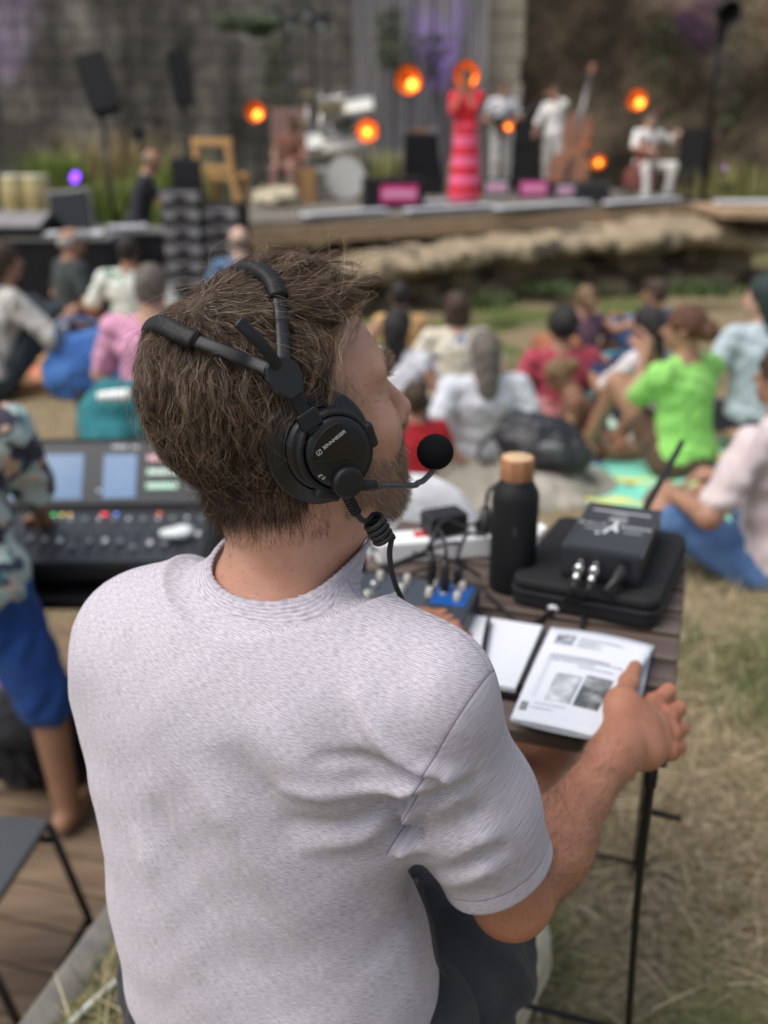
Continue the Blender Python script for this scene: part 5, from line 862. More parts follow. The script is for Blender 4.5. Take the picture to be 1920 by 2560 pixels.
for i in range(30):
    y = -nl / 2 + .006 + i * (nl - .012) / 29; n_ = 14; pts = [(-.0 + .0095 * math.cos(t), y + .0012 * t / 6, .009 + .0075 * math.sin(t)) for t in np.linspace(0, 6.2, n_)]; sp_.ring_tube(pts, .0007, 5)
sp_.build('spiral', mat('dark_wire', (.08, .09, .09), .35, metal=.8), nb)
p0, p1 = Z(1222, 1546, TZ + .020), Z(1200, 1676, TZ + .018); d2 = p1 - p0; t = thing('pen', p0, 'black pen lying across the open notebook', 'pen'); MB().ring_tube([(0, 0, 0), d2 * .08, d2 * .9, d2], [.003, .0042, .0042, .0012], 12).build('barrel', gl := mat('gloss_black', (.006, .006, .007), .08), t); MB().box(nrm(d2) * .02 + up3 * .0052, (.002, .034, .0012), np.stack([np.cross(nrm(d2), up3), nrm(d2), up3])).build('clip', silver, t)
# booklet held by the right hand
B4 = [Z(1378, 1567, TZ + .022), Z(1637, 1614, TZ + .030), Z(1500, 1846, TZ + .030), Z(1276, 1796, TZ + .026)]
def onb(u, v_, h=0.):
    q = (B4[0] * (1 - u) + B4[1] * u) * (1 - v_) + (B4[3] * (1 - u) + B4[2] * u) * v_
    return q + up3 * (h + .004 * math.sin(PI * u) * (1 - v_ * .5) + .004 * math.sin(PI * v_))
bo_ = thing('booklet', onb(.5, .5), 'white stapled programme booklet with two grey photos under the operator’s right hand', 'booklet')
def sheet(name, m, h, u0=0, u1=1, v0=0, v1=1, n=16, th=.0006, parent=bo_, sag=0):
    vs = []; fs = []
    for s_ in (0, -th):
        for i in range(n):
            for j in range(n): u, v_ = u0 + (u1 - u0) * i / (n - 1), v0 + (v1 - v0) * j / (n - 1); vs.append(onb(u, v_, h + s_ - sag * (math.sin(PI * u) ** .8) * v_) - onb(.5, .5))
    N = n * n
    for k in (0, N):
        for i in range(n - 1):
            for j in range(n - 1): fs.append((k + i * n + j, k + (i + 1) * n + j, k + (i + 1) * n + j + 1, k + i * n + j + 1))
    rim = [i * n for i in range(n)] + [(n - 1) * n + j for j in range(1, n)] + [i * n + n - 1 for i in range(n - 2, -1, -1)] + [j for j in range(n - 2, 0, -1)]
    for p, q in zip(rim, rim[1:] + rim[:1]): fs.append((p, q, q + N, p + N))
    mb = MB(); mb.add(vs, fs, True); return mb.build(name, m, parent)
sheet('cover_page', pap, 0); 
for k in (1, 2, 3): sheet('inner_page', pap, -.0010 * k, sag=.0016 * k)
grey_pr = lambda nm, c: mat(nm, c, .7)
sheet('printed_photo', mat('grey_photo', (.22, .24, .27), .7, (.62, .64, .68), 28, 3, .35, .62), .0003, .27, .54, .53, .80, 8, .0002); sheet('printed_photo', mat('dark_grey_photo', (.07, .08, .09), .7, (.42, .44, .46), 32, 4, .4, .7), .0003, .57, .84, .50, .80, 8, .0002)
sheet('printed_logo', mat('logo_grey', (.12, .13, .17), .7, (.45, .47, .53), 90, 2), .0003, .10, .29, .085, .215, 5, .0002); sheet('printed_mark', mat('mark_black', (.05, .06, .07), .7, (.3, .31, .33), 160), .0003, .045, .125, .84, .915, 4, .0002)
txt = MB(); rr = random.Random(8)
def line(u0, u1, v_, hh):
    u = u0
    while u < u1:
        w_ = rr.uniform(.012, .035); a0 = onb(u, v_, .0005) - onb(.5, .5); a1 = onb(min(u + w_, u1), v_, .0005) - onb(.5, .5); b0 = onb(u, v_ + hh, .0005) - onb(.5, .5); b1 = onb(min(u + w_, u1), v_ + hh, .0005) - onb(.5, .5); txt.add([a0, a1, b1, b0], [(0, 1, 2, 3)]); u += w_ + .008
for k in range(6): line(.33, .52 + .2 * (k < 2) + .06 * (k % 2), .10 + k * .022, .008)
txt.build('heading_text', mat('text_grey', (.20, .21, .26), .7), bo_); txt = MB()
line(.12, .72, .335, .014); line(.12, .86, .360, .014); line(.45, .80, .43, .012); line(.12, .60, .392, .013); txt.build('title_text', mat('text_grey', (.20, .21, .26), .7), bo_); txt = MB()
line(.18, .52, .835, .008); line(.16, .40, .875, .008)
txt0 = txt; txt = MB()
for k in range(15): line(.11, .17, .42 + k * .025, .006)
txt.build('side_text', mat('side_text_grey', (.42, .44, .50), .7), bo_); txt = txt0
txt.build('caption_text', mat('text_grey', (.20, .21, .26), .7), bo_)
# pale cloth over a low chair beyond the table
c = np.array([.0, 2.28, 0]); t = thing('draped_chair', c, 'white cloth draped over a low chair back beyond the far edge of the table', 'chair')
blob('cloth', [ell((-.02, 0, .52), (.26, .10, .17), None, .06), ell((-.06, 0, .34), (.27, .12, .24), None, .06), ell((-.20, -.03, .30), (.18, .12, .22), None, .08), half((0, 0, .12), (0, 0, -1), .02)], cloth('soft_white_cloth', (.66, .67, .70)), t, .010, rock_post(12, .006, 11), pad=.1)
for sx in (-.22, .16):
    MB().cyl((sx, .05, .0), (sx, .02, .5), .012, n=8).build('leg', bm_l, t); MB().cyl((sx, .35, .0), (sx, .05, .3), .012, n=8).build('leg', bm_l, t)
MB().box((-.03, .2, .26), (.42, .36, .025)).build('seat', bk_, t, .008)
# ================================================================== MIXING CONSOLE on the lower deck
ck = thing('mixing_console', (-.99, 3.1, .10), 'large digital mixing console with two pale blue lit screens at the left', 'mixing console', None, R_(2)); W_ = .80
slate = mat('console_slate', (.024, .028, .034), .42, (.032, .036, .043), 40); pro = [(-.24, .02), (-.24, .075), (.10, .115), (.17, .115), (.31, .31), (.36, .31), (.36, -.02), (-.18, -.02)]
MB().prism(pro, -W_ / 2 - .03, W_ / 2 + .03, np.stack([[0, 1, 0], [0, 0, 1], [1, 0, 0.]])).build('chassis', bk_, ck, .01)
sA = np.stack([[1, 0, 0], nrm((0, .14, .195)), nrm((0, -.195, .14))]); so = np.array([0, .24, .2125]) + sA[2] * .004; MB().box(so, (W_, .225, .006), sA).build('screen_panel', slate, ck, .002)
kA = np.stack([[1, 0, 0], nrm((0, .34, .04)), nrm((0, -.04, .34))]); ko = np.array([0, -.07, .095]) + kA[2] * .004; MB().box(ko, (W_, .33, .006), kA).build('control_panel', slate, ck, .002)
scm = mat('lit_blue_screen', (.05, .1, .2), .2, (.10, .14, .22), 9, emit=(.18, .26, .38), es=.45); MB().box(so + sA[2] * .005 + np.array([-.19, 0, 0]) - sA[1] * .012, (.25, .165, .004), sA).build('main_screen', scm, ck, .001); MB().box(so + sA[2] * .005 + np.array([.065, 0, 0]) - sA[1] * .012, (.115, .16, .004), sA).build('side_screen', scm, ck, .001)
sc_ = MB()
for i in range(5): sc_.box(so + sA[2] * .0076 + np.array([-.19, 0, 0]) + sA[1] * (.055 - .033 * i), (.235, .0012, .0004), sA)
for i in range(9): sc_.box(so + sA[2] * .0076 + np.array([-.30 + .0275 * i, 0, 0]) - sA[1] * .012, (.0012, .155, .0004), sA)
for i in range(4): sc_.box(so + sA[2] * .0076 + np.array([.065, 0, 0]) + sA[1] * (.045 - .036 * i), (.10, .0012, .0004), sA)
sc_.build('screen_grid', mat('dim_screen_line', (.05, .08, .13), .4), ck)
for k, c_ in enumerate(((.55, .25, .30), (.30, .5, .38), (.28, .5, .36))): s_ = MB().box(so + sA[2] * .005 + np.array([.215, 0, 0]) + sA[1] * (.055 - .052 * k), (.11, .020, .004), sA).build('meter_strip', mat('lit_meter_%d' % k, c_, .3, (.5, .42, .45), 18, emit=c_, es=.45), ck, .001); MB().box(so + sA[2] * .005 + np.array([.335, 0, 0]) + sA[1] * (.045 - .052 * k), (.06, .018, .004), sA).build('meter_strip', mat('dim_meter', (.08, .07, .10), .3), ck, .001)
MB().box(so + sA[2] * .005 + np.array([.06, 0, 0]) + sA[1] * .097, (.055, .010, .003), sA).add(*([so + sA[2] * .007 + np.array([.10 + dx, 0, 0]) + sA[1] * (.092 + dy) for dx, dy in ((0, 0), (.03, 0), (.03, .008), (0, .008))], [(0, 1, 2, 3)])).build('console_badge', mat('silver_print', (.5, .52, .54), .4), ck)
rr = random.Random(2)
for i in range(16):
    x = -W_ / 2 + .04 + i * .049; q = ko + kA[2] * .005 + np.array([x, 0, 0]) - kA[1] * .06; g_ = MB().box(q, (.006, .12, .002), kA).build('fader_slot', bk_, ck); MB().box(q + kA[1] * rr.uniform(-.05, .05) + kA[2] * .006, (.014, .022, .010), kA).build('fader_cap', mat('fader_grey', (.25, .26, .28), .4) if i % 3 else wpl, g_, .002)
    MB().lathe([(.008, 0), (.0075, .014), (0, .015)], ko + kA[2] * .004 + np.array([x, 0, 0]) + kA[1] * .10, kA, 14).build('knob', mat('fader_grey', (.25, .26, .28), .4) if i % 2 else silver, ck)
    MB().box(ko + kA[2] * .005 + np.array([x, 0, 0]) + kA[1] * .035, (.022, .009, .004), kA).build('key', mat('key_grey', (.07, .075, .085), .5), ck, .001)
for px, py, c_ in ((122, 1330, (.8, .05, .08)), (140, 1313, (.05, .7, .15)), (160, 1307, (.7, .6, .1)), (180, 1309, (.8, .4, .1)), (263, 1330, (.9, .06, .1)), (272, 1336, (.9, .05, .1)), (295, 1316, (.15, .25, .95)), (402, 1318, (.85, .12, .06)), (252, 1227, (.5, .55, .7))):
    y_ = 3.17 if py > 1300 else 3.30; q = Y(px, py, y_); z_ = (.10 + .095 + (y_ - 3.1 + .07) * .118 + .012) if py > 1300 else q[2]; q[2] = z_; tq = q - np.array([-.99, 3.1, .10]); MB().lathe([(0, .004), (.005, .003), (.006, 0)], tq, n=12).build('led', mat('led_%d_%d' % (px, py), c_, .3, emit=c_, es=1.1), ck)
q = Y(436, 1344, 3.0); tag(blob('crumpled_tissue', [ell((q[0], 3.0, .225), (.05, .03, .015), None, .02), ell((q[0] + .03, 3.02, .225), (.03, .03, .018), None, .02)], mat('tissue_white', (.72, .76, .76), .8), None, .006), 'white crumpled paper lying at the right end of the console', 'paper')
t = thing('console_table', (-.99, 3.12, -.72), 'black trestle table carrying the mixing console on the deck', 'table'); MB().box((0, 0, .775), (.92, .6, .04)).build('table_top', bk_, t, .006)
for sx in (-.4, .4):
    for sy in (-.24, .24): MB().cyl((sx, sy, 0), (sx * .9, sy, .76), .018, n=8).build('leg', bm_l, t)
    MB().cyl((sx, -.24, .2), (sx, .24, .2), .012, n=8).build('crossbar', bm_l, t)
t = thing('flight_case', (-.70, 2.98, -.72), 'black flight case with a silver handle under the right end of the console table', 'flight case'); MB().box((0, 0, .30), (.40, .45, .58)).build('shell', bk_, t, .01); MB().box((0, -.23, .585), (.41, .012, .02)).build('edge_trim', silver, t, .003); MB().ring_tube(bez([(-.07, -.235, .48), (-.06, -.27, .49), (.06, -.27, .49), (.07, -.235, .48)]), .009, 8).build('handle', silver, t); MB().box((0, -.232, .36), (.12, .006, .08)).build('label_plate', mat('blue_plate', (.08, .14, .2), .4), t)
t = thing('camera_bag', (-1.22, 3.02, -.72), 'dark rumpled bag on the deck under the console behind the barefoot man', 'bag'); blob('bag_body', [ell((0, 0, .16), (.24, .18, .18), None, .05), ell((.1, -.05, .3), (.1, .1, .1), None, .05), half((0, 0, 0), (0, 0, -1))], cloth('dark_bag_cloth', (.02, .022, .026)), t, .012, rock_post(15, .008, 16)); blob('flap', [ell((0, -.1, .26), (.2, .1, .05), None, .03)], cloth('dark_flap', (.03, .03, .035)), t, .010)
q = Y(42, 1832, 3.3); t = thing('balloon', q, 'magenta round ball behind the legs of the barefoot man', 'ball'); MB().lathe([(.13 * math.sin(a_), .13 * math.cos(a_)) for a_ in np.linspace(.01, 3.13, 16)], n=28).build('ball_skin', mat('deep_magenta', (.22, .01, .10), .5), t); MB().lathe([(0, .14), (.012, .128), (.018, .12)], n=10).build('valve', bk_, t); t.location.z = -.59
# folding chair on the deck at bottom left
fc = thing('folding_chair', (-1.12, 2.0, -.72), 'black folding chair with a dark grey seat on the deck at the lower left', 'chair', None, R_(-6)); MB().box((-.02, 0, .445), (.46, .42, .022)).build('seat', mat('grey_canvas_seat', (.05, .055, .062), .6), fc, .008)
for sy in (-.20, .20):
    MB().ring_tube([(.21, sy, .435), (.30, sy + .02, .01)], .011, 8).build('leg', bm_l, fc); MB().ring_tube([(-.22, sy, .80 if sy > 9 else .435), (-.30, sy, .01)], .011, 8).build('leg', bm_l, fc)
MB().cyl((.275, -.20, .12), (.275, .20, .12), .009, n=8).build('crossbar', bm_l, fc); MB().cyl((-.28, -.18, .04), (.295, -.18, .04), .010, n=8).build('floor_bar', bm_l, fc); MB().cyl((-.22, .19, .40), (.22, .19, .40), .010, n=8).build('seat_rail', bm_l, fc); MB().cyl((-.22, -.19, .42), (.22, -.19, .42), .010, n=8).build('seat_rail', bm_l, fc)
pts = [Z(170, 2565, .012), Z(215, 2520, .014), Z(262, 2478, .012), Z(310, 2440, .012), Z(400, 2380, .012)]; tag(MB().ring_tube(bez(pts, 8), .0055, 10).build('white_cable', mat('grey_white_cable', (.55, .56, .52), .5), None), 'pale cable lying on the grass at the bottom left behind the operator', 'cable')
# ================================================================== THE SOUND OPERATOR (seen from behind, in focus)
skin = mat('skin', (.56, .31, .22), .50, (.46, .235, .16), 30, 4, .3, .7, bump=.6, bscale=380, sss=.06, c3=(.36, .16, .10), s3=230, f3=.64)
_t = skin.node_tree; _b = _t.nodes['Principled BSDF']; _src = _b.inputs['Base Color'].links[0].from_socket; _ak = _n(_t, 'ShaderNodeAttribute', attribute_name='knuckle'); _mk = _n(_t, 'ShaderNodeMix', data_type='RGBA'); _t.links.new(_ak.outputs['Fac'], _mk.inputs[0]); _t.links.new(_src, _mk.inputs[6]); _mk.inputs[7].default_value = (.66, .25, .17, 1); _src = _mk.outputs[2]; _at = _n(_t, 'ShaderNodeAttribute', attribute_name='tan'); _mt = _n(_t, 'ShaderNodeMix', data_type='RGBA', blend_type='MULTIPLY')
_t.links.new(_at.outputs['Fac'], _mt.inputs[0]); _t.links.new(_src, _mt.inputs[6]); _mt.inputs[7].default_value = (.76, .61, .52, 1); _t.links.new(_mt.outputs[2], _b.inputs['Base Color'])
def worldchild(o, root):
    o.parent = root; o.location = [-c for c in root.location]; return o
HO = P(722, 1050, .922)
_a, _b, _c = R_(30), R_(-11), R_(3)
HF = np.array([math.cos(_a) * math.cos(_b), math.sin(_a) * math.cos(_b), -math.sin(_b)])
HR = np.array([math.sin(_a), -math.cos(_a), 0.]); HU = np.cross(HR, HF)
HR, HU = HR * math.cos(_c) + HU * math.sin(_c), HU * math.cos(_c) - HR * math.sin(_c)
HA = np.stack([HR, HF, HU])
def LH(x, y, z): return HO + x * HR + y * HF + z * HU
def toL(Q): return (np.asarray(Q) - HO) @ HA.T
def onx(px, py, x):        # head-local point where the photo's sight line crosses the plane x = const
    r = P(px, py, 1.) - P(px, py, 0.); o = toL(P(px, py, 0.)); q = HA @ r; t = (x - o[0]) / q[0]; return o + t * q
SR = P(1058, 1738, .885); SL = P(384, 1612, 1.03)
ER = P(1278, 2244, 1.03); WR = P(1530, 1893, 1.185)
EL = np.array([-.30, 1.09, .745]); WL = P(952, 1548, 1.44)
tr = np.array([.883, -.469, 0]); tf = np.array([.469, .883, 0]); TA = np.stack([tr, tf, [0, 0, 1.]])
NB = P(690, 1490, .965); NT = P(722, 1240, .925)
NAX = nrm(NT - NB)
def head_prims():
    e = lambda c, r, k=.02, op='+': ell(LH(*c), r, HA, k, op)
    c_ = lambda a, b, ra, rb=None, k=.012, op='+': cap(LH(*a), LH(*b), ra, rb, k, op)
    p = [e((0, -.012, .040), (.074, .092, .083)), e((0, .03, .022), (.066, .068, .083), .03), e((0, .034, -.05), (.058, .058, .05), .04),
         e((0, .074, -.093), (.026, .022, .019), .03), c_((.056, -.005, -.045), (.03, .06, -.088), .022, .02, .03), c_((-.056, -.005, -.045), (-.03, .06, -.088), .022, .02, .03)]
    for s in (1, -1):
        p += [e((s * .043, .062, -.024), (.026, .024, .026), .025), c_((s * .012, .094, .028), (s * .052, .072, .033), .0085, .008, .018),
              e((s * .032, .1, .006), (.017, .013, .012), .012, '-'), e((s * .0305, .077, .005), (.0135, .0130, .0135), .004),
              c_((s * .019, .087, .0115), (s * .044, .079, .0105), .003, .003, .005), e((s * .012, .1, -.033), (.0095, .012, .0085), .006),
              e((s * .0775, -.016, -.004), (.009, .018, .031), .006), e((s * .083, -.012, -.002), (.006, .011, .02), .004, '-')]
    p += [c_((0, .09, .018), (0, .115, -.026), .0078, .0125, .012), c_((-.02, .088, -.062), (.02, .088, -.062), .0062, .0062, .008),
          c_((-.018, .086, -.071), (.018, .086, -.071), .0066, .0066, .008), c_((-.024, .098, -.0665), (.024, .098, -.0665), .0025, .0025, .004, '-')]
    return p
def finger(p, j, r, k=.006):
    for a, b, ra, rb in zip(j[:-1], j[1:], r[:-1], r[1:]): p.append(cap(a, b, ra, rb, k))
def right_hand():
    M = [P(1635, 1758, 1.30), P(1668, 1793, 1.29), P(1677, 1833, 1.275), P(1670, 1875, 1.255)]
    p = [cap(WR, P(1600, 1830, 1.25), .0235, .021, .025)]
    for m, r in zip(M, (.0138, .0142, .0134, .0120)): p.append(cap(WR * .8 + m * .2, m * .93 + WR * .07, .021, r * .82, .012)); p.append(ell(m, (r * .98,) * 3, None, .008))
    p.append(cap(M[0] * .55 + WR * .45, M[3] * .6 + WR * .4, .019, .019, .02))
    p.append(cap(WR, P(1556, 1762, 1.255), .02, .0165, .022))
    p.append(cap(P(1556, 1762, 1.255), P(1600, 1800, 1.27), .016, .014, .03))
    finger(p, [P(1553, 1752, 1.262), P(1572, 1706, 1.31), P(1588, 1668, 1.345)], (.0145, .012, .0095), .01)
    L = ((P(1671, 1728, 1.335), .9), (P(1696, 1772, 1.325), 1), (P(1702, 1822, 1.31), .95), (P(1697, 1866, 1.285), .8))
    for m, (q, s) in zip(M, L):
        d1 = q + s * np.array([-.006, .012, -.024]); d2 = d1 + s * np.array([-.022, .004, -.008])
        finger(p, [m, q, d1, d2], (.0125 * s ** .3, .0105 * s ** .3, .009 * s ** .3, .0078 * s ** .3), .004)
    for m, q in zip(M[:-1], M[1:]): p.append(cap(m * .78 + WR * .22, q * .78 + WR * .22, .011, .011, .010))
    for m in M: p.append(cap(WR * .7 + m * .3 + np.array([0, 0, .0185]), m + np.array([-.002, -.003, .0115]), .0034, .0036, .005))
    return p
def left_hand():
    d = nrm(P(1090, 1566, 1.48) - WL); up = np.array([0, 0, 1.]); sd_ = nrm(np.cross(d, up)); p = [cap(WL, WL + d * .05, .022, .022, .02)]
    for i, L in enumerate((.07, .078, .072, .058)):
        m = WL + d * .085 + sd_ * (i - 1.5) * .019 + up * .004; p.append(cap(WL + sd_ * (i - 1.5) * .008, m, .017, .0115, .014))
        finger(p, [m, m + d * L * .5 + up * .004, m + d * L * .8 - up * .012, m + d * L - up * .026], (.0105, .0092, .0082, .0072))
    t = WL + d * .02 - sd_ * .02
    finger(p, [t, t + d * .045 - sd_ * .026 - up * .004, t + d * .07 - sd_ * .03 - up * .012], (.014, .0105, .0085), .01); return p
KR = P(1345, 1925, 1.43); HIPR = np.array([-.03, .86, .50]); HIPL = np.array([-.21, .95, .50]); KL = P(1250, 1890, 1.62)
AR = np.array([.175, 1.27, .10]); AL = np.array([.10, 1.62, .10])
body_p = head_prims() + [cap(LH(0, -.03, -.045), NT, .058, .055, .03), cap(NT, NB, .054, .050, .03), cap(LH(0, .03, -.07), NB + np.array([.02, .03, 0]), .045, .045, .04),
    cap(NB - NAX * .04, SR, .036, .042, .03), cap(NB - NAX * .04, SL, .036, .042, .03),
    ell((-.128, .845, .95), (.17, .085, .10), TA, .05), ell((-.14, .85, .83), (.165, .095, .16), TA, .06), ell((-.14, .855, .66), (.15, .1, .16), TA, .06), ell((-.13, .87, .5), (.155, .105, .1), TA, .06),
    cap(SR, SR * .4 + ER * .6, .05, .044, .05), cap(SR * .4 + ER * .6, ER, .043, .036, .03), cap(ER, ER * .66 + WR * .34, .036, .0385, .03), cap(ER * .66 + WR * .34, WR, .0385, .0255, .04),
    cap(SL, EL, .05, .042, .05), cap(EL, WL, .041, .027, .03), cap(HIPR, KR, .075, .056, .05), cap(HIPL, KL, .075, .056, .05), cap(KR, AR, .055, .036, .04), cap(KL, AL, .055, .036, .04)] + right_hand() + left_hand()
op = thing('person', (-.13, .88, 0), 'seated sound operator in pale lilac t-shirt wearing a black headset', 'person')
def face_post(Q, d):
    q = (Q - HO) @ HA.T; x, y, z = q[..., 0], q[..., 1], q[..., 2]
    m = np.exp(-((np.abs(x) - .055) / .014) ** 2 - ((y - .062) / .016) ** 2 - ((z - .008) / .018) ** 2); d = d + m * .0010 * np.sin((z + .35 * (y - .06)) * 900)
    f = np.exp(-((z - .068) / .018) ** 2) * (y > .03); return d + f * .0006 * np.sin(z * 700 + 3 * np.sin(x * 40))
body = worldchild(blob('body', body_p, skin, None, .0027, face_post), op)
_bv = np.array([v_.co for v_ in body.data.vertices]); attr(body, 'tan', np.clip((1.09 - _bv[:, 2]) / .06, 0, 1))
_kk = np.zeros(len(_bv))
for q_ in (P(1635, 1758, 1.30), P(1668, 1793, 1.29), P(1677, 1833, 1.275), P(1670, 1875, 1.255), P(1671, 1728, 1.335), P(1696, 1772, 1.325), P(1702, 1822, 1.31), P(1697, 1866, 1.285), ER + np.array([.0, -.03, -.03])): _kk = np.maximum(_kk, 0.45 * np.exp(-(np.linalg.norm(_bv - q_, axis=1) / .016) ** 2 * .6))
attr(body, 'knuckle', _kk)
# eyes
for s in (1, -1):
    e = MB(); e.lathe([(.0121 * math.sin(t), .0121 * math.cos(t)) for t in np.linspace(0.01, math.pi - .01, 10)], LH(s * .0305, .0755, .005))
    worldchild(e.build('eye', mat('eye_white', (.7, .66, .6), .2)), op)

_tp = P(1586, 1676, 1.338); _td = nrm(P(1588, 1668, 1.345) - P(1572, 1706, 1.31)); _tn = nrm(np.array([-.15, -.35, 1.])); _tn = nrm(_tn - _td * (_tn @ _td))
worldchild(blob('thumb_nail', [ell(_tp + _tn * .0062, (.0058, .0085, .0035), np.stack([np.cross(_td, _tn), _td, _tn]), None or .002)], mat('nail', (.62, .40, .33), .25), None, .001), op)
# ---------------------------------------------------------------- t-shirt
NAX = nrm(NT - NB); SE = SR * .16 + ER * .84 + np.array([0, 0, .0]); ARM = nrm(ER - SR); ARML = nrm(EL - SL)
HEM = nrm(ARM + .25 * tr - .1 * tf)
COL_P = NB + NAX * .046 + tf * .0
COLN = nrm(NAX - tf * .28 - tr * .06)
shirt_p = [ell((-.132, .84, .955), (.186, .098, .105), TA, .05), ell((-.142, .848, .83), (.185, .112, .17), TA, .06), ell((-.140, .855, .66), (.178, .122, .17), TA, .06), ell((-.06, .835, .60), (.115, .115, .12), TA, .06),
    ell((-.128, .87, .52), (.186, .128, .12), TA, .06), cap(NB - NAX * .01, SR, .068, .058, .06), cap(NB - NAX * .01, SL, .066, .048, .06), cap(NB - NAX * .05, NB + NAX * .06, .075, .066, .045),
    cap(SL, P(318, 1715, 1.07), .055, .050, .05), half((0, 0, .47), (0, 0, -1)),
    grp([cap(SR, SR * .5 + ER * .5, .059, .060, .035), cap(SR * .5 + ER * .5, ER, .060, .059, .03), half(SE, HEM), cap(SE - HEM * .05, SE + HEM * .1, .049, .054, .004, '-')], .035),
    grp([cap(SL, SL + ARML * .24, .06, .06, .04), half(SL + ARML * .2, ARML), cap(SL + ARML * .16, SL + ARML * .3, .048, .05, .004, '-')], .04)]
def rz(q): q = np.asarray(q) - np.array([-.14, .85, 0]); return np.stack([q @ tr, q[..., 2]], -1)
def BP(px, py):
    o = P(px, py, 0.); r = P(px, py, 1.) - o; c = np.array([-.14, .85, 0]) - tf * .115; return o + r * (((c - o) @ tf) / (r @ tf))
FOLDS = []
def fold(pts, amp, w, d=None):
    FOLDS.append((np.array([rz(BP(*p) if d is None else P(p[0], p[1], d)) for p in pts]), amp, w, pts[0][0] > 980))
# creases that fan out of the right armpit, long drags across the back, rolls above the waist, wrinkles on the sleeve
fold([(1012, 2078), (950, 2020), (880, 1930), (820, 1830)], .006, .010); fold([(1005, 2084), (930, 2035), (840, 1975), (760, 1950)], -.005, .008)
fold([(1015, 2096), (930, 2090), (800, 2050), (690, 2010)], .005, .010); fold([(1020, 2120), (920, 2140), (800, 2140), (690, 2110)], -.004, .011)
fold([(1030, 2150), (940, 2190), (820, 2200), (720, 2180)], .004, .011)
fold([(600, 1800), (730, 1980), (850, 2200), (950, 2440)], .005, .020); fold([(540, 1870), (660, 2060), (780, 2290), (880, 2520)], -.005, .018)
fold([(470, 1900), (580, 2100), (700, 2330), (800, 2560)], .005, .02); fold([(370, 1980), (470, 2180), (590, 2400), (680, 2560)], -.004, .016)
fold([(320, 2060), (400, 2240), (500, 2430)], .004, .014)
fold([(1085, 2300), (1000, 2330), (900, 2330)], .006, .012); fold([(1090, 2350), (990, 2385), (880, 2400)], -.006, .010); fold([(1075, 2400), (980, 2440), (870, 2470)], .005, .012)
fold([(1050, 2230), (960, 2270), (860, 2270)], -.004, .010); fold([(1060, 2480), (960, 2510), (860, 2540)], -.004, .012)
fold([(480, 1470), (640, 1540), (820, 1570), (960, 1600)], -.0025, .012); fold([(420, 1500), (600, 1580), (780, 1630), (980, 1680)], .0025, .014)
fold([(860, 1640), (900, 1760), (930, 1900), (1000, 2050)], -.003, .02); fold([(240, 1620), (280, 1760), (330, 1900)], -.003, .016)
fold([(1012, 2080), (1040, 1990), (1090, 1900), (1160, 1810)], .0045, .008, .90); fold([(1025, 2090), (1080, 2010), (1150, 1940)], -.004, .009, .90)
fold([(1030, 2110), (1100, 2070), (1190, 2020), (1270, 1960)], .0035, .009, .92); fold([(1050, 2150), (1130, 2120), (1220, 2070)], -.003, .010, .92)
fold([(1000, 2070), (1012, 2020), (1040, 1950)], -.008, .007, .90); fold([(990, 2088), (1020, 2100), (1034, 2130)], -.009, .006, .90)
neck_p = [cap(LH(0, -.03, -.045), NT, .058, .055, .03), cap(NT, NB, .054, .050, .03), cap(LH(0, .03, -.07), NB + np.array([.02, .03, 0]), .045, .045, .04),
    cap(NB - NAX * .04, SR, .036, .042, .03), cap(NB - NAX * .04, SL, .036, .042, .03), ell((-.128, .845, .95), (.17, .085, .10), TA, .05)]
def shirt_post(Q, d):
    q = rz(Q); back = np.clip(.5 - ((Q - np.array([-.14, .85, 0])) @ tf) * 12, 0, 1); off = np.zeros_like(d)
    for pts, amp, w, amp0 in FOLDS:
        m = np.full(d.shape, 9.); along = np.zeros_like(d); n = len(pts) - 1
        for i in range(n):
            a, b = pts[i], pts[i + 1]; ba = b - a; t = np.clip(((q - a) @ ba) / (ba @ ba), 0, 1); e = np.linalg.norm(q - a - t[..., None] * ba, axis=-1)
            s = e < m; m = np.where(s, e, m); along = np.where(s, (i + t) / n, along)
        off += (2.3 if amp0 else 1.9) * amp * np.exp(-(m / w) ** 2) * (1 - .75 * along) * (1 if amp0 else np.clip(along * 4, 0, 1))
    x, z = q[..., 0], q[..., 1]
    off += .0006 * np.sin(x * 41 + z * 23 + 2 * np.sin(z * 17)) + .0004 * np.sin(x * 67 - z * 88 + 1.3 * np.sin(x * 35)) + .0002 * np.sin(x * 210 + z * 160 + 2 * np.sin(z * 90))
    d = d - off * back
    an = np.linalg.norm(np.cross(Q - NB, NAX), axis=-1); cd = (Q - COL_P) @ COLN
    if Q[..., 2].max() > .96:                                         # the cloth lies close to the skin around the neck
        bd = sdf(neck_p, Q); d = np.maximum(d, bd - (.0078 + .09 * np.clip((an - .085) / .09, 0, 1) ** 1.5))
    return np.maximum(d, -np.maximum(an - .098, -(cd + .0070)))        # the neck opening; the collar band closes it
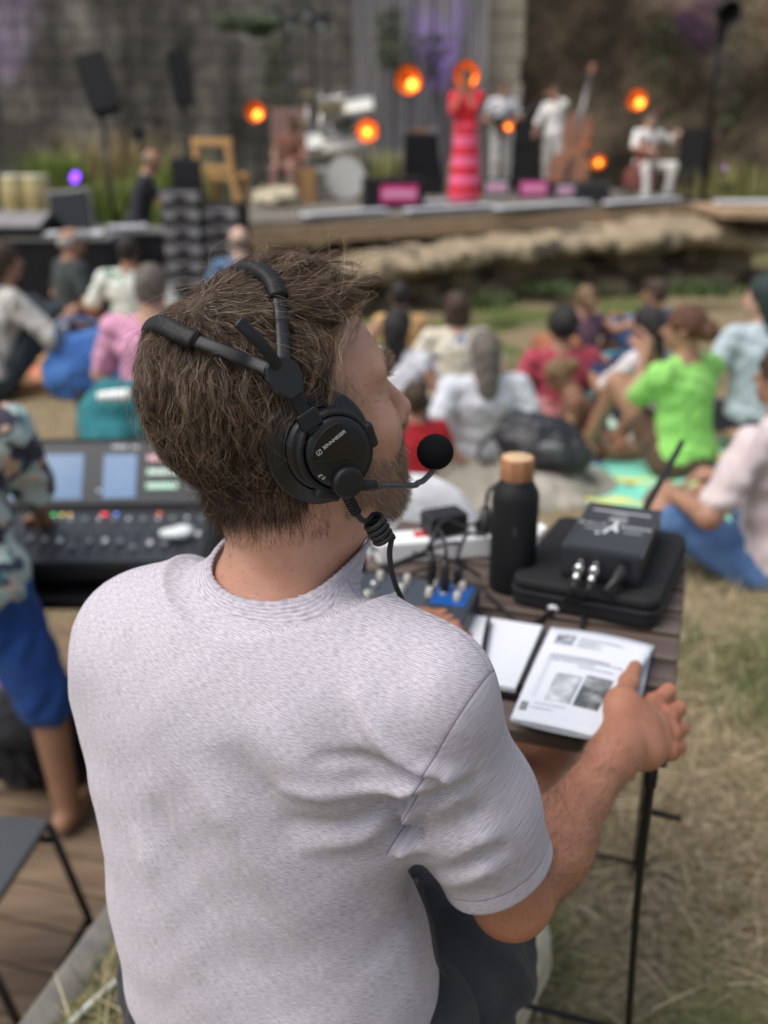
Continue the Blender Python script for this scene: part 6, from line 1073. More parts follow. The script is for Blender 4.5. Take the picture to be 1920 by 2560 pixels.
def shirt_mat():
    m = bpy.data.materials.new('ribbed_lilac_jersey'); m.use_nodes = True; t = m.node_tree; b = t.nodes['Principled BSDF']
    A = _n(t, 'ShaderNodeAttribute', attribute_name='rib'); G0 = _n(t, 'ShaderNodeAttribute', attribute_name='seam'); G = _n(t, 'ShaderNodeMath', operation='ABSOLUTE'); t.links.new(G0.outputs['Fac'], G.inputs[0]); H = _n(t, 'ShaderNodeAttribute', attribute_name='yarn')
    cx = _n(t, 'ShaderNodeCombineXYZ'); t.links.new(A.outputs['Fac'], cx.inputs[0]); t.links.new(H.outputs['Fac'], cx.inputs[1])
    mp = _n(t, 'ShaderNodeMapping'); mp.inputs['Scale'].default_value = (820, 150, 1); t.links.new(cx.outputs[0], mp.inputs[0])
    n1 = _n(t, 'ShaderNodeTexNoise'); n1.inputs['Scale'].default_value = 1.; n1.inputs['Detail'].default_value = 3; t.links.new(mp.outputs[0], n1.inputs[0])
    mu = _n(t, 'ShaderNodeMath', operation='MULTIPLY'); mu.inputs[1].default_value = 2 * math.pi / .0017; t.links.new(A.outputs['Fac'], mu.inputs[0])
    si = _n(t, 'ShaderNodeMath', operation='SINE'); t.links.new(mu.outputs[0], si.inputs[0])
    ad = _n(t, 'ShaderNodeMath', operation='MULTIPLY_ADD'); ad.inputs[1].default_value = .11; t.links.new(si.outputs[0], ad.inputs[0]); t.links.new(n1.outputs[0], ad.inputs[2])
    r = _n(t, 'ShaderNodeValToRGB'); r.color_ramp.elements[0].position = .24; r.color_ramp.elements[1].position = .70
    r.color_ramp.elements[0].color = (.32, .285, .335, 1); r.color_ramp.elements[1].color = (.57, .54, .595, 1); t.links.new(ad.outputs[0], r.inputs[0])
    tc = _n(t, 'ShaderNodeTexCoord'); n2 = _n(t, 'ShaderNodeTexNoise'); n2.inputs['Scale'].default_value = 900; t.links.new(tc.outputs['Object'], n2.inputs[0])
    mr = _n(t, 'ShaderNodeMapRange'); mr.inputs[1].default_value = .3; mr.inputs[2].default_value = .7; mr.inputs[3].default_value = .94; mr.inputs[4].default_value = 1.04; t.links.new(n2.outputs[0], mr.inputs[0])
    mx = _n(t, 'ShaderNodeMix', data_type='RGBA', blend_type='MULTIPLY'); mx.inputs[0].default_value = 1; t.links.new(r.outputs[0], mx.inputs[6]); t.links.new(mr.outputs[0], mx.inputs[7])
    sm = _n(t, 'ShaderNodeMapRange', interpolation_type='SMOOTHSTEP'); sm.inputs[1].default_value = .0002; sm.inputs[2].default_value = .0011; t.links.new(G.outputs[0], sm.inputs[0])
    m2 = _n(t, 'ShaderNodeMix', data_type='RGBA'); t.links.new(sm.outputs[0], m2.inputs[0]); m2.inputs[6].default_value = (.24, .20, .25, 1); t.links.new(mx.outputs[2], m2.inputs[7])
    t.links.new(m2.outputs[2], b.inputs['Base Color']); b.inputs['Roughness'].default_value = .95; b.inputs['Specular IOR Level'].default_value = .1; b.inputs['Sheen Weight'].default_value = .15
    s2 = _n(t, 'ShaderNodeMapRange', interpolation_type='SMOOTHSTEP'); s2.inputs[1].default_value = 0; s2.inputs[2].default_value = .003; s2.inputs[3].default_value = -2.; s2.inputs[4].default_value = 0; t.links.new(G.outputs[0], s2.inputs[0])
    a2 = _n(t, 'ShaderNodeMath', operation='ADD'); t.links.new(ad.outputs[0], a2.inputs[0]); t.links.new(s2.outputs[0], a2.inputs[1])
    bp = _n(t, 'ShaderNodeBump'); bp.inputs['Strength'].default_value = .35; bp.inputs['Distance'].default_value = .0006; t.links.new(a2.outputs[0], bp.inputs['Height']); t.links.new(bp.outputs[0], b.inputs['Normal'])
    return m
v, f = field_mesh(shirt_p, .0028, shirt_post)
shirt = worldchild(raw_mesh('t_shirt', v, f, shirt_mat()), op)
_A, _B = P(1222, 1690, .86), P(1003, 2070, .90); _nn = nrm(np.cross(_B - _A, tf)); 
if _nn @ tr < 0: _nn = -_nn
_s = (v - _A) @ _nn; _ax = np.linalg.norm(np.cross(v - SR, ARM), axis=1); _arm = (_ax < .098) & ((v - SR) @ ARM > -.09) & ((v - SR) @ ARM < .30); _sl = (_s > 0) & _arm
_q = v - np.array([-.14, .85, 0]); _rt = _q[:, 2] * .97 + (_q @ tf) * .42 + (_q @ tr) * .10; _rs = (v - SR) @ nrm(ARM + .35 * tr)
_cd = (v - COL_P) @ COLN; _ncol = np.linalg.norm(np.cross(v - NB, NAX), axis=1)
_incol = _cd > 9
attr(shirt, 'rib', np.where(_incol, np.arctan2((v - NB) @ tr, (v - NB) @ tf) * .02 + _cd * .6, np.where(_sl, _rs, _rt)))
attr(shirt, 'yarn', np.where(_sl, (v - SR) @ tr, _q @ tr + .3 * (_q @ tf)))
pick = lambda cur, new, m: np.where(m & (np.abs(new) < np.abs(cur)), new, cur)
_seam = np.where(_arm & ((v - SR) @ ARM < .14), _s, 1)
_hd = (v - SE) @ HEM; _seam = pick(_seam, _hd + .022, _sl)
# shoulder seam from collar to sleeve
_c1, _c2 = P(868, 1478, .93), _A; _sn = nrm(np.cross(_c2 - _c1, np.array([.1, .1, 1.]))); _sc = (v - _c1) @ _sn
_seam = pick(_seam, _sc, (v[:, 2] > .99) & (~_sl) & (_ncol > .07) & ((v - NB) @ tr > 0))
attr(shirt, 'seam', _seam)

def band(Q, d):
    cd = (Q - COL_P) @ COLN + .004
    return np.maximum(np.maximum(np.abs(d - .0056) - .0019, np.abs(cd) - .0056), np.linalg.norm(np.cross(Q - NB, NAX), axis=-1) - .10) + .0
_cv, _cf = field_mesh(neck_p, .0015, band, bounds=(COL_P - .12, COL_P + .12)); collar = worldchild(raw_mesh('collar', _cv, _cf, shirt.data.materials[0]), op)
_ccd = (_cv - COL_P) @ COLN + .004; attr(collar, 'rib', _ccd * .9); attr(collar, 'yarn', np.arctan2((_cv - NB) @ tr, (_cv - NB) @ tf) * .07); attr(collar, 'seam', _ccd + .0045)
# ---------------------------------------------------------------- shorts, drawcord, shoes
dark = cloth('charcoal_shorts', (.026, .028, .031), (.042, .044, .048))
def shorts_post(Q, d): return d - .0065 * np.sin(Q[..., 0] * 45 + Q[..., 2] * 60 + 2.5 * np.sin(Q[..., 1] * 32 + Q[..., 0] * 20)) - .003 * np.abs(np.sin(Q[..., 1] * 70 - Q[..., 0] * 60 + 2 * np.sin(Q[..., 2] * 50)))
kd = nrm(KR - HIPR); kl = nrm(KL - HIPL)
worldchild(blob('shorts', [ell((-.125, .87, .50), (.185, .135, .12), TA, .05), grp([cap(HIPR, KR, .1, .085, .04), half(HIPR * .05 + KR * .95, kd), cap(HIPR * .15 + KR * .85, KR + kd * .1, .075, .078, .004, '-')], .04),
    grp([cap(HIPL, KL, .1, .08, .04), half(HIPL * .05 + KL * .95, kl)], .04), cap((-.0, .80, .50), (.1, .93, .50), .085, .08, .05),
    half((0, 0, .62), (0, 0, 1), .03)], dark, None, .006, shorts_post), op)
MB().ring_tube(bez([P(1040, 2200, .93), P(1075, 2290, .98), P(1095, 2400, .99), P(1120, 2450, 1.0)]), .0028, 8).build('drawcord', mat('black_cord', (.012, .012, .014), .7), None)
worldchild(bpy.data.objects['drawcord'], op)
shoe_m = mat('cream_canvas', (.62, .56, .42), .8, (.5, .44, .32), 30, bump=.2)
for A_, dx in ((np.array([.222, 1.35, 0]), np.array([.42, .9, 0])), (AL, np.array([.1, 1., 0]))):
    dx = nrm(dx); A_ = np.array([A_[0], A_[1], 0]); z = np.array([0, 0, 1.])
    s = thing('shoe', A_, 'cream canvas shoe on the grass under the seated operator' if A_[0] > .2 else 'second cream canvas shoe farther under the table', 'shoe')
    bpy.data.objects.remove(s)
    sd2 = np.cross(dx, z)
    worldchild(blob('shoe', [ell(A_ - dx * .06 + z * .055, (.04, .06, .05), np.stack([sd2, dx, z]), .04), ell(A_ + dx * .06 + z * .05, (.05, .1, .047), np.stack([sd2, dx, z]), .05), cap(A_ - dx * .03 + z * .06, A_ - dx * .05 + z * .11, .045, .045, .03), half(A_ + z * .02, -z),
        cap(A_ - dx * .04 + z * .1, A_ - dx * .05 + z * .2, .035, .035, .005, '-')], shoe_m, None, .006), op)
    worldchild(blob('shoe_sole', [ell(A_ - dx * .06 + z * .015, (.045, .062, .04), np.stack([sd2, dx, z]), .04), ell(A_ + dx * .06 + z * .015, (.055, .105, .04), np.stack([sd2, dx, z]), .05), half(A_ + z * .022, z), half(A_ + z * .003, -z)], mat('gum_sole', (.5, .42, .28), .7), None, .005), op)
st = thing('stool', (-.125, .87, 0), 'low black stool under the seated operator', 'stool')
MB().lathe([(0, 0), (.16, 0), (.17, .015), (.16, .035), (0, .035)], (0, 0, .36)).build('seat', mat('black_vinyl', (.02, .02, .022), .5), st)
for i in range(4):
    a = R_(45 + 90 * i); MB().cyl((.11 * math.cos(a), .11 * math.sin(a), .36), (.17 * math.cos(a), .17 * math.sin(a), 0), .011).build('leg', mat('black_metal', (.015, .015, .017), .4, metal=.3), st)

# ---------------------------------------------------------------- hair: an under layer and about thirty thousand strands in locks
SK_C = np.array([0, -.012, .040]); SK_R = np.array([.075, .093, .084])
def skd(p): q = (p - SK_C); k0 = np.linalg.norm(q / SK_R, axis=-1); k1 = np.linalg.norm(q / SK_R ** 2, axis=-1); return k0 * (k0 - 1) / k1
def skn(p): q = (p - SK_C) / SK_R ** 2; return q / np.linalg.norm(q, axis=-1, keepdims=True)
def haired(p):
    y, z = p[:, 1], p[:, 2]
    zmin = np.interp(y, [-.12, -.075, -.045, -.02, .02, .035], [-.092, -.086, -.060, -.02, .0, .03])
    ymax = np.interp(z, [-.02, .03, .06, .085, .105, .14], [.002, .004, .010, .028, .052, .066])
    return (z > zmin) & (y < ymax)
def roots(n):
    d = RNG.normal(size=(n, 3)); d /= np.linalg.norm(d, axis=1)[:, None]; p = SK_C + d * SK_R
    low = p[:, 2] < -.01; p[low, 1] = p[low, 1] * 1.0 + .008; return p[haired(p)]
def flow(p, t):
    n = skn(p); x, y, z = p.T
    top = np.clip((z - .075) / .04, 0, 1)[:, None]; front = np.clip((y + .01) / .06, 0, 1)[:, None]; wy = y + .05
    side = np.stack([x * 0, -.35 + .25 * (y < -.04), -np.ones_like(x)], 1)
    f = side * (1 - top) + top * (np.stack([x * 9 - wy * 5, np.clip(wy * 22, -1, 1) + x * 6, x * 0], 1))
    f = f + top * front * np.array([.25, .2, .9]) * (1.2 - 1.6 * t)
    f = f - n * (np.sum(f * n, 1, keepdims=True)) * .8
    return f / np.linalg.norm(f, axis=1, keepdims=True)
def sim(p, L, S, wild, lift):
    lift = lift * RNG.uniform(.45, 1.35, len(p)) * np.where(p[:, 2] > .085, 1.2, 1) * np.where((p[:, 2] > .075) & (p[:, 1] > .025), 1.9, 1)
    n = len(p); out = [p.copy()]; sd0 = roots(700)[:230]; own = np.argmin(((p[:, None] - sd0[None]) ** 2).sum(2) + RNG.uniform(0, .00012, (n, len(sd0))), 1)
    def loc_(a, k): return a[own] * k + RNG.normal(size=(n, a.shape[1])) * (1 - k) * a.std()
    ph = loc_(RNG.uniform(0, 6.28, (len(sd0), 1)), .85); ax_ = loc_(RNG.normal(size=(len(sd0), 3)), .8); dv = loc_(RNG.normal(size=(len(sd0), 3)), .72) * wild * 1.25; v = skn(p) * .9 + flow(p, 0)
    wf = RNG.uniform(2.5, 5, (n, 1)); wa = RNG.uniform(.2, .75, (n, 1))
    for i in range(S):
        t = (i + 1) / S; tgt = flow(p, t) + dv + wa * (np.sin(ph + wf * t * 2) * np.cross(ax_, skn(p)))
        v = v * .55 + tgt * .45; v /= np.linalg.norm(v, axis=1, keepdims=True); p = p + v * (L / S)
        dmin = .004 + lift * np.sin(min(t * 1.6, 1.5)); d = skd(p); push = np.clip(dmin - d, 0, .01)[:, None]; pull = np.clip(d - (lift + .004 + .008 * (p[:, 1] > .02) * (p[:, 2] > .1)), 0, .01)[:, None]; p = p + skn(p) * (push - pull * .6)
        yl = np.interp(p[:, 2], [-.02, .05, .08, .10, .12], [.0, .006, .022, .060, .2]); p[:, 1] -= np.clip(p[:, 1] - yl, 0, 1) * .7
        # hair at the nape hangs clear of the neck
        p[:, 1] -= np.clip((-.06 - p[:, 2]) * .10, 0, .004); out.append(p.copy())
    return np.stack(out, 1)
def strands(name, paths, rad, shade, m, parent, tipr=.35):
    n, S, _ = paths.shape; T = np.gradient(paths, axis=1); T /= np.linalg.norm(T, axis=2, keepdims=True) + 1e-9
    a = np.cross(T, RNG.normal(size=(n, 1, 3))); a /= np.linalg.norm(a, axis=2, keepdims=True) + 1e-9; b = np.cross(T, a)
    r = (np.asarray(rad).reshape(-1, 1) * np.linspace(1, tipr, S)[None])[..., None]
    V = np.stack([paths + r * (math.cos(k) * a + math.sin(k) * b) for k in (0, 2.094, 4.189)], 2).reshape(-1, 3)
    base = (np.arange(n) * S * 3)[:, None, None] + (np.arange(S - 1) * 3)[None, :, None] + np.arange(3)[None, None]
    nx = base - np.arange(3) + (np.arange(3) + 1) % 3; F = np.stack([base, nx, nx + 3, base + 3], -1).reshape(-1, 4)
    o = raw_mesh(name, V, F, m, parent); attr(o, 'shade', np.repeat(np.asarray(shade), S * 3)); return o
def hair_mat(name, cols, rough=.4):
    m = bpy.data.materials.new(name); m.use_nodes = True; t = m.node_tree; b = t.nodes['Principled BSDF']
    A = _n(t, 'ShaderNodeAttribute', attribute_name='shade'); r = _n(t, 'ShaderNodeValToRGB'); t.links.new(A.outputs['Fac'], r.inputs[0])
    while len(r.color_ramp.elements) < len(cols): r.color_ramp.elements.new(.5)
    for e, (p, c) in zip(r.color_ramp.elements, cols): e.position = p; e.color = (*c, 1)
    t.links.new(r.outputs[0], b.inputs['Base Color']); b.inputs['Roughness'].default_value = rough; b.inputs['Specular IOR Level'].default_value = .35
    b.inputs['Sheen Weight'].default_value = .0; return m
hm = hair_mat('brown_greying_hair', [(0, (.014, .007, .004)), (.35, (.055, .028, .015)), (.7, (.13, .075, .042)), (.9, (.22, .145, .09)), (1, (.45, .38, .30))])
hair = thing('hair', (0, 0, 0), None, None); bpy.data.objects.remove(hair)
HEADM = frame(HO, HR, HF, HU)
v, f = field_mesh([('e', '+', .01, (SK_C + np.array([0, -.006, .004]), SK_R + .007, None))], .004,
    lambda Q, d: np.maximum(d, np.where(haired(Q.reshape(-1, 3)).reshape(d.shape), -.003, .003)))
under = raw_mesh('hair', v, f, mat('dark_hair_base', (.02, .012, .007), .9, (.07, .043, .025), 60, 5, stretch=(3, 1, 3), bump=.8, bscale=150)); under.parent = op
under.matrix_local = Matrix.Translation(-op.location) @ HEADM
g = roots(4600); _w = roots(9000); _w = _w[np.linalg.norm(_w - np.array([0, -.05, .115]), axis=1) < .05][:1000]; g = np.concatenate([g, _w]); gz = g[:, 2]; Lg = np.where(gz > .075, RNG.uniform(.05, .08, len(g)), RNG.uniform(.05, .072, len(g))) * np.where((gz > .075) & (g[:, 1] > .03), 1.25, 1) * np.where(gz < -.035, .7, 1)
Lg *= np.where((np.abs(g[:, 0]) > .05) & (g[:, 1] > -.01) & (gz < .06), .55, 1)
G_ = sim(g, Lg[:, None], 11, .28, .0145)
_so = roots(500)[:160]; _ow = np.argmin(((g[:, None] - _so[None]) ** 2).sum(2), 1); _phs = RNG.uniform(0, 6.28, len(_so))[_ow][:, None, None]; _t12 = np.linspace(0, 1, 12)[None, :, None]
_tn2 = np.gradient(G_, axis=1); _lat = np.cross(_tn2, skn(g)[:, None, :]); _lat /= np.linalg.norm(_lat, axis=2, keepdims=True) + 1e-9
G_ = G_ + _lat * (0.0024 * np.minimum(_t12 * 1.6, 1) * np.sin(_phs + _t12 * (Lg / .030)[:, None, None] * 6.28)) + skn(g)[:, None, :] * (.0018 * _t12 * np.sin(_phs * 1.7 + _t12 * (Lg / .034)[:, None, None] * 6.28))
per = 17; idx = np.repeat(np.arange(len(g)), per); n = len(idx)
off = RNG.normal(size=(n, 1, 3)) * .0030; tt = np.linspace(0, 1, 12)[None, :, None]
pa = G_[idx] + off * (1 - .88 * tt) + np.cumsum(RNG.normal(size=(n, 12, 3)) * .00032, 1) + 0.0009 * tt * np.sin(tt * RNG.uniform(6, 14, (n, 1, 1)) + RNG.uniform(0, 6, (n, 1, 1))) * RNG.normal(size=(n, 1, 3))
gs = np.clip(RNG.normal(.33, .20, len(g)) + (gz > .06) * .16, 0, 1); sh = np.clip(gs[idx] + RNG.normal(0, .12, n), 0, .9); sh[RNG.uniform(size=n) < (.05 + .07 * (gz[idx] > .05))] = 1.
hs_ = strands('hair_strands', pa, RNG.uniform(.00011, .00021, n), sh, hm, under)
fl = roots(3200); fl = fl[(fl[:, 2] > .0) | (RNG.uniform(size=len(fl)) < .4)]; F_ = sim(fl, RNG.uniform(.05, .11, (len(fl), 1)), 11, .9, .026)
strands('flyaway_strands', F_, RNG.uniform(.00008, .00015, len(fl)), RNG.uniform(.6, 1, len(fl)), hm, under)
# beard, brows and arm hair grow from the body surface
bv = np.empty(len(body.data.vertices) * 3, np.float32); body.data.vertices.foreach_get('co', bv); bv = bv.reshape(-1, 3).astype(float)
bn = np.empty(len(bv) * 3, np.float32); body.data.vertices.foreach_get('normal', bn); bn = bn.reshape(-1, 3).astype(float)
ql = toL(bv)
def grow(mask, n, L, r, dirn, jit, shade, nm, m, curl=.2, par=None):
    ids = np.nonzero(mask)[0]; ids = RNG.choice(ids, n); p = bv[ids] + RNG.normal(size=(n, 3)) * .0013; nn = bn[ids]; p -= nn * .0008
    v = nn * .55 + np.asarray(dirn) + RNG.normal(size=(n, 3)) * jit; v /= np.linalg.norm(v, axis=1, keepdims=True); Ls = RNG.uniform(.5, 1.2, (n, 1)) * L; out = [p]
    for i in range(4):
        v = v + (np.asarray(dirn) * .35 + RNG.normal(size=(n, 3)) * curl); v /= np.linalg.norm(v, axis=1, keepdims=True); p = p + v * Ls / 4; out.append(p)
    o = strands(nm, np.stack(out, 1), RNG.uniform(.7, 1.2, n) * r, np.clip(RNG.normal(*shade, n), 0, 1), m, None); return worldchild(o, par or op)
bm_ = hair_mat('greying_beard', [(0, (.05, .03, .018)), (.4, (.17, .105, .065)), (.75, (.38, .27, .18)), (1, (.66, .57, .46))])
jaw = ((ql[:, 1] > .035) | (ql[:, 2] > -.078)) & (ql[:, 2] < np.interp(ql[:, 1], [-.0, .03, .06, .09], [.0, -.022, -.046, -.036])) & (ql[:, 1] > .0) & (ql[:, 2] > -.135) & (ql[:, 2] > -.116) & (np.linalg.norm(np.cross(bv - NB, NAX), axis=1) > .058)
_lip = (np.abs(ql[:, 0]) < .02) & (np.abs(ql[:, 2] + .0665) < .008)
grow(jaw & ~_lip, 12000, .011, .00016, HF * .25 - HU * .8 , .25, (.68, .25), 'beard', bm_)
side = (np.abs(ql[:, 0]) > .045) & (ql[:, 1] > .0) & (ql[:, 1] < .042) & (ql[:, 2] > -.05) & (ql[:, 2] < .045)
grow(side, 1600, .010, .00014, HF * .1 - HU, .2, (.5, .25), 'sideburn', bm_)
brow = (np.abs(ql[:, 2] - .031) < .008) & (np.abs(ql[:, 0]) > .012) & (np.abs(ql[:, 0]) < .056) & (ql[:, 1] > .06)
grow(brow, 1300, .0085, .00015, HF * .4 + HU * .2, .25, (.5, .2), 'eyebrow', bm_)
_ta = ((bv - ER) @ nrm(WR - ER)) / np.linalg.norm(WR - ER); _near = np.linalg.norm(bv - ER - np.clip(_ta, 0, 1)[:, None] * (WR - ER), axis=1) < .06
grow(_near & (_ta > .05) & (_ta < 1), 8000, .011, .00011, nrm(WR - ER) * .6, .3, (.42, .2), 'arm_hair', bm_)
_nk = (ql[:, 2] < -.012) & (ql[:, 1] < -.026 - .5 * np.clip(-.035 - ql[:, 2], 0, 1)) & (ql[:, 2] > -.058)
grow(_nk, 6000, .022, .00021, -HU * .9 - HF * .12, .28, (.30, .18), 'nape_hair', hm, .24)
_nf = (ql[:, 2] < -.05) & (ql[:, 1] < -.015) & (ql[:, 2] > -.086); grow(_nf, 2200, .008, .0001, -HU * .9, .3, (.3, .15), 'nape_fade', hm)

# ================================================================== THE HEADSET he wears (a thing of its own)
hd = thing('headset', HO, 'black broadcast headset with boom microphone worn on the seated operator’s head', 'headset')
hd.matrix_world = HEADM; bpy.context.view_layer.update()
blk = mat('black_plastic', (.0045, .005, .006), .42, (.006, .0065, .0075), 80, bump=.12, bscale=900); blk2 = mat('matte_black', (.008, .0088, .0105), .5, spec=.4); gloss = mat('gloss_black', (.006, .006, .007), .08)
leather = mat('black_leatherette', (.005, .005, .006), .6, spec=.35, bump=.5, bscale=220); steel = mat('dark_steel', (.16, .17, .18), .32, metal=.85); white = mat('white_print', (.75, .75, .75), .6)
def axes(n, upv):
    n = nrm(n); y = nrm(np.asarray(upv, float) - n * (n @ np.asarray(upv, float))); return np.stack([np.cross(y, n), y, n])
cn = nrm((1, -.02, -.04)); CA = axes(cn, (0, -.30, 1)); CC = onx(798, 1117, .088)
AE = np.stack([CA[0], CA[1] * 1.10, CA[2]])
def cupmirror(s):
    c = CC * np.array([s, 1, 1]); A = AE * np.array([s, 1, 1]); n = cn * np.array([s, 1, 1])
    pads = MB(); Rm = .046; nn = 96; mm = 14; vs = []
    for i in range(nn):
        t = 2 * math.pi * i / nn
        for j in range(mm):
            u = 2 * math.pi * j / mm; rr = Rm - .009 + (.0095 + .0010 * math.sin(i * 2 * math.pi / 4 + .0) * (math.cos(u) > -.3)) * math.cos(u); hh = -.013 + .0105 * math.sin(u)
            vs.append(c + A[0] * rr * math.cos(t) + A[1] * rr * math.sin(t) + A[2] * hh)
    pads.add(vs, [(i * mm + j, i * mm + (j + 1) % mm, ((i + 1) % nn) * mm + (j + 1) % mm, ((i + 1) % nn) * mm + j) for i in range(nn) for j in range(mm)], True)
    cup = MB().lathe([(0, -.012), (.036, -.012), (.0455, -.006), (.0475, -.001), (.0475, .0015), (.0455, .0032), (.036, .0038), (.0352, .0055), (.0358, .0072), (.0342, .0085), (.0338, .0075), (.0325, .0078), (.0325, .013), (.031, .0145), (0, .0145)], c, A, 72).build('ear_cup', blk, hd)
    pads.build('ear_cushion', leather, cup); return c, A, cup
c0, A0, cupR = cupmirror(1); cupmirror(-1)
# yoke ring, inner housing (shifted down-forward), plate and pivot on the visible side
c1 = c0 + A0[0] * .0055 - A0[1] * .003
MB().lathe([(.0345, .0125), (.0345, .019), (.033, .0215), (.0300, .0215), (.0290, .020), (.0290, .0125)], c1, A0, 72).build('yoke_ring', blk2, cupR)
MB().lathe([(.0287, .012), (.0287, .0225), (.0275, .0245), (.022, .0262), (0, .0268)], c1 + A0[0] * .001, A0, 72).build('speaker_housing', blk2, cupR)
for sx, sy in ((.033, -.006), (-.024, -.026)):
    MB().box(c1 + A0[0] * sx + A0[1] * sy + cn * .016, (.011, .024, .012), axes(cn, A0[0] * sy * -1 + A0[1] * sx)).build('yoke_lug', blk2, cupR, .004, 3)
def pol(r, a): return (r * math.cos(R_(a)), r * math.sin(R_(a)))
plate = [pol(.0262, a) for a in range(62, 150, 6)] + [(-.0235, .0085), (-.012, .0015), (-.004, -.003), (.004, -.0105), (.0095, -.0115), (.0118, .006)]
c2 = c1 + A0[0] * .001
MB().prism(plate, .0262, .0276, np.stack([A0[0], A0[1] / 1.1, cn]), c2).build('badge_plate', gloss, cupR, .0004)
rim = [pol(.0270, a) for a in range(62, 152, 5)] + [pol(.0246, a) for a in range(150, 60, -5)]
MB().prism(rim, .0255, .0285, np.stack([A0[0], A0[1] / 1.1, cn]), c2).build('badge_rim', blk2, cupR, .0004)
ta = R_(0); tx, ty = A0[0], A0[1] / 1.1
def on_cup(x, y, h, rot):
    a = R_(rot); X = tx * math.cos(a) + ty * math.sin(a); Y_ = -tx * math.sin(a) + ty * math.cos(a); return frame(c2 + tx * x + ty * y + cn * h, X, Y_, cn)
text_mesh('brand_name', 'SENNHEISER', .0043, on_cup(.0005, .0145, .0279, 3), white, cupR, .00005)
lg = MB(); q = on_cup(-.0160, .0132, .0279, 3); X, Yv, O_ = [np.array([q[i][k] for i in range(3)]) for k in (0, 1, 3)]
for cx, cy, w, h in ((0, .0019, .0046, .0004), (0, -.0019, .0046, .0004), (-.0021, 0, .0004, .0042), (.0021, 0, .0004, .0042)): lg.box(O_ + X * cx + Yv * cy, (w, h, .0001), np.stack([X, Yv, cn]))
lg.add([O_ + X * a + Yv * b + cn * .00006 for a, b in ((-.0012, -.0012), (.0002, .0003), (.0012, .0014), (.0014, .0014), (.0002, -.0002), (.0, -.0012))], [(0, 1, 2, 3, 4, 5)])
lg.build('brand_emblem', white, cupR)
text_mesh('model_mark', 'ANR', .0030, on_cup(-.0235, -.0060, .0258, -8), white, cupR, .00005)
text_mesh('model_mark', 'ON', .0030, on_cup(-.0225, -.0098, .0258, -8), white, cupR, .00005)
# slider from hub to cup, hub, two split bands over the hair, stub arm
hub = onx(708, 938, .106); yk = onx(778, 1062, .112)
SA = axes((1, 0, .1), hub - yk)
MB().box((hub * .45 + yk * .55), (.011, np.linalg.norm(hub - yk) + .008, .004), SA).build('slider_arm', blk2, hd, .0008)
MB().box(onx(772, 1048, .1105), (.019, .016, .008), SA).build('slider_clamp', blk2, hd, .002, 3)
HUBA = axes((1, -.1, .30), hub - yk)
poly = [(-.006, -.020), (.006, -.020), (.014, -.008), (.0135, .004), (.009, .0125), (.0, .0155), (-.010, .0125), (-.0145, .003), (-.014, -.008)]
MB().prism(poly, -.005, .004, HUBA, hub).build('band_hub', blk2, hd, .0018, 4)
def strap(pts, w, th, name, m, par, bev=.0012):
    pts = bez(pts, 7); vs = []; n = len(pts)
    for i, p in enumerate(pts):
        T = nrm(pts[min(i + 1, n - 1)] - pts[max(i - 1, 0)]); nn = nrm(p - np.array([0, -.02, .02])); nn = nrm(nn - T * (nn @ T)); s = np.cross(T, nn)
        prof = [(-1, -.6), (-.8, -1), (.8, -1), (1, -.6), (1, .5), (.75, 1), (.3, 1.15), (-.3, 1.15), (-.75, 1), (-1, .5)]
        for a, b in prof: vs.append(p + s * a * w / 2 + nn * b * th / 2)
    k = 10; fs = [(i * k + j, i * k + (j + 1) % k, (i + 1) * k + (j + 1) % k, (i + 1) * k + j) for i in range(n - 1) for j in range(k)] + [tuple(range(k)), tuple((n - 1) * k + j for j in range(k))]
    mb = MB(); mb.add(vs, fs, True); return mb.build(name, m, par)
def onhair(px, py, off):
    o = toL(P(px, py, 0.)); q = HA @ (P(px, py, 1.) - P(px, py, 0.)); ts = np.linspace(.7, 1.05, 700); pts = o + ts[:, None] * q; d = skd(pts) ; k = np.nonzero(d < off)[0]
    return pts[k[0]] if len(k) else pts[np.argmin(d)]
def far(pts):
    L = pts[-1]; m = [mir(q) for q in reversed(pts[:-1]) if q[0] > abs(L[0]) + .008]; return m
mir = lambda q: np.asarray(q) * np.array([-1, 1, .96])
fr = [hub + np.array([-.002, .003, .006])] + [onhair(x, y, o) for x, y, o in ((707, 850, .026), (703, 790, .025), (697, 745, .025), (682, 706, .025), (654, 680, .024), (618, 672, .020))]
bk = [hub + np.array([-.002, -.004, .003])] + [onhair(x, y, o) for x, y, o in ((632, 908, .026), (590, 891, .027), (545, 873, .028), (490, 853, .029), (445, 833, .029), (404, 812, .028))]
strap(fr[:4], .0115, .005, 'headband', blk2, hd); strap(bk[:5], .0115, .005, 'headband', blk2, hd)
print('FR', fr[-1], 'BK', bk[-1], 'CC', CC)
strap(fr[3:] + far(fr)[:4], .0155, .011, 'headband_pad', leather, hd); strap(bk[4:] + far(bk)[:4], .0155, .011, 'headband_pad', leather, hd)
strap([mir(q) for q in fr[:4]], .0115, .005, 'headband', blk2, hd); strap([mir(q) for q in bk[:4]], .0115, .005, 'headband', blk2, hd)
strap([hub + np.array([0, -.001, .004]), onx(662, 870, .108), onx(628, 835, .107), onx(594, 803, .104)], .0098, .003, 'slider_scale', blk2, hd)
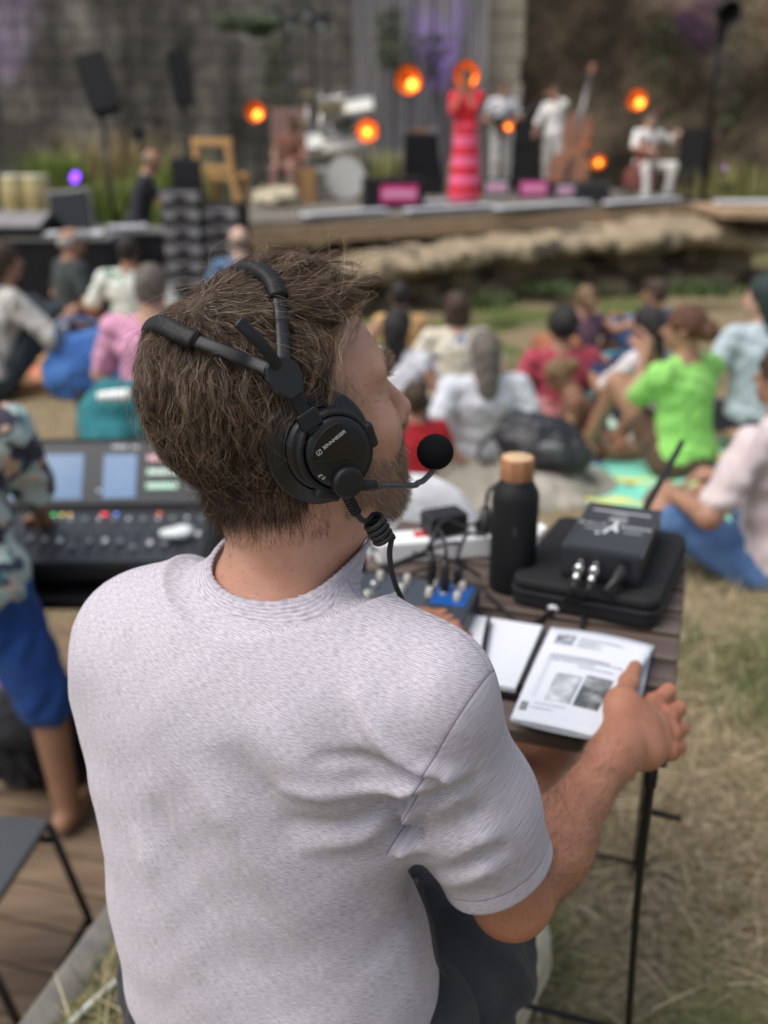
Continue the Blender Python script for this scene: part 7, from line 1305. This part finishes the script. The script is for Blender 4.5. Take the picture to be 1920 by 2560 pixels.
# boom arm, windscreen
pv = onx(866, 1204, .113)
PA = axes(cn, (0, -.3, 1)); MB().lathe([(0, -.014), (.0135, -.014), (.0140, .004), (.0130, .0062), (.010, .0068), (0, .0068)], pv, PA, 48).build('boom_pivot', blk2, hd)
b1 = onx(895, 1212, .112); b2 = onx(936, 1214, .108); b3 = onx(1030, 1214, .088); b4 = onx(1060, 1200, .076); b5 = onx(1085, 1172, .066); b6 = onx(1090, 1140, .062)
MB().ring_tube([b1, b2], [.0052, .0047], 14).build('boom_sleeve', blk2, hd)
MB().ring_tube(bez([b2, b3, (b3 + b4) / 2, b4, b5, b6], 6), .0028, 12).build('boom_arm', mat('boom_grey', (.07, .075, .08), .35, metal=.5), hd)
mc = onx(1088, 1130, .060)
foam = mat('black_foam', (.008, .008, .009), .95, bump=1, bscale=900, spec=.1)
w = MB().lathe([(.0001, -.0175)] + [(.0172 * math.sin(t), -.0175 * math.cos(t)) for t in np.linspace(.15, math.pi - .1, 24)] + [(.0001, .0175)], mc, axes((.1, .9, -.1), (0, 0, 1)), 40).build('windscreen', foam, hd)
# coiled lead
cb = mat('black_rubber', (.012, .012, .013), .5)
def LL(px, py, x): return onx(px, py, x)
MB().ring_tube(bez([LL(868, 1240, .108), LL(880, 1262, .106), LL(892, 1285, .104)], 5), .0040, 12).build('strain_relief', cb, hd)
_rr = MB()
for i in range(7):
    t = i / 7; p = LL(868, 1240, .108) * (1 - t) + LL(893, 1286, .104) * t; _rr.ring_tube([p - nrm(LL(893, 1286, .104) - LL(868, 1240, .108)) * .0008, p + nrm(LL(893, 1286, .104) - LL(868, 1240, .108)) * .0008], .0050, 12)
_rr.build('strain_rings', cb, hd)
h0, h1 = LL(932, 1300, .10), LL(962, 1352, .10); hx = nrm(h1 - h0); hu = nrm(np.cross(hx, (1, 0, 0))); hw = np.cross(hx, hu); hel = []
for i in range(61):
    t = i / 60; an = 2 * math.pi * 4.25 * t + 2.2; hel.append(h0 + (h1 - h0) * t + .0085 * (math.cos(an) * hu * .95 + math.sin(an) * hw))
tail = [LL(980, 1345, .102), LL(974, 1385, .10), LL(982, 1440, .095), LL(1003, 1495, .09), LL(1035, 1552, .08), LL(1060, 1590, .07)]
MB().ring_tube(bez([LL(892, 1285, .104), LL(905, 1300, .103), LL(920, 1303, .101)], 6) + hel + bez([hel[-1]] + tail, 6)[1:], .0026, 10).build('coiled_lead', cb, hd)
